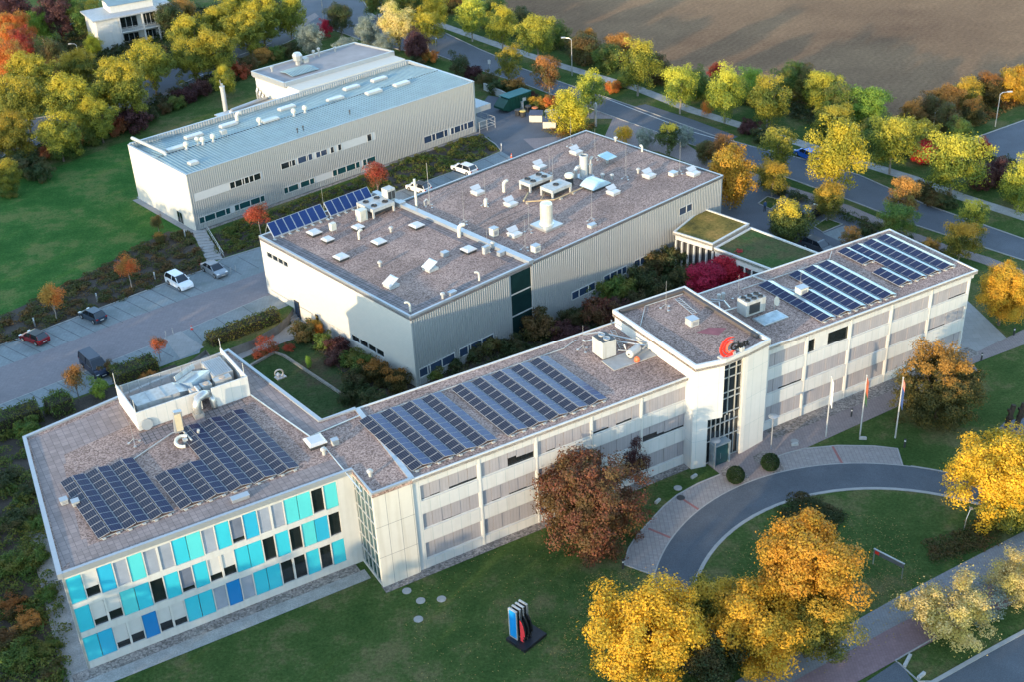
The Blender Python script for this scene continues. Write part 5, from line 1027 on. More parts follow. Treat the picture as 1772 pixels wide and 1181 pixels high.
M().tube([(0.7*math.cos(R(a))-0.1, -1.2+0.7*math.sin(R(a)), 0.25+0.15*math.sin(R(a))) for a in range(40, 290, 25)], 0.17, 8).build('hose', CREMM, t); M().cbox(0.1, -1.1, 0, 0.4, 0.4, 0.4).build('pump', WMET, t); M().tube([(0.4, 0.2, 0.3), (0.6, -1.6, 0.3)], 0.09, 6).tube([(1.5, -0.6, 0.1), (1.5, -0.9, 0.7)], 0.14, 8).build('pipe', WMET, t)
tag(M().tube([FW(-20.0, 16.9, RZ+.1), FW(-15.6, 19.0, RZ+.2), FW(-13.0, 19.3, RZ+.1)], 0.06, 5).build('cable_run', WMET), 'silver cable run linking the two black solar fields', 'cable', 'cable runs on the office roofs')
# things on the ribbed hall roof
def zA(v): return HA+0.0+0.18*min(v, 9)/9-max(0, v-9)*0.075
for s, v, lab in [(8.8, 13.3, 'long skylight nearest the roof duct'), (3.9, 10.0, 'long skylight right beside the elbow of the roof duct'), (20.2, 9.6, 'long skylight behind the two round vents'), (25.6, 13.2, 'long skylight against the parapet above the ridge vents'),
        (33.0, 10.2, 'long skylight left of the centre of the seamed roof'), (38.5, 13.4, 'long skylight near the parapet in the right half'), (39.1, 8.0, 'long skylight on the ridge in the right half'), (44.2, 13.4, 'long skylight near the parapet furthest right'), (44.7, 7.8, 'long skylight furthest right on the ridge'), (2.9, 3.0, 'short grey skylight at the near corner of the seamed roof'), (15.1, 13.6, 'long skylight under the hooked pipe')]:
    t = unit('skylight', FA, AA, s, v, zA(v)-0.02, lab, 'skylight', 'skylights on the ribbed hall'); L_ = 1.4 if 'short' in lab else 2.9
    M().cbox(0, 0, -0.1, L_, 1.1, 0.4).build('curb', WMET, t); M().cbox(0, 0, 0.3, L_-0.15, 0.95, 0.1).build('pane', mat_sk if False else DOME, t)
for s, v, lab in [(5.0, 8.6, 'round vent nearest the near end of the seamed roof'), (7.1, 9.0, 'left one of a touching pair of round vents on the seamed roof'), (7.7, 8.5, 'right one of a touching pair of round vents on the seamed roof'), (9.4, 8.4, 'round vent left of the small tripod box'), (18.1, 9.3, 'round vent in the middle of the ridge'), (24.0, 8.6, 'left of two white vents in front of the middle skylight'), (26.0, 8.5, 'right of two white vents in front of the middle skylight')]:
    t = unit('roof_vent', FA, AA, s, v, zA(v), lab, 'vent', 'round vents on the ribbed hall'); M().lathe([(0.12, 0), (0.12, 0.5), (0.34, 0.55), (0.42, 0.85), (0.3, 1.15), (0.05, 1.25)], 12).build('cowl', CREMM, t); M().cyl(0, 0, -0.1, 0.12, 0.3, n=12).build('collar', COPE, t)
t = unit('roof_box', FA, AA, 11.4, 8.6, zA(8.6), 'small grey box on thin legs on the seamed roof', 'box'); M().cbox(0, 0, 0.6, 0.9, 0.7, 0.6).build('casing', WMET, t); g = M()
for x in (-.4, .4):
    for y in (-.3, .3): g.cbox(x, y, -.1, .05, .05, .7)
g.build('stand', STEEL, t)
t = unit('roof_duct', FA, AA, 1.5, 19.0, HA+.3, 'long white duct crossing the near end of the seamed roof', 'duct'); M().tube([(0, 0, 0), (0.05, -9.4, 0.25), (0.2, -9.9, 0.15), (0.25, -10.2, -0.5)], 0.26, 10).build('pipe', WMET, t)
goose(FA, AA, 16.8, 13.8, zA(13.8), 1.0, 0.28, 'white hooked pipe standing at the long skylight on the seamed roof')
for s, v, lab in [(30.5, 2.7, 'small dark vent on the lower slope of the seamed roof'), (21.5, 2.3, 'left of two thin dark pipes on the lower slope'), (20.3, 2.1, 'right of two thin dark pipes on the lower slope')]:
    cap(FA, AA, s, v, zA(v), lab, 0.08, 0.5, DARKM)
# sign on the tower
lg = unit('rooftop_sign', FW, WA, 33.0, -1.5, TZ+0.08, 'red concentric swirl logo with black lettering standing on the tower parapet', 'sign')
RED = mat('sign_red', (0.62, 0.035, 0.02), 0.4); REDL = mat('sign_orange', (0.80, 0.16, 0.08), 0.4)
def ringpart(m, cx, cz, ro, ri, a0, a1, y0, y1, sh_=0.0, n=22):
    for i in range(n):
        a, b = R(a0+(a1-a0)*i/n), R(a0+(a1-a0)*(i+1)/n); f = lambda t_: 1-abs((t_-0.5)*2)**3*0.9
        wa, wb = ri+(ro-ri)*(1-f(i/n)), ri+(ro-ri)*(1-f((i+1)/n))
        p = [(cx+ro*math.cos(a), cz+ro*1.05*math.sin(a)), (cx+ro*math.cos(b), cz+ro*1.05*math.sin(b)), (cx+wb*math.cos(b), cz+wb*1.05*math.sin(b)), (cx+wa*math.cos(a), cz+wa*1.05*math.sin(a))]
        m.add([(x, y0, z_) for x, z_ in p]+[(x, y1, z_) for x, z_ in p], [(0, 1, 2, 3), (7, 6, 5, 4), (0, 4, 5, 1), (2, 6, 7, 3), (1, 5, 6, 2), (3, 7, 4, 0)])
g = M(); ringpart(g, 0.75, 1.15, 1.2, 0.93, 60, 320, -0.05, 0.1); g.build('swirl', RED, lg)
g = M(); ringpart(g, 0.85, 1.1, 0.86, 0.66, 60, 320, -0.05, 0.1); g.build('swirl', RED, lg)
g = M(); ringpart(g, 0.95, 1.05, 0.60, 0.45, 60, 320, -0.05, 0.1); g.build('swirl', REDL, lg)
fc = bpy.data.curves.new('lettering', 'FONT'); fc.body = 'Glatt'; fc.size = 1.25; fc.extrude = 0.07; fc.offset = 0.018; fc.space_character = 0.98
fo = bpy.data.objects.new('tmp_text', fc); COL.objects.link(fo); bpy.context.view_layer.update()
me = bpy.data.meshes.new_from_object(fo); bpy.data.objects.remove(fo)
lo_ = bpy.data.objects.new('lettering', me); COL.objects.link(lo_); me.materials.clear(); me.materials.append(mat('sign_black', (0.012, 0.012, 0.012), 0.4)); lo_.parent = lg; lo_.location = (0.75, -0.2, 0.72); lo_.rotation_euler = (R(90), 0, 0)
[M().box(*b_).build('bracket', WMET, lg) for b_ in ((-0.35, 0.3, -0.2, 0.5, -0.1, 0.12), (1.3, 1.6, -0.1, 0.6, -0.1, 0.35), (2.4, 2.8, -0.1, 0.6, -0.1, 0.5))]

lg.scale = (0.92, 0.92, 0.92)
# ------------------------------------------------------------------ vehicles
TYRE = mat('tyre_rubber', (0.018, 0.018, 0.018), 0.85); CARG = glass_mat('car_glass', (0.01, 0.014, 0.02), 0.05, 0.9); RIMM = mat('wheel_rim', (0.45, 0.45, 0.45), 0.3, 0.7)
LAMPR = mat('tail_lamp', (0.35, 0.015, 0.015), 0.25); LAMPW = mat('head_lamp', (0.7, 0.7, 0.68), 0.12)
def paint(n, c, metal=0.3): return mat('car_paint_'+n, c, 0.32, metal, 0.03, coat=0.25, spec=0.4)
def car(name, loc, heading, col, label, kind='estate', group=None, roofc=None, cat='car'):
    t = empty(name, loc, heading, label, cat, group); KIDS[t.name] = []
    L_, W_, H_ = {'estate': (4.6, 1.82, 1.5), 'suv': (4.6, 1.88, 1.68), 'saloon': (4.7, 1.82, 1.44), 'van': (5.2, 1.95, 1.98), 'hatch': (4.1, 1.76, 1.5)}[kind]
    # side profiles (x forward): lower body and cabin
    bl = {'van': 1.05, 'suv': 0.98}.get(kind, 0.86); hd = {'van': 1.15, 'suv': 1.02}.get(kind, 0.9)
    low = [(-L_/2, 0.38), (-L_/2+0.02, bl), (-L_/2+0.12, bl+0.1), (L_*0.18, bl+0.08), (L_/2-0.35, hd-0.12), (L_/2-0.04, 0.66), (L_/2, 0.38), (L_/2-0.15, 0.22), (-L_/2+0.15, 0.22)]
    cab = {'estate': [(-L_*0.47, bl+.05), (-L_*0.40, H_-0.07), (-L_*0.30, H_), (L_*0.02, H_), (L_*0.11, H_-0.06), (L_*0.27, bl+.05)], 'suv': [(-L_*0.48, bl+.05), (-L_*0.42, H_-0.08), (-L_*0.34, H_), (L_*0.05, H_), (L_*0.12, H_-0.06), (L_*0.26, bl+.05)],
           'saloon': [(-L_*0.38, bl+.05), (-L_*0.24, H_-0.05), (-L_*0.16, H_), (L_*0.04, H_), (L_*0.1, H_-0.06), (L_*0.26, bl+.05)], 'van': [(-L_*0.49, bl+.05), (-L_*0.47, H_-0.08), (-L_*0.43, H_), (L_*0.10, H_), (L_*0.16, H_-0.06), (L_*0.34, bl+.05)],
           'hatch': [(-L_*0.47, bl+.05), (-L_*0.38, H_-0.07), (-L_*0.28, H_), (L_*0.03, H_), (L_*0.1, H_-0.06), (L_*0.28, bl+.05)]}[kind]
    def shell(prof, wfun):
        g = M(); n = len(prof); rows = []
        for sgn, ins in ((-1, 0.0), (-1, -1), (1, -1), (1, 0.0)): pass
        for j, k in enumerate((-1.0, -0.94, 0.94, 1.0)):
            rows.append([(x*(0.985 if abs(k) == 1.0 else 1), k*wfun(x, z_)/2, z_*(1 if abs(k) < 1 else (0.985 if z_ > 0.5 else 1.02))) for x, z_ in prof])
        for r_ in rows: g.v += r_
        for j in range(3):
            for i in range(n): g.f.append((j*n+i, j*n+(i+1) % n, (j+1)*n+(i+1) % n, (j+1)*n+i)); g.m.append(0)
        g.f.append(tuple(range(n))[::-1]); g.m.append(0); g.f.append(tuple(range(3*n, 4*n))); g.m.append(0); return g
    wl_ = lambda x, z_: W_*(1-0.10*max(0, abs(x)/(L_/2)-0.72)/0.28)*(0.97 if z_ > bl else 1)
    wc_ = lambda x, z_: W_*(0.93-0.20*max(0, (z_-bl))/(H_-bl))
    shell(low, wl_).build('body', col, t)
    shell(cab, wc_).build('greenhouse', CARG, t)
    g = M(); rx0, rx1 = cab[2][0]-0.08, cab[3][0]+0.1; wr_ = wc_(0, H_)*0.98
    g.box(rx0-0.15, rx1, -wr_/2, wr_/2, H_-0.05, H_+0.012).build('roof', roofc or col, t)
    for sgn in (-1, 1):
        for (x0, z0), (x1, z1) in ((cab[0], cab[1]), (cab[5], cab[4]), ((-L_*0.08, bl), (-L_*0.09, H_-0.04))):
            M().tube([(x0, sgn*wc_(x0, z0)/2, z0), (x1, sgn*wc_(x1, z1)/2, z1)], 0.045, 5).build('pillar', col, t)
    for x in (-L_*0.30, L_*0.31):
        for sgn in (-1, 1):
            w_ = M().cyl(0, 0, -0.11, 0.11, 0.33 if kind != 'hatch' else 0.31, n=18).build('wheel', TYRE, t); w_.rotation_euler = (R(90), 0, 0); w_.location = (x, sgn*(W_/2-0.11), 0.33)
            M().cyl(0, 0, -sgn*0.10-0.02, -sgn*0.10+0.02, 0.2, n=14).build('rim', RIMM, w_)
    for sgn in (-1, 1):
        M().box(L_/2-0.32, L_/2-0.07, sgn*W_*0.36-0.17, sgn*W_*0.36+0.17, 0.64, 0.76).build('headlight', LAMPW, t)
        M().box(-L_/2-0.02, -L_/2+0.1, sgn*W_*0.38-0.13, sgn*W_*0.38+0.13, bl-0.16, bl+0.02).build('tail_light', LAMPR, t)
        M().box(L_*0.17, L_*0.21, sgn*(W_/2)-0.03, sgn*(W_/2+0.12)+0.03, bl+0.05, bl+0.2).build('mirror', col, t)
    M().box(-L_/2-0.025, -L_/2, -0.26, 0.26, 0.52, 0.63).box(L_/2-0.0, L_/2+0.02, -0.26, 0.26, 0.42, 0.53).build('number_plate', WHITE, t)
    return t
def between(a, b, z=0.0):                                               # rear and front of a car in the photo -> place and heading
    p, q_ = G(*a, z), G(*b, z); d = q_-p; return (p+q_)/2, math.atan2(d.y, d.x)
def carp(a, b, *args, **kw): p, h_ = between(a, b); p.z = 0.012; return car('parked_car', p, h_, *args, **kw)
carp((77, 597), (46, 585), paint('red', (0.20, 0.012, 0.018)), 'dark red hatchback with a black roof, furthest left in the car park', 'hatch', roofc=DARKM)
carp((177, 559), (147, 545), paint('slate', (0.035, 0.055, 0.08)), 'dark slate blue hatchback parked in the upper row of bays', 'hatch')
carp((296, 485), (327, 503), paint('white', (0.72, 0.73, 0.74), 0.0), 'white family SUV facing the lane in the upper row of bays', 'suv')
carp((357, 463), (387, 481), paint('silver', (0.30, 0.32, 0.34), 0.6), 'silver grey saloon with a dark sunroof at the foot of the stair', 'saloon', roofc=None)
carp((147, 625), (186, 660), paint('navy', (0.012, 0.02, 0.045)), 'dark blue van parked next to the long hedge', 'van', cat='van')
carp((742, 335), (708, 325), paint('cream', (0.66, 0.64, 0.60), 0.0), 'white car with a dark roof behind the party wall mast', 'hatch', roofc=DARKM)
carp((820, 303), (788, 292), paint('pearl', (0.68, 0.67, 0.64), 0.0), 'white estate car parked alone below the planted bank', 'estate')
p0, h0 = between((1412, 280), (1380, 265)); p0.z = 0.012; car('car', p0, h0, paint('blue', (0.01, 0.10, 0.42)), 'bright blue car on the main road under the trees', 'estate')
carp((1398, 378), (1422, 366), paint('black', (0.014, 0.014, 0.016)), 'black car half hidden behind the gold tipped tree in the rear car park', 'estate')
carp((1405, 428), (1425, 436), paint('grey', (0.06, 0.065, 0.075)), 'dark grey car showing just its roof behind the east wing corner', 'estate')
carp((112, 46), (145, 42), paint('light_blue', (0.04, 0.16, 0.42)), 'blue car parked beside the white villa', 'estate')
# ------------------------------------------------------------------ containers in the yard
GRN = mat('green_container', (0.01, 0.06, 0.04), 0.45, var=0.15, streak=0.2)
p, h_ = between((872, 192), (912, 178)); t = empty('waste_container', (p.x, p.y, 0), h_, 'large green waste container with a sloping front in the yard', 'container'); KIDS[t.name] = []
g = M(); Lc = 5.4
prof = [(-Lc/2-1.3, 0.7), (-Lc/2-1.3, 1.1), (-Lc/2, 2.3), (Lc/2, 2.5), (Lc/2, 0.2), (-Lc/2, 0.2)]
g.add([(x, y, z_) for y in (-1.25, 1.25) for x, z_ in prof], [(0, 1, 2, 3, 4, 5), (11, 10, 9, 8, 7, 6), (1, 0, 6, 7), (2, 1, 7, 8), (3, 2, 8, 9), (4, 3, 9, 10), (5, 4, 10, 11), (0, 5, 11, 6)]); g.build('container_body', GRN, t)
M().box(-Lc/2, Lc/2+0.05, -1.3, 1.3, 2.5, 2.62).build('lid', mat('teal_lid', (0.015, 0.13, 0.13), 0.5), t)
g = M()
for i in range(8): g.box(-Lc/2+0.3+i*0.68, -Lc/2+0.4+i*0.68, -1.32, -1.25, 0.3, 2.3)
g.build('side_rib', GRN, t); M().box(0.6, 1.4, -1.34, -1.26, 1.2, 1.8).build('label_plate', WHITE, t)
for x in (-2.2, 2.2): M().cyl(x, -1.0, 0, 0.3, 0.12, n=8).cyl(x, 1.0, 0, 0.3, 0.12, n=8).build('roller', DARKM, t)
for i, ((a, b), lab) in enumerate([(((918, 209), (938, 209)), 'left grey skip with a cream end and dark lid'), (((942, 220), (961, 220)), 'right grey skip with a cream end and dark lid')]):
    p, h_ = between(a, b); t = empty('waste_skip', (p.x, p.y, 0), h_, lab, 'skip', 'grey skips in the yard'); KIDS[t.name] = []
    M().add([(x, y, z_) for x in (-1.1, 1.1) for y, z_ in ((-0.9, 0.1), (-1.0, 1.3), (0.9, 1.5), (1.4, 0.9), (1.0, 0.1))], [(4, 3, 2, 1, 0), (5, 6, 7, 8, 9), (0, 1, 6, 5), (1, 2, 7, 6), (2, 3, 8, 7), (3, 4, 9, 8), (4, 0, 5, 9)]).build('skip_body', CREMM, t)
    M().rbox((0, -0.05, 1.5), 2.3, 2.05, 0.1, Matrix.Rotation(R(6), 3, 'X')).build('lid', mat('dark_blue_lid', (0.05, 0.055, 0.085), 0.5), t)
for i, (a, mt_, lab) in enumerate([((905, 202), mat('yellow_lid', (0.55, 0.40, 0.10), 0.5), 'wheeled bin with a yellow lid beside the green container'), ((896, 200), DARKM, 'black wheeled bin beside the green container'), ((914, 193), DARKM, 'dark wheeled bin behind the yellow lidded bin'), ((926, 196), mat('orange_lid', (0.5, 0.15, 0.05), 0.5), 'bin with an orange lid behind the left skip')]):
    p = G(*a); t = empty('wheeled_bin', (p.x, p.y, 0), R(20*i), lab, 'bin', 'wheeled bins in the yard'); KIDS[t.name] = []
    M().cyl(0, 0, 0.1, 1.05, 0.42, 0.55, n=8).build('bin_body', DARKM, t); M().cyl(0, 0, 1.05, 1.18, 0.62, 0.45, n=8).build('lid', mt_, t)
p = G(960, 203); t = tag(M().rbox((p.x, p.y, 0.6), 3.2, 1.2, 1.0, Matrix.Rotation(R(-20), 3, 'Z')).rbox((p.x, p.y, 1.15), 3.4, 1.4, 0.12, Matrix.Rotation(R(-20), 3, 'Z')).build('storage_crate', WMET), 'white crate behind the skips under the yellow tree', 'crate')
wl_ = M().band(px((838, 155), (868, 168), (886, 178), (905, 188)), 0.3, 0, 1.3).build('yard_wall', WMET); tag(wl_, 'pale wall along the back edge of the delivery yard', 'wall')
p = G(885, 272); t = empty('traffic_cone', (p.x, p.y, 0), 0, 'small orange and white traffic cone by the hall roof edge', 'traffic cone'); KIDS[t.name] = []; M().lathe([(0.2, 0), (0.2, 0.04), (0.13, 0.05), (0.03, 0.7)], 10).build('cone', mat('cone_orange', (0.8, 0.12, 0.03), 0.5), t); M().lathe([(0.105, 0.25), (0.075, 0.42)], 10).build('stripe', WHITE, t)
p = G(332, 570); t = empty('traffic_cone', (p.x, p.y, 0), 0, 'small red and white cone in a bay near the long hedge', 'traffic cone'); KIDS[t.name] = []; M().lathe([(0.2, 0), (0.2, 0.04), (0.13, 0.05), (0.03, 0.6)], 10).build('cone', mat('cone_red', (0.7, 0.05, 0.03), 0.5), t); M().lathe([(0.105, 0.25), (0.075, 0.42)], 10).build('stripe', WHITE, t)
# ------------------------------------------------------------------ lamps, bollards, signs
def street_lamp(base, top, label, arm=(1.6, 0)):
    b = G(*base); h_ = 8.0
    for z_ in np.arange(3, 13, 0.1):                                     # height that the photo shows
        q_ = Vector((b.x, b.y, z_))-Vector((0, 0, CAMZ)); v_ = IH/2-FPX*q_.dot(CU)/q_.dot(_fw)
        if v_ < top: h_ = float(z_); break
    t = empty('street_lamp', (b.x, b.y, 0), 0, label, 'street lamp', 'street lamps along the roads'); KIDS[t.name] = []
    M().tube([(0, 0, 0), (0, 0, h_*0.55), (0, 0, h_-0.3), (arm[0]*0.3, arm[1]*0.3, h_), (arm[0], arm[1], h_+0.05)], 0.09, 8, 0.05).build('pole', STEEL, t)
    M().cbox(arm[0]*1.25, arm[1]*1.25, h_, 0.3+abs(arm[0])*0.4, 0.3+abs(arm[1])*0.4, 0.14).build('lamp_head', WMET, t)
for b, tp_, lab, arm in [((990, 131), 66, 'tall street lamp between the footpath and the ploughed field', (-1.2, 0.4)), ((560, 34), -8, 'street lamp standing in the road junction corner', (-1.3, 0.5)), ((756, 102), 67, 'pale lamp post by the bus road behind the ribbed hall', (0.1, 0)),
        ((1333, 216), 166, 'street lamp between the hedge trees at the middle of the far path', (-1.2, 0.4)), ((1722, 219), 160, 'tall street lamp at the edge of the upper right car park', (1.2, 0)), ((1615, 221), 205, 'lamp head peeping over the trees left of the upper right car park', (1.2, 0)),
        ((1458, 324), 309, 'short lamp standing beside the main road behind the bright yellow tree', (0.3, 0)), ((352, 95), 82, 'lamp head among the yellow trees above the chimney', (-1.2, 0.3)), ((137, 100), 80, 'slanting lamp between the yellow trees near the villa', (-1.0, 0))]:
    street_lamp(b, tp_, lab, arm)
def post_lamp(base, top, label, head='disc'):
    b = G(*base); h_ = 4.0
    for z_ in np.arange(1, 9, 0.1):
        q_ = Vector((b.x, b.y, z_))-Vector((0, 0, CAMZ)); v_ = IH/2-FPX*q_.dot(CU)/q_.dot(_fw)
        if v_ < top: h_ = float(z_); break
    t = empty('post_lamp', (b.x, b.y, 0), 0, label, 'lamp', 'disc topped lamps by the entrance'); KIDS[t.name] = []
    M().tube([(0, 0, 0), (0, 0, h_)], 0.06, 8).build('pole', GREYM, t); M().lathe([(0.1, -0.25), (0.12, -0.05), (0.5, 0), (0.5, 0.06), (0.2, 0.14), (0.02, 0.16)], 16, (0, 0, h_)).build('lamp_shade', GREYM, t)
post_lamp((1334, 778), 722, 'disc topped lamp on the lawn edge right of the entrance'); post_lamp((1236, 812), 764, 'disc topped lamp left of the glass entrance')
t = empty('letter_box', G(1238, 806), R(20), 'grey letter box panel on posts left of the entrance', 'letter box'); KIDS[t.name] = []; M().box(-0.5, 0.5, -0.1, 0.1, 0.7, 1.4).build('box', GREYM, t); M().cyl(-0.4, 0, 0, 1.4, 0.03, n=6).cyl(0.4, 0, 0, 1.4, 0.03, n=6).build('post', STEEL, t)
def bollard(base, label, dark=True, h_=1.0):
    b = G(*base); t = empty('bollard', (b.x, b.y, 0), 0, label, 'bollard', 'bollard lights'); KIDS[t.name] = []
    M().cyl(0, 0, 0, h_*0.72, 0.1, n=10).build('post', DARKM if dark else GREYM, t); M().cyl(0, 0, h_*0.72, h_*0.9, 0.085, n=10).build('lens', LAMPW, t); M().cyl(0, 0, h_*0.9, h_, 0.12, 0.1, n=10).build('cap', DARKM if dark else GREYM, t)
for b, lab, dk in [((1473, 722), 'dark bollard light on the path edge between two flagpoles', True), ((1565, 775), 'dark bollard light at the corner of the right drive pavement', True), ((1698, 625), 'dark bollard light on the lawn beyond the bronze tree', True), ((1754, 580), 'dark bollard light by the path at the right photo edge', True),
        ((61, 565), 'grey bollard in the planted strip above the red car', False), ((169, 522), 'grey bollard in the planted strip above the slate blue car', False), ((269, 485), 'grey bollard in the planted strip left of the white SUV', False), ((321, 411), 'grey bollard beside the top of the garden stair', False), ((382, 440), 'grey bollard at the foot of the garden stair', False), ((1078, 985), 'dark bollard light on the lawn at the left end of the drive pavement', True), ((868, 260), 'pale bollard at the end of the planted bank', False)]:
    bollard(b, lab, dk, 1.25 if not dk else 1.0)
for i, (b, lab) in enumerate([((400, 473), 'left of two white bay posts right of the silver saloon'), ((408, 469), 'right of two white bay posts right of the silver saloon'), ((288, 584), 'left of two thin posts at the paved stair landing'), ((300, 579), 'right of two thin posts at the paved stair landing')]):
    p = G(*b); tag(M().cyl(p.x, p.y, 0, 0.9, 0.05, n=8).cyl(p.x, p.y, 0.9, 0.96, 0.06, 0.02, n=8).build('bay_post', WMET, off=(p.x, p.y, 0)), lab, 'post', 'slim posts in the car park')
for i, (b, lab, ang) in enumerate([((1570, 1146), 'long white concrete block in the street verge, upper of two', 75), ((1594, 1172), 'short white concrete block in the street verge, lower of two', 60), ((1375, 772), 'small white stone block on the lawn right of the disc lamp', 30), ((1493, 761), 'small white stone block at the middle flagpole', 10),
        ((1201, 827), 'small white floor light in the grass right of the copper beech', 60), ((1138, 870), 'small white floor light beside the copper beech', 70)]):
    p = G(*b); tag(M().rbox((0, 0, 0.12), 1.5 if i == 0 else 0.9 if i == 1 else 0.75, 0.26, 0.24, Matrix.Rotation(R(ang-20), 3, 'Z')).rbox((0, 0, 0.26), 1.2 if i == 0 else 0.6, 0.2, 0.05, Matrix.Rotation(R(ang-20), 3, 'Z')).build('stone_block', KERB if i > 9 else WMET), lab, 'block', 'white blocks in the grass').location = p
# flagpoles
FL = [((1429, 757), [((0.75, 0.73, 0.7), 0.0, 1.0)], 'left flagpole with a limp white flag'), ((1488, 755), [((0.42, 0.12, 0.06), 0.0, 0.62), ((0.05, 0.12, 0.06), 0.62, 1.0)], 'middle flagpole with a limp orange, white and green flag'), ((1549, 759), [((0.7, 0.25, 0.2), 0.0, 0.3), ((0.05, 0.10, 0.26), 0.3, 1.0)], 'right flagpole with a limp blue flag')]
for b, cols, lab in FL:
    p = G(*b); t = empty('flagpole', (p.x, p.y, 0), 0, lab, 'flagpole', 'flagpoles on the front lawn'); KIDS[t.name] = []
    M().tube([(0, 0, 0), (0, 0, 7.3)], 0.085, 8, 0.05).lathe([(0.09, 0), (0.09, 0.08), (0.02, 0.14)], 8, (0, 0, 7.3)).build('pole', WMET, t)
    for c_, a, b2 in cols:
        g = M(); z1, z0 = 7.15-3.0*a, 7.15-3.0*b2; n = 7; vs = []
        for k in range(7):
            zz = z0+(z1-z0)*k/6
            for j in range(n): vs.append((0.06+0.045*j, 0.07*math.sin(j*2.0+k*0.5), zz-0.12*j))
        g.add(vs, [(k*n+j, k*n+j+1, (k+1)*n+j+1, (k+1)*n+j) for k in range(6) for j in range(n-1)]); g.build('flag', mat('flag_cloth', c_, 0.8), t)
# roadside sign on the lawn, bus stop signs
t = empty('company_sign', G(1535, 990), R(-48), 'slim low signboard on two posts on the lawn by the sidewalk', 'sign'); KIDS[t.name] = []
M().box(-1.5, 1.5, -0.05, 0.05, 1.25, 1.7).build('board', mat('grey_board', (0.12, 0.115, 0.115), 0.5), t); M().box(-1.55, 1.55, -0.07, 0.07, 1.7, 1.77).build('cap_rail', WMET, t); M().box(-1.35, -0.95, -0.07, -0.05, 1.3, 1.65).build('logo', RED, t)
for x in (-1.45, 1.45): M().box(x-0.04, x+0.04, -0.04, 0.04, 0, 1.8).build('post', STEEL, t)
for b, h_, lab in [((848, 129), 3.0, 'white bus stop sign on a thin post by the main road'), ((1031, 219), 4.2, 'tall blue-grey sign pylon right of the bright yellow tree')]:
    p = G(*b); t = empty('road_sign', (p.x, p.y, 0), R(-25), lab, 'sign'); KIDS[t.name] = []; M().cyl(0, 0, 0, h_, 0.05 if h_ < 4 else 0.22, n=8).build('post', GREYM, t); M().box(-0.3, 0.3, -0.1, -0.05, h_-0.9, h_-0.1).build('board', WMET, t)
t = empty('lamp_stake', G(1668, 918), 0, 'thin leaning metal stake lamp at the shrub bed by the right lawn', 'lamp'); KIDS[t.name] = []; M().tube([(0, 0, 0), (0.1, 0.1, 1.2), (0.5, 0.5, 2.0)], 0.035, 6).build('pole', STEEL, t); M().cbox(0.6, 0.6, 1.95, 0.3, 0.3, 0.1).build('lamp_head', STEEL, t)
# sculpture on the lawn
t = empty('sculpture', G(909, 1106), R(-12), 'sculpture of upright framed slabs in blue and red on a black base', 'sculpture'); KIDS[t.name] = []
BLK = mat('black_plinth', (0.014, 0.015, 0.02), 0.5, var=0.2); sb = mat('sculpture_blue', (0.01, 0.25, 0.62), 0.35); sr = mat('sculpture_red', (0.75, 0.05, 0.06), 0.4); bf = mat('sculpture_black', (0.02, 0.02, 0.022), 0.4)
a = R(-33); rt_ = Matrix.Rotation(a, 3, 'Z')
M().rbox((0.1, 0.0, 0.16), 2.2, 2.7, 0.32, rt_).build('base', BLK, t)
for k in range(4):
    c0 = rt_ @ Vector((-0.55+0.0*k, -0.75+0.42*k, 0)); g = M(); g.rbox((c0.x, c0.y, 1.85), 0.95, 0.14, 3.1, rt_); g.build('slab', bf if k else bf, t)
    o = c0+rt_ @ Vector((0, -0.075, 0)); e = M()
    if k == 0: M().rbox((o.x, o.y-0.0, 1.85), 0.78, 0.02, 2.85, rt_).build('blue_face', sb, t)
    for dx, dz, w_, h_ in ((-0.44, 0, 0.07, 3.1), (0.44, 0, 0.07, 3.1), (0, 1.52, 0.95, 0.07), (0, -1.5, 0.95, 0.06)):
        q_ = c0+rt_ @ Vector((dx, -0.02, 0)); e.rbox((q_.x, q_.y, 1.85+dz), w_, 0.19, h_, rt_)
    e.build('frame', WMET, t)
for k in range(3):                                                       # curved leaning blades
    g = M(); pr = [(0.12, 0.3), (0.12, 2.75), (0.3, 2.65), (0.52, 2.25), (0.68, 1.7), (0.72, 1.1), (0.5, 0.95), (0.62, 0.75), (0.42, 0.6), (0.55, 0.35)]
    for y0, y1, mt2, nm in ((-0.7+0.42*k, -0.58+0.42*k, bf, 'blade'),):
        g.add([tuple(rt_ @ Vector((x, y, z_))) for y in (y0, y1) for x, z_ in pr], [tuple(range(10)), tuple(range(19, 9, -1))]+[(i, (i+10), (i+1) % 10+10, (i+1) % 10) for i in range(10)]); g.build(nm, mt2, t)
    if k == 0: M().add([tuple(rt_ @ Vector((0.14+(x-0.12)*0.9, -0.715, z_*0.94+0.05))) for x, z_ in pr], [tuple(range(10))]).add([tuple(rt_ @ Vector((0.14+(x-0.12)*0.9, -0.712, z_*0.94+0.05))) for x, z_ in pr], [tuple(range(9, -1, -1))]).build('red_face', sr, t)
# ring sculpture in the courtyard
t = empty('ring_sculpture', G(484, 655, LOWZ), R(20), 'pale stone ring sculpture on a small slab in the courtyard lawn', 'sculpture'); KIDS[t.name] = []
M().tube([(0.5*math.cos(R(a_)), 0, 0.62+0.5*math.sin(R(a_))) for a_ in range(-60, 215, 20)], 0.12, 8, 0.07).build('ring', STEEL, t); M().rbox((0.1, 0, 0.08), 1.2, 0.9, 0.14, Matrix.Rotation(0.3, 3, 'Z')).build('slab', GREYM, t); M().lathe([(0.25, 0.1), (0.3, 0.4), (0.12, 0.6), (0.02, 0.7)], 8, (-0.1, 0.2, 0)).build('stone', GREYM, t)
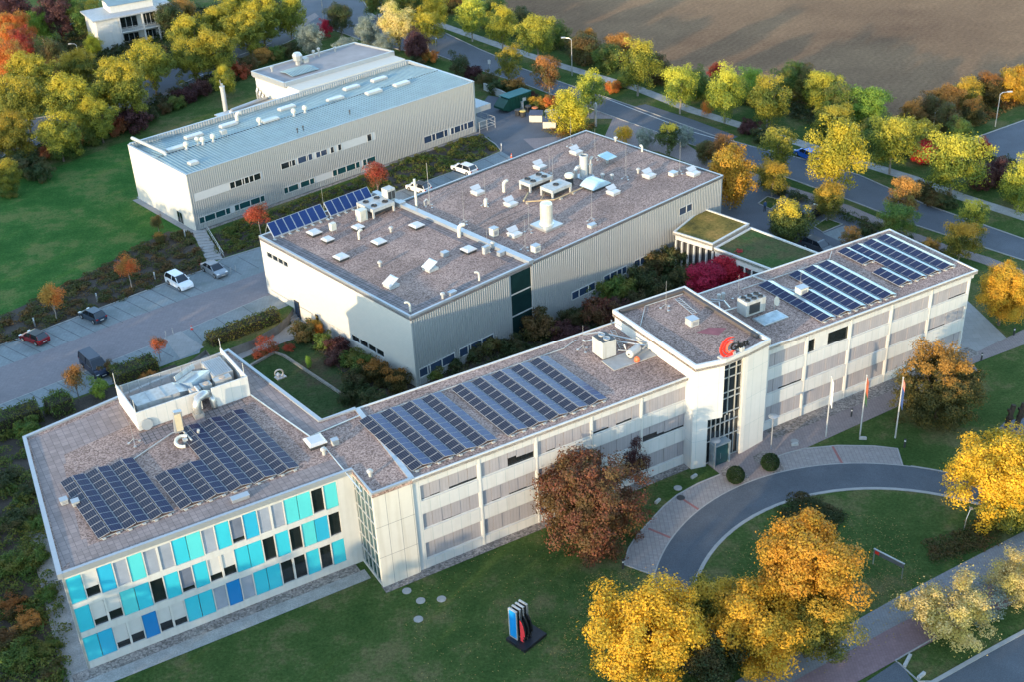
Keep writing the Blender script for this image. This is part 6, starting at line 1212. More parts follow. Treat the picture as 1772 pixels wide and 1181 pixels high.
# dark timber posts near the right edge
for i, (b, lab) in enumerate([((1745, 738), 'left weathered dark post leaning over the blue pool edge'), ((1763, 735), 'right black post at the photo edge near the blue pool')]):
    p = G(*b); t = tag(M().rbox((0, 0, 1.3), 0.42, 0.35, 2.6, Matrix.Rotation(R(8), 3, 'Y')).rbox((0.05, 0.1, 0.9), 0.6, 0.5, 0.35, Matrix.Rotation(R(30), 3, 'Z')).rbox((-0.08, 0, 1.9), 0.5, 0.4, 0.3, Matrix.Rotation(R(12), 3, 'Z')).build('timber_post', mat('dark_timber', (0.035, 0.025, 0.018), 0.9, var=0.4)), lab, 'post', 'dark posts by the right edge'); t.location = p
sheet('blue_pool', px((1728, 742), (1740, 730), (1800, 720), (1800, 760), (1745, 752)), mat('dark_blue_paving', (0.035, 0.05, 0.085), 0.5), 3)
# a person in the rear car park
p = G(1323, 366); me = bpy.data.meshes.new('person'); J = [(0, 0, .93), (0, 0, 1.15), (0, 0, 1.42), (0, 0, 1.5), (0, .01, 1.66), (.1, 0, .9), (.13, .04, .5), (.15, .0, .06), (.16, .13, .04), (-.1, 0, .9), (-.14, -.06, .5), (-.2, -.1, .06), (-.2, .03, .04), (.19, 0, 1.4), (.26, 0, 1.12), (.2, .14, .92), (-.19, 0, 1.4), (-.26, 0, 1.12), (-.2, .14, .92)]
E_ = [(0, 1), (1, 2), (2, 3), (3, 4), (0, 5), (5, 6), (6, 7), (7, 8), (0, 9), (9, 10), (10, 11), (11, 12), (2, 13), (13, 14), (14, 15), (2, 16), (16, 17), (17, 18)]
rad = [.15, .14, .15, .06, .11, .1, .075, .05, .045, .1, .075, .05, .045, .07, .05, .04, .07, .05, .04]
me.from_pydata(J, E_, []); po = bpy.data.objects.new('person', me); COL.objects.link(po); md = po.modifiers.new('skin', 'SKIN'); 
for i, r_ in enumerate(rad): me.skin_vertices[0].data[i].radius = (r_, r_*0.85)
me.skin_vertices[0].data[0].use_root = True; sd = po.modifiers.new('sub', 'SUBSURF'); sd.levels = sd.render_levels = 2
m_, t_, p_ = nodes('person_clothes'); tc = N(t_, 'ShaderNodeTexCoord'); sx = N(t_, 'ShaderNodeSeparateXYZ'); t_.links.new(tc.outputs['Object'], sx.inputs[0]); mr = N(t_, 'ShaderNodeMath', operation='MULTIPLY'); mr.inputs[1].default_value = 0.55; t_.links.new(sx.outputs[2], mr.inputs[0])
r_ = ramp(t_, [(0.0, (0.02, 0.02, 0.025)), (0.05, (0.025, 0.03, 0.045)), (0.50, (0.03, 0.07, 0.16)), (0.83, (0.40, 0.24, 0.17)), (0.93, (0.06, 0.04, 0.03))]); r_.color_ramp.interpolation = 'CONSTANT'; t_.links.new(mr.outputs[0], r_.inputs[0]); t_.links.new(r_.outputs[0], p_.inputs['Base Color']); p_.inputs['Roughness'].default_value = 0.8
me.materials.append(m_); po.location = p; po.rotation_euler = (0, 0, R(200)); tag(po, 'person in a blue jacket and dark trousers standing in the rear car park', 'person')
# ------------------------------------------------------------------ plants
BARK = mat('bark', (0.11, 0.085, 0.065), 0.9, var=0.3, scale=3); BARKL = mat('pale_bark', (0.24, 0.21, 0.18), 0.9, var=0.25, scale=3)
def leaf_mesh(name, R0, k, n, leaf, seed, lumps, spread=0.32, flat=1.0, spike=0.0, hang=0.0, core=0.15):
    """a crown centred on the origin: leaves set round many lumps spread over an ellipsoid, uneven in outline"""
    rg = np.random.default_rng(seed)
    # lump centres
    u = rg.normal(size=(lumps, 3)); u /= np.linalg.norm(u, axis=1)[:, None]
    rr = (0.45+0.42*rg.random(lumps)**0.6)[:, None]; rr[:max(2, int(lumps*core))] *= 0.55
    wob = 1+(0.16 if R0 < 5 else 0.08)*np.sin(3*u[:, :1]+seed)+0.14*np.sin(4*u[:, 1:2]+2*seed)+0.12*rg.normal(size=(lumps, 1))
    c = u*rr*wob; ls = spread*(0.65+0.7*rg.random(lumps))
    w_ = ls**2; idx = rg.choice(lumps, size=n, p=w_/w_.sum())
    d = rg.normal(size=(n, 3)); d /= np.linalg.norm(d, axis=1)[:, None]; d[:, 2] = np.where(rg.random(n) < 0.45, np.abs(d[:, 2]), d[:, 2])
    rad = (0.5+0.55*rg.random(n)**0.5)+(rg.random(n) < 0.16)*rg.random(n)*0.55
    pos = c[idx]+d*(ls[idx]*rad)[:, None]*np.array([1, 1, flat])
    if spike: pos += (pos/(np.linalg.norm(pos, axis=1)[:, None]+1e-6))*(rg.random((n, 1))**8)*spike
    pos[:, 2] -= hang*np.linalg.norm(pos[:, :2], axis=1)**2
    pos *= np.array([R0, R0, R0*k])
    outw = d*0.9+pos/(R0)*0.6+rg.normal(size=(n, 3))*0.55; outw[:, 2] += 0.25; outw /= np.linalg.norm(outw, axis=1)[:, None]
    t1 = np.cross(outw, rg.normal(size=(n, 3))); t1 /= np.linalg.norm(t1, axis=1)[:, None]; t2 = np.cross(outw, t1)
    s = leaf*(0.6+0.8*rg.random(n))[:, None]; a, b = t1*s*0.5, t2*s*0.36
    V = np.empty((n*4, 3)); V[0::4] = pos-a; V[1::4] = pos+b; V[2::4] = pos+a*1.05; V[3::4] = pos-b
    me = bpy.data.meshes.new(name); me.vertices.add(n*4); me.vertices.foreach_set('co', V.astype(np.float32).ravel())
    me.loops.add(n*4); me.loops.foreach_set('vertex_index', np.arange(n*4, dtype=np.int32)); me.polygons.add(n)
    me.polygons.foreach_set('loop_start', np.arange(0, n*4, 4, dtype=np.int32)); me.polygons.foreach_set('loop_total', np.full(n, 4, dtype=np.int32)); me.update(calc_edges=True); me.validate()
    return me
CROWNS = {}
def crownset(key, R0, specs): CROWNS[key] = (R0, [leaf_mesh('crown_'+key, R0, *sp) for sp in specs])
crownset('big', 5.2, [(0.92, 46000, 0.21, 11, 150, 0.20), (0.92, 46000, 0.21, 23, 150, 0.20)])
crownset('beech', 5.2, [(1.0, 44000, 0.20, 5, 230, 0.15, 0.7, 0.14, 0.05)])
crownset('willow', 4.0, [(0.8, 20000, 0.19, 31, 110, 0.17, 0.9, 0.3), (0.85, 20000, 0.19, 37, 100, 0.18, 0.9, 0.35)])
crownset('mid', 3.4, [(1.05, 16000, 0.21, s, 75, 0.245, 0.9, 0.12) for s in (2, 3, 4, 9)])
crownset('wood', 4.4, [(0.95, 22000, 0.24, s, 100, 0.21, 0.85, 0.1) for s in (12, 13, 14)])
crownset('open', 2.6, [(1.25, 6500, 0.21, s, 44, 0.25, 0.8, 0.14) for s in (41, 42)])
crownset('small', 1.25, [(0.95, 4200, 0.12, s, 40, 0.40) for s in (51, 52)])
crownset('bush', 1.7, [(0.72, 5600, 0.16, s, 50, 0.25, 1.0, 0.1) for s in (61, 62, 63)])
crownset('airy', 1.9, [(0.7, 2600, 0.14, 71, 34, 0.25, 0.7, 0.2)])
crownset('yew', 0.75, [(0.95, 5200, 0.07, 81, 400, 0.10, 1.0, 0.0, 0.0, 0.9)])
def yew_ball():
    rg = np.random.default_rng(5); me = CROWNS['yew'][1][0]; n = len(me.polygons); u = rg.normal(size=(n, 3)); u /= np.linalg.norm(u, axis=1)[:, None]; u *= (0.9+0.1*rg.random((n, 1)))*0.75; V = np.empty((n*4, 3))
    t1 = rg.normal(size=(n, 3))*0.03; t2 = rg.normal(size=(n, 3))*0.03; V[0::4] = u-t1; V[1::4] = u+t2; V[2::4] = u+t1; V[3::4] = u-t2; me.vertices.foreach_set('co', V.astype(np.float32).ravel()); me.update()
yew_ball()
C_ = lambda *a: a
LM = {
 'gold': leaf_mat('leaves_gold', [(0.50, 0.25, 0.02), (0.70, 0.36, 0.025), (0.76, 0.42, 0.03), (0.58, 0.29, 0.02), (0.36, 0.22, 0.025)], patch=(0.36, 0.25, 0.025)),
 'goldor': leaf_mat('leaves_orange_gold', [(0.48, 0.26, 0.025), (0.66, 0.36, 0.03), (0.60, 0.31, 0.03), (0.70, 0.43, 0.04)], patch=(0.42, 0.30, 0.03)),
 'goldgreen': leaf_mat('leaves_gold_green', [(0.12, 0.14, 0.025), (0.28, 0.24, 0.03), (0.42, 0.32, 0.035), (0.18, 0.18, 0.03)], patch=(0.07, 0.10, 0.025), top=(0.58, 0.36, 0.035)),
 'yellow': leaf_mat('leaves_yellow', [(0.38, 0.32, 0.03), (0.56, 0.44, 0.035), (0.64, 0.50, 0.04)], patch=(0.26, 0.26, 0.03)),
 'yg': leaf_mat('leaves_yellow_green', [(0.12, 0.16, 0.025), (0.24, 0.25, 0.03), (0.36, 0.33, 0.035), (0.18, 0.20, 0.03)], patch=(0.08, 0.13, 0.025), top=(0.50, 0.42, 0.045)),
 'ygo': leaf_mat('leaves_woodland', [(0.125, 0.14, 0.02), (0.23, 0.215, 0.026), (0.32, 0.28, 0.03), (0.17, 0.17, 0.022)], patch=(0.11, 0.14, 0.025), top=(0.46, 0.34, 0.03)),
 'green': leaf_mat('leaves_green', [(0.05, 0.10, 0.02), (0.09, 0.15, 0.03), (0.14, 0.20, 0.04)], patch=(0.16, 0.15, 0.03)),
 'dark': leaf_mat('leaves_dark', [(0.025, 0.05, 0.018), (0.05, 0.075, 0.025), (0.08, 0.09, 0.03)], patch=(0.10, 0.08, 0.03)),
 'brown': leaf_mat('leaves_brown_green', [(0.08, 0.07, 0.03), (0.12, 0.10, 0.03), (0.09, 0.11, 0.03)], patch=(0.16, 0.09, 0.03)),
 'beech': leaf_mat('leaves_copper', [(0.11, 0.032, 0.025), (0.16, 0.042, 0.03), (0.10, 0.055, 0.024), (0.21, 0.06, 0.035)], patch=(0.10, 0.06, 0.022)),
 'bronze': leaf_mat('leaves_bronze', [(0.055, 0.055, 0.016), (0.09, 0.07, 0.018), (0.12, 0.08, 0.02)], patch=(0.045, 0.05, 0.016), top=(0.32, 0.14, 0.03)),
 'purple': leaf_mat('leaves_purple', [(0.055, 0.022, 0.025), (0.09, 0.035, 0.035), (0.12, 0.05, 0.04)]),
 'red': leaf_mat('leaves_red', [(0.35, 0.05, 0.03), (0.5, 0.09, 0.04), (0.32, 0.09, 0.04)], patch=(0.22, 0.10, 0.04)),
 'crimson': leaf_mat('leaves_crimson', [(0.40, 0.015, 0.04), (0.58, 0.03, 0.06), (0.30, 0.012, 0.03)]),
 'orange': leaf_mat('leaves_orange', [(0.55, 0.14, 0.03), (0.70, 0.22, 0.04), (0.45, 0.16, 0.03)], patch=(0.42, 0.26, 0.05)),
 'rust': leaf_mat('leaves_rust', [(0.24, 0.12, 0.035), (0.36, 0.17, 0.045), (0.20, 0.15, 0.04)], patch=(0.16, 0.15, 0.04), top=(0.52, 0.24, 0.05)),
 'silver': leaf_mat('leaves_silver', [(0.16, 0.20, 0.15), (0.26, 0.29, 0.23), (0.34, 0.36, 0.30)]),
 'cream': leaf_mat('leaves_cream', [(0.48, 0.36, 0.13), (0.64, 0.50, 0.21), (0.56, 0.40, 0.12), (0.68, 0.52, 0.25)], patch=(0.50, 0.40, 0.10)),
 'yew': leaf_mat('leaves_yew', [(0.012, 0.035, 0.012), (0.02, 0.05, 0.018), (0.03, 0.06, 0.02)]),
 'lime': leaf_mat('leaves_lime', [(0.12, 0.22, 0.03), (0.20, 0.32, 0.04), (0.28, 0.36, 0.05)]),
 'gtip': leaf_mat('leaves_green_gold_tips', [(0.05, 0.07, 0.018), (0.08, 0.10, 0.022), (0.11, 0.12, 0.025)], top=(0.62, 0.42, 0.04)),
}
TRUNKS = {}
def trunk_mesh(H, r, fork, spread, n=5, seed=0):
    rg = random.Random(seed); m = M(); m.tube([(0, 0, -0.1), (rg.uniform(-.05, .05)*H*.1, 0, fork*0.5), (rg.uniform(-.1, .1), rg.uniform(-.1, .1), fork)], r, 8, r*0.75)
    for i in range(n):
        a = 2*math.pi*i/n+rg.uniform(-.4, .4); s = spread*rg.uniform(.5, 1.0); h = fork+(H-fork)*rg.uniform(.45, .85)
        mid = (s*.4*math.cos(a), s*.4*math.sin(a), fork+(h-fork)*.5); end = (s*math.cos(a), s*math.sin(a), h)
        m.tube([(0, 0, fork-0.1), mid, end], r*0.5, 6, r*0.1)
        for j in range(2):
            b = a+rg.uniform(-1, 1); e = (mid[0]+s*.5*math.cos(b), mid[1]+s*.5*math.sin(b), mid[2]+(h-fork)*rg.uniform(.2, .6)); m.tube([mid, e], r*0.22, 5, r*0.05)
    m.tube([(0, 0, fork-0.1), (0.1, 0, fork+(H-fork)*.5), (0, 0.1, fork+(H-fork)*0.9)], r*0.6, 6, r*0.08)
    return m
TC = {}
# kind -> crown set, height/width ratio of the crown, clear stem in units of the crown radius, trunk
def tree(kind, mt, cx, cy, rp, label, cat='tree', group=None, sq=1.0, clear=None, ground=0.0, name=None):
    R0, meshes = CROWNS[kind]; k = {'big': .92, 'beech': 1.0, 'willow': .82, 'mid': 1.05, 'wood': .95, 'open': 1.25, 'small': .95, 'bush': .72, 'airy': .7, 'yew': 1.0}[kind]*sq
    cl = {'big': .35, 'beech': -.12, 'willow': .1, 'mid': .42, 'wood': .45, 'open': .5, 'small': 1.3, 'bush': -.22, 'airy': -.1, 'yew': -.12}[kind] if clear is None else clear
    Rm = 3.0
    for _ in range(6):
        zc = ground+Rm*(cl+k); p = G(cx, cy, zc); Rm = rp*dist(p)/FPX
    zc = ground+Rm*(cl+k); p = G(cx, cy, zc); s = Rm/R0*1.06
    i = len(bpy.data.objects); me = meshes[(int(cx)*7+int(cy)*3) % len(meshes)]
    isb = kind in ('bush', 'airy', 'yew')
    nm = name or ('shrub' if isb else 'tree')
    def crown(nm_, parent):
        o = bpy.data.objects.new(nm_, me); COL.objects.link(o)
        if not me.materials: me.materials.append(LM[mt])
        o.material_slots[0].link = 'OBJECT'; o.material_slots[0].material = LM[mt]
        if parent: o.parent = parent; KIDS.setdefault(parent.name, []).append(o)
        return o
    rz = (cx*0.37+cy*0.11) % 6.28
    if isb:
        o = crown(nm, None); o.location = (p.x, p.y, zc); o.scale = (s, s, s*sq); o.rotation_euler = (0, 0, rz); tag(o, label, cat, group); return o
    t = empty(nm, (p.x, p.y, ground), rz, label, cat, group); KIDS[t.name] = []
    o = crown('crown', t); o.location = (0, 0, zc-ground); o.scale = (s, s, s*sq)
    key = (kind, (int(cx)+int(cy)) % 2)
    if key not in TC:
        H = R0*(cl+1.75*k/sq); tm = trunk_mesh(H, R0*(0.055 if kind in ('big', 'beech', 'wood') else 0.05), max(0.6, R0*(cl+0.35*k/sq)), R0*0.55, 5, int(cx)).build('trunk', BARK if kind in ('big', 'beech', 'wood') else BARKL); TC[key] = (tm.data, H); bpy.data.objects.remove(tm)
    tm = bpy.data.objects.new('trunk', TC[key][0]); COL.objects.link(tm); tm.parent = t; KIDS[t.name].append(tm)
    Hn = Rm*(cl+1.75*k); tm.scale = (s, s, Hn/TC[key][1])
    return t
# ------------------------------------------------------------------ the front trees
T = tree
T('big', 'gold', 1120, 1098, 100, 'round golden yellow tree nearest the sculpture, at the bottom of the lawn', sq=0.95)
T('big', 'goldor', 1392, 985, 98, 'tall orange gold tree, top of the close pair by the curved drive', clear=0.55)
T('big', 'gold', 1310, 1085, 92, 'yellow and green tree tucked under the orange gold one', clear=0.2, sq=0.9)
T('big', 'goldgreen', 1400, 1075, 78, 'golden green lower tree leaning over the street sidewalk', clear=0.25, sq=0.9)
T('mid', 'goldgreen', 1225, 1050, 55, 'green tree squeezed between the two golden crowns', clear=0.2, sq=0.9)
T('mid', 'dark', 1230, 1140, 60, 'dark green tree low between the golden crowns', clear=0.1, sq=0.8)
T('big', 'gold', 1742, 822, 88, 'big golden yellow tree at the right edge above the sidewalk', sq=0.9, clear=0.25)
T('mid', 'goldgreen', 1755, 880, 50, 'green and yellow lower tree beneath the right golden crown', clear=0.0, sq=0.9)
T('big', 'goldor', 1738, 505, 50, 'orange gold tree beyond the east end of the wing', clear=0.3, sq=1.1)
T('mid', 'goldor', 1265, 308, 42, 'orange gold tree against the far corner of the broad hall', clear=0.15, sq=1.2)
T('mid', 'rust', 1252, 262, 26, 'small rusty orange tree behind the orange gold one', clear=0.2)
T('mid', 'yellow', 988, 190, 35, 'bright yellow tree between skips and hall roof', clear=0.15, sq=0.95)
T('open', 'yg', 1018, 152, 26, 'thin yellow green tree right above the bright yellow one', clear=0.6)
T('beech', 'beech', 1018, 864, 92, 'large copper beech with brown and green leaves before the wing', clear=-0.1, sq=1.08)
T('mid', 'purple', 1088, 790, 32, 'dark purple tree hugging the facade behind the copper beech', clear=0.3, sq=1.25)
T('beech', 'bronze', 1628, 668, 70, 'bronze topped dark green tree in front of the east wing', clear=-0.15, sq=1.15)
T('willow', 'cream', 1636, 1062, 68, 'pale cream yellow tree on the street verge', clear=0.0, sq=0.9)
T('willow', 'cream', 1772, 1005, 50, 'pale cream tree cut by the right photo edge', clear=0.1, sq=0.95)
T('airy', 'silver', 1700, 1040, 45, 'thin grey green shrub between the two cream trees', 'shrub')
T('mid', 'crimson', 1222, 478, 36, 'left part of the crimson shrubs before the green roofed link', clear=-0.3, sq=0.75, name='shrub')
T('mid', 'crimson', 1262, 468, 38, 'middle crimson shrub before the green roofed link', clear=-0.3, sq=0.7, name='shrub')
T('mid', 'crimson', 1306, 458, 28, 'right crimson shrub against the east wing roof edge', clear=0.2, sq=0.7, name='shrub')
T('mid', 'gtip', 1367, 384, 38, 'dark green tree with golden tips in the rear car park', clear=-0.15, sq=0.95)
T('open', 'rust', 1476, 408, 18, 'small rusty tree peeping over the east wing roof edge', clear=0.1)
# yew balls, beds
for x, y, lab in ((1273, 823, 'clipped round yew ball in the left gravel bed by the entrance'), (1333, 801, 'clipped round yew ball in the right gravel bed by the entrance')): T('yew', 'yew', x, y, 15, lab, 'shrub', 'clipped yew balls')
# street trees beyond the main road
for x, y, r_, kd, mt_, cl_, lab in [(650, -2, 24, 'mid', 'green', .3, 'green tree at the top edge right of the junction'), (688, 8, 26, 'mid', 'green', .3, 'green tree left of the first yellow avenue tree'), (752, 14, 26, 'mid', 'yellow', .5, 'yellow avenue tree furthest left along the far verge'), (815, 26, 28, 'mid', 'yg', .6, 'yellow green avenue tree second along the far verge'),
        (868, 42, 28, 'mid', 'ygo', .6, 'ochre avenue tree third along the far verge'), (930, 58, 32, 'mid', 'yg', .55, 'rounded yellow green avenue tree fourth along the far verge'), (1104, 110, 36, 'mid', 'yg', .55, 'broad yellow green avenue tree just right of the tall lamp'),
        (1178, 146, 33, 'mid', 'yg', .55, 'yellow avenue tree left of the small orange sapling'), (1256, 158, 37, 'mid', 'yg', .5, 'reddish topped avenue tree right of the small orange sapling'), (1330, 172, 36, 'mid', 'yg', .4, 'yellow green avenue tree behind the middle lamp'),
        (1224, 186, 12, 'small', 'orange', .3, 'small orange sapling on the verge between avenue trees'), (1448, 262, 50, 'mid', 'yellow', .55, 'brightest lemon yellow tree spreading over the main road'), (1546, 238, 42, 'mid', 'yg', .55, 'yellow green tree with a pale trunk on the far verge'),
        (1653, 275, 50, 'mid', 'yg', .3, 'wide lime yellow tree left of the purple shrubs'), (1768, 318, 38, 'mid', 'yg', .35, 'lime yellow tree at the right edge of the far verge'), (1352, 252, 32, 'open', 'yg', .5, 'narrow yellow green tree left of the blue car')]:
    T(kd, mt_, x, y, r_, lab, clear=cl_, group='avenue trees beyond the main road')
# near side of the main road
for x, y, r_, kd, mt_, cl_, lab in [(878, 104, 24, 'open', 'ygo', .6, 'flat topped ochre tree above the bus stop sign'), (950, 122, 26, 'open', 'rust', .6, 'sparse orange brown tree in front of the lay-by road'), (795, 112, 19, 'open', 'dark', .1, 'dark green conical tree left of the purple bush by the road'),
        (1155, 236, 22, 'open', 'gtip', .1, 'green tree with orange tips between two grey willows'), (1118, 238, 16, 'open', 'silver', .1, 'grey willow left of the orange tipped tree'), (1186, 234, 16, 'open', 'silver', .1, 'grey willow right of the orange tipped tree'),
        (1080, 232, 15, 'small', 'goldor', .2, 'small gold tree at the back rim of the broad hall'), (1220, 260, 18, 'mid', 'brown', .2, 'small green brown tree left of the rusty one'), (1338, 302, 28, 'mid', 'goldgreen', .4, 'yellow tinged tree on the near verge behind the rear car park'),
        (1434, 342, 28, 'mid', 'goldgreen', .5, 'small green tree with a gold crown on the near verge'), (1568, 332, 28, 'open', 'rust', .7, 'wispy rust coloured tree over the main road'), (1554, 378, 30, 'mid', 'green', .2, 'green tree below the wispy rust coloured one'),
        (1690, 372, 27, 'open', 'yg', .6, 'loose yellow green tree leaning over the main road at right'), (1664, 412, 32, 'mid', 'goldgreen', .3, 'olive green tree behind the east corner of the wing')]:
    T(kd, mt_, x, y, r_, lab, clear=cl_, group='trees along the near side of the main road')
# hedge belt between footpath and field
hb_ = [(716, 2, 26, 'green', 'green hedge tree at the top edge by the traffic island'), (780, -2, 28, 'brown', 'brown hedge tree at the top edge behind the avenue'), (850, 22, 28, 'green', 'green hedge tree behind the second avenue tree'), (905, 40, 26, 'dark', 'dark hedge tree behind the ochre avenue tree'), (965, 62, 24, 'green', 'green hedge shrub left of the tall lamp'), (1012, 84, 30, 'brown', 'dark brown hedge shrub right of the tall lamp'), (1020, 66, 16, 'rust', 'pinkish topped hedge shrub beside the tall lamp'),
       (1048, 100, 26, 'green', 'green hedge shrub left of the broad avenue tree'), (1072, 84, 28, 'rust', 'red tinted hedge tree behind the broad avenue tree'), (1140, 122, 26, 'brown', 'brown hedge shrub right of the broad avenue tree'), (1206, 148, 28, 'green', 'green hedge shrub between two avenue trees'), (1240, 126, 16, 'red', 'pink red hedge top behind the reddish avenue tree'),
       (1296, 150, 30, 'lime', 'light green hedge tree left of the middle lamp'), (1370, 146, 36, 'green', 'tall dark green hedge tree behind the middle lamp'), (1402, 150, 34, 'brown', 'grey brown hedge tree next to the tall green one'), (1424, 160, 38, 'yg', 'yellow hedge tree above the blue car'), (1462, 185, 38, 'green', 'green hedge tree behind the lemon yellow tree'), (1452, 215, 38, 'yg', 'yellow green hedge tree leaning over the footpath'), (1500, 186, 40, 'lime', 'light green hedge tree at the field corner'),
       (1522, 232, 34, 'green', 'deep green hedge tree behind the pale trunked tree'), (1580, 198, 24, 'rust', 'rusty hedge shrub first along the slanting field edge'), (1604, 190, 26, 'brown', 'brown hedge shrub second along the slanting field edge'), (1640, 176, 30, 'rust', 'orange brown hedge tree third along the slanting field edge'), (1672, 165, 30, 'goldgreen', 'golden hedge tree fourth along the slanting field edge'),
       (1708, 155, 30, 'bronze', 'bronze hedge tree left of the tall far lamp'), (1752, 148, 36, 'goldor', 'orange yellow hedge tree at the top right edge'), (1640, 206, 26, 'brown', 'dark hedge shrub under the orange brown hedge tree'), (1682, 196, 24, 'bronze', 'low bronze shrub under the golden hedge tree'), (1590, 240, 34, 'yg', 'yellow tree right of the pale trunked avenue tree'), (1698, 305, 24, 'purple', 'dusky pink shrub below the lime yellow tree'), (1730, 300, 26, 'purple', 'purple shrub near the right edge of the far path'), (1700, 258, 18, 'red', 'red topped shrub at the corner of the upper right car park'),
       (1600, 265, 22, 'crimson', 'dark red shrub between yellow green avenue trees'), (1660, 230, 24, 'green', 'green shrub beside the car park lamp')]
for x, y, r_, mt_, lab in hb_: T('wood' if r_ > 32 else 'mid', mt_, x, y, r_, lab, clear=-0.15, group='trees and tall shrubs of the field hedge', sq=0.95)
# woodland on the left
wd = [(20, 22, 36, 'purple', 'dark purple tree at the very top left corner'), (68, 40, 24, 'lime', 'small light green tree under the purple corner trees'), (98, 26, 34, 'purple', 'wide purple tree left of the villa'), (136, 26, 28, 'green', 'grey green tree between purple tree and villa'), (24, 52, 32, 'orange', 'orange crowned tree at the left edge'), (38, 76, 24, 'red', 'red tree below the orange crowned one'), (10, 104, 36, 'orange', 'fiery orange red tree cut by the left edge'),
      (88, 98, 27, 'brown', 'dull olive round tree above the yellow woodland'), (156, 12, 14, 'yellow', 'slim yellow tree beside the villa roof'), (160, 78, 17, 'yellow', 'bright yellow slender tree before the villa'), (132, 118, 33, 'ygo', 'yellow tree in front of the slanting lamp'), (200, 124, 28, 'ygo', 'golden olive tree under the villa'), (252, 94, 24, 'ygo', 'yellow green tree at the villa right foot'), (262, 116, 38, 'ygo', 'large yellow tree in the middle of the woodland'),
      (56, 134, 42, 'ygo', 'orange tinted yellow tree second row left'), (40, 178, 44, 'ygo', 'big yellow tree at the left woodland edge'), (128, 176, 46, 'ygo', 'broad olive yellow tree in the woodland front'), (212, 158, 46, 'ygo', 'broad yellow green tree left of the side road gap'), (100, 235, 36, 'ygo', 'yellow tree at the lower left woodland front'), (20, 236, 38, 'ygo', 'olive tree leaning over the left edge'), (6, 305, 26, 'ygo', 'small yellow green tree at the left edge of the lawn'),
      (170, 205, 34, 'ygo', 'olive tree above the red shrub by the lawn'), (330, 62, 36, 'ygo', 'yellow tree right of the villa'), (374, 92, 38, 'ygo', 'yellow tree above the silver chimney'), (334, 104, 34, 'ygo', 'yellow olive tree left of the silver chimney'), (384, 44, 36, 'ygo', 'high yellow tree at the woodland top'), (428, 56, 34, 'ygo', 'yellow tree hanging over the side road'), (452, 34, 36, 'ygo', 'golden tree near the road junction'), (500, 26, 30, 'ygo', 'yellow tree at the junction corner'), (318, 18, 22, 'rust', 'small rust topped tree behind the villa'), (410, 12, 34, 'ygo', 'yellow tree at the top edge by the junction'), (290, 30, 26, 'dark', 'dark green tree behind the villa right side'),
      (388, 138, 22, 'ygo', 'yellow green small tree left of the annex'), (534, 66, 24, 'silver', 'silver grey tree left of the annex roof hood'), (588, 28, 24, 'dark', 'dark green tree standing beyond the annex roof'), (636, 54, 22, 'silver', 'silver tree behind the annex roof'), (688, 44, 34, 'cream', 'pale cream flowering tree behind the ribbed hall'), (720, 78, 24, 'purple', 'grey purple shrub tree at the back of the ribbed hall'), (664, 78, 18, 'silver', 'small silver tree at the back corner of the annex'), (738, 46, 28, 'ygo', 'golden tree right of the pale cream tree'), (562, 48, 13, 'crimson', 'small dark red tree by the road junction'), (600, 84, 20, 'silver', 'low silver bush directly behind the annex rim')]
for x, y, r_, mt_, lab in wd: T('wood' if r_ > 30 else 'mid', mt_, x, y, r_, lab, group='autumn woodland by the side road', clear=0.35 if r_ > 20 else 0.2)
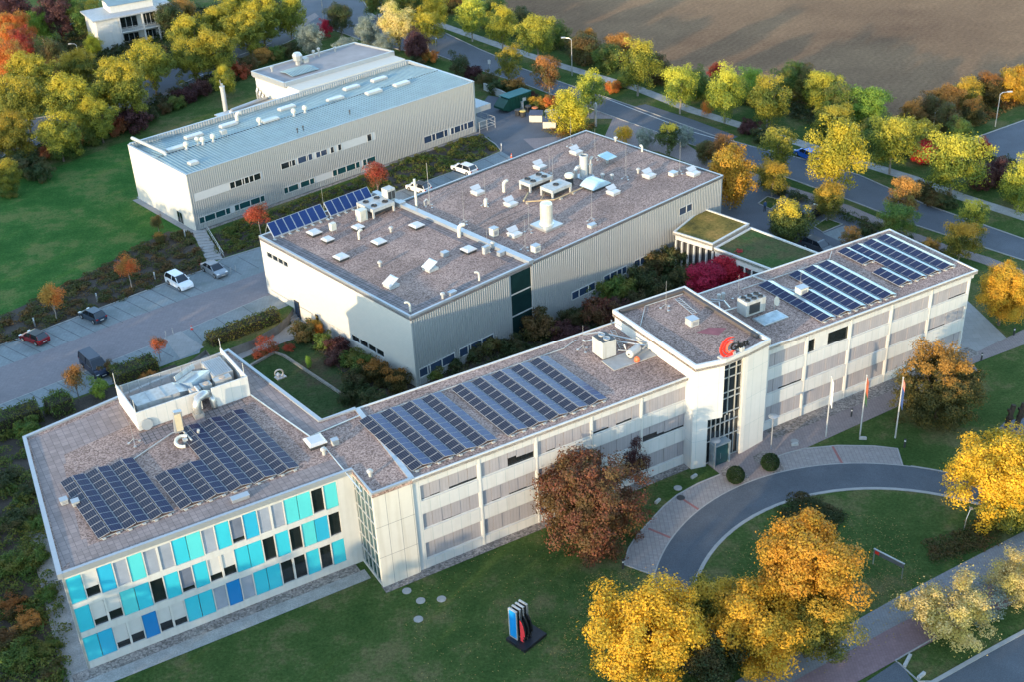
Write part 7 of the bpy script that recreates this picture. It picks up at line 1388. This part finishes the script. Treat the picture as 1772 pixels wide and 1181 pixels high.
# undergrowth shrubs of the woodland edge
ug = [(112, 258, 26, 'green', 'bright green shrub at the lawn edge below the yellow trees'), (84, 264, 16, 'red', 'dark red shrub left of the bright green lawn shrub'), (196, 218, 22, 'red', 'red shrub at the lawn edge in the woodland'), (232, 210, 26, 'purple', 'dark purple shrub right of the red lawn shrub'), (163, 234, 22, 'green', 'green shrub left of the red lawn shrub'), (140, 242, 16, 'rust', 'rusty shrub between green lawn shrubs'), (40, 290, 28, 'dark', 'dark shrub at the lower left lawn edge'), (70, 300, 20, 'dark', 'dark shrub beside the path of the lower left lawn'), (12, 330, 18, 'green', 'green shrub at the left photo edge above the lawn'),
      (258, 200, 16, 'dark', 'dark shrub near the tree trunks left of the road gap'), (306, 178, 16, 'green', 'light shrub on the bank left of the chimney'), (322, 165, 18, 'purple', 'dark red shrub on the bank left of the chimney'), (346, 155, 18, 'purple', 'second dark red shrub on the bank close to the chimney'), (288, 186, 14, 'brown', 'brown shrub on the bank by the side road'), (412, 124, 18, 'red', 'dusky red shrub left of the annex pipes'), (430, 112, 18, 'brown', 'brown shrub above the annex pipes'), (455, 98, 18, 'rust', 'rust shrub left of the exhaust hood'), (478, 92, 16, 'green', 'green shrub behind the exhaust hood'), (505, 88, 16, 'dark', 'dark shrub right behind the exhaust hood'),
      (620, 92, 18, 'dark', 'dark shrub behind the far rim of the annex'), (742, 98, 14, 'orange', 'orange shrub behind the ribbed hall near the lamp post'), (722, 108, 14, 'dark', 'dark shrub at the far back corner of the ribbed hall'), (820, 128, 17, 'purple', 'dark purple bush right of the conical tree'), (842, 140, 18, 'brown', 'brown green bush behind the yard wall'), (862, 152, 16, 'dark', 'dark bush behind the yard wall'), (892, 154, 20, 'bronze', 'olive bush above the green container'), (915, 168, 14, 'purple', 'dusky bush right of the green container'), (930, 178, 14, 'goldgreen', 'yellow bush left of the orange bush in the yard'), (946, 178, 16, 'orange', 'orange red bush left of the bright yellow tree'),
      (1062, 150, 14, 'orange', 'small orange bush beside the far footpath'), (1080, 142, 14, 'green', 'green bush beside the far footpath'), (1295, 222, 18, 'purple', 'dark purple bush on the far verge'), (1320, 236, 18, 'dark', 'dark bush on the far verge'), (1592, 330, 22, 'brown', 'brown bush on the far verge at right'), (1620, 345, 20, 'brown', 'low brown bush on the far verge further right'), (1640, 350, 16, 'dark', 'dark bush on the far verge near the path'), (1760, 338, 16, 'dark', 'dark bush at the right edge of the verge'), (1500, 400, 15, 'dark', 'dark shrub behind the wing back edge'), (1612, 425, 14, 'rust', 'rust shrub on the near path behind the wing'), (1350, 330, 12, 'dark', 'dark shrub beside the standing person')]
for x, y, r_, mt_, lab in ug: T('bush', mt_, x, y, r_, lab, 'shrub', 'shrubs around the site', sq=1.15)
# courtyard planting
cy = [(524, 575, 24, 'brown', 'brown green shrub closest to the hall door'), (545, 565, 18, 'orange', 'orange tinted shrub under the cream wall'), (560, 592, 18, 'green', 'green shrub under the plinth panel'), (585, 600, 20, 'purple', 'dark red shrub in the courtyard bed'), (606, 622, 20, 'green', 'green shrub in front of the basement windows'), (580, 622, 18, 'purple', 'dusky purple shrub beside the low garden wall'), (628, 632, 20, 'green', 'bright green shrub below the basement windows'), (612, 665, 24, 'dark', 'dark green shrub at the end of the garden wall'), (650, 645, 26, 'bronze', 'olive brown bush left of the hall corner'), (684, 660, 26, 'bronze', 'large olive bush at the hall corner'), (640, 690, 22, 'dark', 'dark shrub at the rear wall of the wing'), (600, 690, 16, 'dark', 'low dark shrub on the courtyard lawn end'),
      (750, 648, 15, 'green', 'green shrub below the ribbed wall windows, first right of the corner'), (785, 632, 15, 'dark', 'dark shrub below the ribbed wall windows, second right of the corner'), (818, 612, 18, 'dark', 'dark shrub under the second window band'), (850, 598, 20, 'brown', 'brown shrub left of the stair glass'), (885, 600, 22, 'dark', 'dark green shrub below the stair glass'), (930, 565, 32, 'brown', 'tall brown green shrub right of the stair glass'), (970, 575, 22, 'purple', 'dark red shrub between brown and green courtyard shrubs'), (990, 550, 20, 'dark', 'spiky dark green shrub in the inner courtyard'), (1000, 585, 22, 'purple', 'low dark red shrub along the wing rear rim'), (1035, 540, 30, 'beech', 'dusky red brown shrub in the inner courtyard'), (1030, 500, 24, 'green', 'green shrub against the blue-shaded ribbed wall'), (1074, 500, 28, 'green', 'rounded green shrub in the middle of the inner courtyard'), (1060, 535, 24, 'purple', 'dark red shrub beside the tower rear corner'),
      (1108, 480, 26, 'dark', 'dark green shrub behind the rounded green one'), (1130, 455, 28, 'brown', 'brown green shrub near the ribbed wall windows'), (1165, 450, 28, 'dark', 'dark shrub left of the crimson shrubs'), (1140, 500, 26, 'dark', 'dark shrub in front of the tower rear wall'), (1180, 425, 18, 'purple', 'pinkish bare shrub at the white columns'), (1180, 480, 24, 'dark', 'dark shrub touching the left crimson shrub'), (1100, 520, 20, 'dark', 'low dark shrub by the tower back wall')]
for x, y, r_, mt_, lab in cy: T('bush', mt_, x, y, r_, lab, 'shrub', 'shrubs in the courtyards', sq=1.2, ground=LOWZ)
T('airy', 'red', 462, 598, 20, 'sparse bright red shrub by the courtyard path', 'shrub', ground=LOWZ, sq=1.2); T('airy', 'red', 448, 612, 14, 'small sparse red shrub below the bright red one', 'shrub', ground=LOWZ); T('airy', 'red', 500, 602, 12, 'small faded red shrub at the low garden wall', 'shrub', ground=LOWZ)
T('small', 'lime', 534, 628, 6, 'tiny columnar yellow sapling on the courtyard lawn', clear=0.1, ground=LOWZ, sq=2.0)
# round headed car park trees
for x, y, r_, mt_, lab in [(88, 512, 20, 'orange', 'round orange yellow lollipop tree above the red car'), (220, 461, 18, 'orange', 'round orange lollipop tree above the white SUV row'), (446, 371, 18, 'red', 'round red orange lollipop tree below the ribbed hall windows'), (651, 299, 20, 'red', 'round red orange lollipop tree above the solar collectors'), (272, 597, 14, 'red', 'small red orange tree beside the stair landing'), (127, 653, 20, 'rust', 'round rusty tree left of the dark blue van')]:
    T('small', mt_, x, y, r_, lab, clear=1.5, group='round headed trees of the car park')
T('open', 'lime', 171, 672, 18, 'fresh green conical bush beside the dark blue van', 'shrub', clear=-0.3, sq=0.95, name='conifer')
T('small', 'brown', 272, 385, 9, 'thin nearly bare sapling at the corner of the ribbed hall', clear=1.0, sq=1.6); T('small', 'bronze', 276, 412, 11, 'small olive shrub tree in the planted bank by the stair', clear=0.0)
LM['cover'] = leaf_mat('leaves_cover', [(0.045, 0.065, 0.018), (0.085, 0.10, 0.025), (0.11, 0.085, 0.03), (0.06, 0.085, 0.02)], patch=(0.15, 0.08, 0.03))
LM['cover_olive'] = leaf_mat('leaves_cover_olive', [(0.06, 0.09, 0.018), (0.12, 0.13, 0.025), (0.17, 0.15, 0.03)], patch=(0.06, 0.11, 0.02))
# clipped hedges
def hedge(pts, w_, h_, mt_, label, seed, grp='clipped hedges of the car park'):
    P_ = [G(a, b) for a, b in pts]; rg = np.random.default_rng(seed); L_ = (P_[1]-P_[0]); le = L_.length; d = L_.normalized(); nn = Vector((-d.y, d.x, 0))
    n = int(le*(w_+2*h_)*55); V = []; 
    a = rg.random(n)*le; face = rg.random(n)*(w_+2*h_); V = np.empty((n*4, 3)); d3 = np.array(d); n3 = np.array(nn); o3 = np.array(P_[0])
    across = np.where(face < h_, -w_/2, np.where(face < h_+w_, face-h_-w_/2, w_/2)); z_ = np.where(face < h_, face, np.where(face < h_+w_, h_, face-h_-w_))
    bump = 0.12*np.sin(a*2.1+seed)+0.08*np.sin(a*4.7); z_ = z_*(1+bump*0.6)+rg.normal(size=n)*0.06; across = across+rg.normal(size=n)*0.08
    endm = rg.random(n) < 0.06; a = np.where(endm, np.where(rg.random(n) < .5, 0, le), a); across = np.where(endm, (rg.random(n)-.5)*w_, across); z_ = np.where(endm, rg.random(n)*h_, z_)
    pos = o3+a[:, None]*d3+across[:, None]*n3; pos[:, 2] = np.maximum(0.03, z_)
    t1 = rg.normal(size=(n, 3)); t1 /= np.linalg.norm(t1, axis=1)[:, None]; t2 = np.cross(t1, rg.normal(size=(n, 3))); t2 /= np.linalg.norm(t2, axis=1)[:, None]; s = 0.17*(.6+.8*rg.random(n))[:, None]
    pos -= o3; V[0::4] = pos-t1*s*.5; V[1::4] = pos+t2*s*.4; V[2::4] = pos+t1*s*.5; V[3::4] = pos-t2*s*.4
    g = M(); g.v = [tuple(v) for v in V]; g.f = [(4*i, 4*i+1, 4*i+2, 4*i+3) for i in range(n)]; g.m = [0]*n
    t = empty('hedge', P_[0], 0, label, 'hedge', grp); KIDS[t.name] = []; g.build('foliage', LM[mt_], t)
    c = M(); q_ = [d*0.15-nn*(w_/2-.15), d*(le-.15)-nn*(w_/2-.15), d*(le-.15)+nn*(w_/2-.15), d*0.15+nn*(w_/2-.15)]; c.prism(q_, 0, h_-0.22); c.build('branches', mat('hedge_branches', (0.03, 0.025, 0.015), 0.95), t)
hedge([(362, 598), (482, 552)], 1.9, 1.5, 'cover_olive', 'long clipped hedge with a yellowing top between car park and courtyard', 1)
hedge([(200, 668), (272, 640)], 2.6, 1.9, 'cover_olive', 'clipped hedge right of the dark blue van', 2)
hedge([(86, 722), (124, 706)], 2.6, 2.0, 'green', 'short block of clipped hedge between two bushes', 3)
hedge([(-20, 752), (72, 722)], 2.6, 1.9, 'green', 'clipped hedge running out of the left photo edge', 4)
for x, y, r_, mt_, lab in [(45, 742, 22, 'green', 'green bush at the corner of the turquoise block hedge'), (190, 640, 16, 'brown', 'brown bush between van and hedge'), (255, 652, 14, 'rust', 'rust bush at the end of the right hedge'), (100, 700, 22, 'green', 'dark bush beside the short hedge block')]: T('bush', mt_, x, y, r_, lab, 'shrub', 'bushes by the car park hedges', sq=1.1)
# bottom-left thicket
for x, y, r_, mt_, lab in [(50, 1078, 26, 'rust', 'round reddish brown bush in the lower left thicket'), (22, 1050, 28, 'bronze', 'olive bush left of the reddish brown one'), (15, 980, 30, 'green', 'green bush at the left edge of the thicket'), (60, 960, 26, 'green', 'green bush nearest the turquoise block side'), (30, 900, 28, 'dark', 'dark bush in the upper thicket'), (12, 830, 26, 'dark', 'dark bush at the left edge below the hedge'), (50, 850, 22, 'dark', 'dark low bush in the shade below the hedge'), (85, 1120, 22, 'green', 'green bush beside the side path, lower'), (30, 1140, 34, 'green', 'large green bush at the bottom left corner'), (90, 1165, 22, 'brown', 'brown green bush at the bottom edge'), (78, 1030, 20, 'green', 'small green bush next to the railing'), (8, 1110, 26, 'brown', 'brown bush cut by the left edge, low'), (60, 905, 20, 'green', 'light green bush near the side path top')]:
    T('bush', mt_, x, y, r_, lab, 'shrub', 'bushes of the lower left thicket', sq=0.8)
# planted banks and beds: leaves no one could count
def cover(name, poly, mt_, per, h_, leaf, label, seed, z0=0.0, base=None):
    P_ = [G(a, b, z0) for a, b in poly]; xy = np.array([(p.x, p.y) for p in P_]); lo_, hi_ = xy.min(0), xy.max(0); ar = (hi_-lo_).prod(); rg = np.random.default_rng(seed)
    def inside(q):
        c = np.zeros(len(q), bool); j = len(xy)-1
        for i in range(len(xy)):
            yi, yj = xy[i, 1], xy[j, 1]; cond = ((yi > q[:, 1]) != (yj > q[:, 1])); xx = (xy[j, 0]-xy[i, 0])*(q[:, 1]-yi)/(yj-yi+1e-12)+xy[i, 0]; c ^= cond & (q[:, 0] < xx); j = i
        return c
    dens = 2.6 if ar < 120 else 0.9; nl = int(ar*dens); C0 = lo_+rg.random((nl, 2))*(hi_-lo_); C0 = C0[inside(C0)]; nl = len(C0); lr = 0.5+0.5*rg.random(nl); lh = h_*(0.4+0.9*rg.random(nl))
    area = nl/dens; n = int(area*per); ix = rg.integers(0, nl, n); an_ = rg.random(n)*6.283; u = rg.random(n)**0.5
    pos = np.empty((n, 3)); pos[:, 0] = C0[ix, 0]+np.cos(an_)*u*lr[ix]; pos[:, 1] = C0[ix, 1]+np.sin(an_)*u*lr[ix]; pos[:, 2] = z0+0.03+lh[ix]*np.sqrt(np.maximum(0, 1-u*u*.9))*(0.55+0.5*rg.random(n))
    nrm = rg.normal(size=(n, 3))*0.6; nrm[:, 2] += 0.9; nrm /= np.linalg.norm(nrm, axis=1)[:, None]; t1 = np.cross(nrm, rg.normal(size=(n, 3))); t1 /= np.linalg.norm(t1, axis=1)[:, None]; t2 = np.cross(nrm, t1); s = leaf*(.6+.8*rg.random(n))[:, None]
    V = np.empty((n*4, 3)); V[0::4] = pos-t1*s*.5; V[1::4] = pos+t2*s*.38; V[2::4] = pos+t1*s*.5; V[3::4] = pos-t2*s*.38
    me = bpy.data.meshes.new(name); me.vertices.add(n*4); me.vertices.foreach_set('co', V.astype(np.float32).ravel()); me.loops.add(n*4); me.loops.foreach_set('vertex_index', np.arange(n*4, dtype=np.int32)); me.polygons.add(n)
    me.polygons.foreach_set('loop_start', np.arange(0, n*4, 4, dtype=np.int32)); me.polygons.foreach_set('loop_total', np.full(n, 4, dtype=np.int32)); me.update(calc_edges=True); me.materials.append(LM[mt_])
    o = bpy.data.objects.new(name, me); COL.objects.link(o); tag(o, label, 'ground cover', kind='stuff')
    if base: struct('planting_soil', M().sheet([(p.x, p.y) for p in P_], z0+0.004*base), SOIL)
LM['litter'] = leaf_mat('fallen_leaves', [(0.30, 0.22, 0.07), (0.42, 0.32, 0.10), (0.24, 0.15, 0.05)])
cover('ground_cover', [(-30, 560), (60, 520), (160, 470), (250, 420), (290, 400), (322, 402), (345, 432), (352, 466), (289, 487), (71, 571), (0, 596), (-40, 612)], 'cover', 75, 0.45, 0.22, 'low mixed green and brown planting between lawn and car park', 1, base=3)
cover('ground_cover', [(362, 408), (420, 385), (600, 318), (740, 262), (822, 234), (840, 238), (862, 261), (768, 300), (690, 328), (600, 362), (450, 424), (384, 446), (372, 432)], 'cover_olive', 75, 0.5, 0.22, 'olive planting on the bank in front of the ribbed hall', 2, base=3)
cover('ground_cover', [(-40, 760), (40, 742), (60, 790), (78, 880), (92, 960), (106, 1040), (124, 1181), (130, 1260), (-60, 1260)], 'cover_olive', 80, 0.8, 0.2, 'dense green thicket floor at the lower left', 3, base=3)
cover('ground_cover', [(1355, 868), (1392, 858), (1430, 872), (1455, 900), (1450, 925), (1400, 930), (1350, 905)], 'dark', 300, 0.35, 0.15, 'dark low shrubs in the lawn circle of the drive', 4)
cover('ground_cover', [(1605, 935), (1650, 925), (1700, 905), (1745, 900), (1750, 925), (1690, 955), (1640, 985), (1610, 965)], 'brown', 200, 0.4, 0.16, 'low brown planting at the sidewalk under the right gold tree', 5)
cover('ground_cover', [(540, 575), (600, 605), (700, 650), (720, 672), (680, 690), (600, 650), (540, 600)], 'cover', 60, 0.5, 0.2, 'low planting under the cream hall wall', 6, z0=LOWZ, base=2)
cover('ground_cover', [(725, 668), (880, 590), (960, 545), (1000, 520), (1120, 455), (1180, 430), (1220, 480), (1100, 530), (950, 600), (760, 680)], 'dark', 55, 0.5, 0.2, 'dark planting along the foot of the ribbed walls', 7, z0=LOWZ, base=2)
cover('ground_cover', [(940, 225), (985, 205), (1030, 215), (1025, 232), (1000, 248), (960, 235)], 'rust', 60, 0.25, 0.2, 'rusty fallen leaves and low plants under the bright yellow tree', 8)
cover('ground_cover', [(1300, 318), (1340, 322), (1450, 362), (1560, 405), (1640, 440), (1630, 448), (1540, 412), (1440, 372), (1350, 338)], 'dark', 60, 0.7, 0.2, 'dark hedge strip between rear car park and near footpath', 9)
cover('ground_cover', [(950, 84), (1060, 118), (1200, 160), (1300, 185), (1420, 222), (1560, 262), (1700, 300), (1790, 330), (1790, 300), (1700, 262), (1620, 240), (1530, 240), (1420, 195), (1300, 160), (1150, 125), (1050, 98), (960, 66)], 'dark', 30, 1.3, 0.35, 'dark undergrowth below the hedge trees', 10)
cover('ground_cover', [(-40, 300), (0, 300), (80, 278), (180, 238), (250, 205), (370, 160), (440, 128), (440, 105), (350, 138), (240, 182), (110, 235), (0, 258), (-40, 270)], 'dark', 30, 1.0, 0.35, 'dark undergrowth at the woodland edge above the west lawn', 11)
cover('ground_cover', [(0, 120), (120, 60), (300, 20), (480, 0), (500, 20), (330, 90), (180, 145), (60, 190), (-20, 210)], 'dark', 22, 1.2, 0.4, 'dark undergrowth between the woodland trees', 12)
cover('ground_cover', [(1560, 190), (1660, 170), (1780, 140), (1780, 175), (1700, 215), (1600, 240)], 'rust', 25, 0.5, 0.35, 'rusty dry undergrowth along the slanting field edge', 13)
def litter(poly, n, label, seed, leaf=0.075):
    P_ = [G(a, b) for a, b in poly]; cx = sum(p.x for p in P_)/len(P_); cyy = sum(p.y for p in P_)/len(P_); rg = random.Random(seed); m = M()
    for _ in range(n):
        i = rg.randrange(len(P_)); a, b = P_[i], P_[(i+1) % len(P_)]; u, v = rg.random(), rg.random()
        if u+v > 1: u, v = 1-u, 1-v
        x = cx+(a.x-cx)*u+(b.x-cx)*v; y = cyy+(a.y-cyy)*u+(b.y-cyy)*v; s = leaf*rg.uniform(.5, 1.2); an_ = rg.random()*6.28; c_, s_ = math.cos(an_)*s, math.sin(an_)*s
        m.add([(x-c_, y-s_, 0.06), (x+s_*.6, y-c_*.6, 0.07), (x+c_, y+s_, 0.06), (x-s_*.6, y+c_*.6, 0.075)], [(0, 1, 2, 3)])
    tag(m.build('fallen_leaves', LM['litter']), label, 'fallen leaves', kind='stuff')
litter([(960, 1181), (980, 1080), (1010, 1000), (1110, 985), (1210, 1010), (1240, 1181)], 1500, 'yellow leaves fallen round the golden tree by the sculpture', 1)
litter([(1250, 960), (1400, 880), (1560, 900), (1600, 1000), (1500, 1060), (1400, 1110), (1280, 1150)], 2200, 'yellow leaves fallen on the lawn circle under the golden pair', 2)
litter([(700, 1000), (950, 930), (1080, 1000), (960, 1181), (700, 1181)], 420, 'scattered leaves on the front lawn by the sculpture', 3)
litter([(1290, 1170), (1430, 1105), (1560, 1032), (1772, 920), (1772, 990), (1560, 1100), (1400, 1181)], 260, 'leaves blown over the street sidewalk', 4)
# railing at the side path
t = empty('railing', G(88, 1022), R(20), 'low dark railing across the side path of the turquoise block', 'railing'); KIDS[t.name] = []
g = M().tube([(0, 0, 1), (2.2, 0, 1)], 0.03, 5)
for i in range(6): g.cyl(i*0.44, 0, 0, 1, 0.025, n=5)
g.build('rails', DARKM, t)
# unseen tree belt, sunward and behind the viewpoint, added to shade the ground
def belt():
    rg = np.random.default_rng(99); V = []
    ux, uy = math.cos(R(SUN_AZ)), math.sin(R(SUN_AZ)); spots = []
    for w_ in np.arange(-25, 34, 5.5): spots.append((40+rg.uniform(-3, 3), w_, rg.uniform(6.0, 9.5) if w_ < 14 else rg.uniform(9, 12)))
    for w_ in np.arange(30, 118, 6.0): spots.append((4+rg.uniform(-4, 4), w_, rg.uniform(11.0, 14.5)))
    for w_ in np.arange(118, 215, 6.0): spots.append((28+rg.uniform(-5, 5), w_, rg.uniform(13.5, 18)))
    for d_, w_, h_ in spots:
        cx, cy_ = d_*ux-w_*uy, d_*uy+w_*ux; n = 900; u = rg.normal(size=(n, 3)); u /= np.linalg.norm(u, axis=1)[:, None]; rr = (0.55+0.45*rg.random((n, 1)))
        pos = np.array([cx, cy_, h_*0.5])+u*rr*np.array([4.4, 4.4, h_*0.5])*(1+0.15*np.sin(4*u[:, :1]+d_)); t1 = rg.normal(size=(n, 3)); t1 /= np.linalg.norm(t1, axis=1)[:, None]; t2 = np.cross(t1, rg.normal(size=(n, 3))); t2 /= np.linalg.norm(t2, axis=1)[:, None]
        s = 1.1; q = np.empty((n*4, 3)); q[0::4] = pos-t1*s*.5; q[1::4] = pos+t2*s*.45; q[2::4] = pos+t1*s*.5; q[3::4] = pos-t2*s*.45; V.append(q)
    V = np.concatenate(V); n = len(V)//4; me = bpy.data.meshes.new('woodland'); me.vertices.add(n*4); me.vertices.foreach_set('co', V.astype(np.float32).ravel()); me.loops.add(n*4); me.loops.foreach_set('vertex_index', np.arange(n*4, dtype=np.int32)); me.polygons.add(n)
    me.polygons.foreach_set('loop_start', np.arange(0, n*4, 4, dtype=np.int32)); me.polygons.foreach_set('loop_total', np.full(n, 4, dtype=np.int32)); me.update(calc_edges=True); me.materials.append(LM['green'])
    o = bpy.data.objects.new('woodland', me); COL.objects.link(o); tag(o, 'unseen belt of broadleaved trees added to shade the lawns and car park', 'woodland', kind='stuff')
belt()
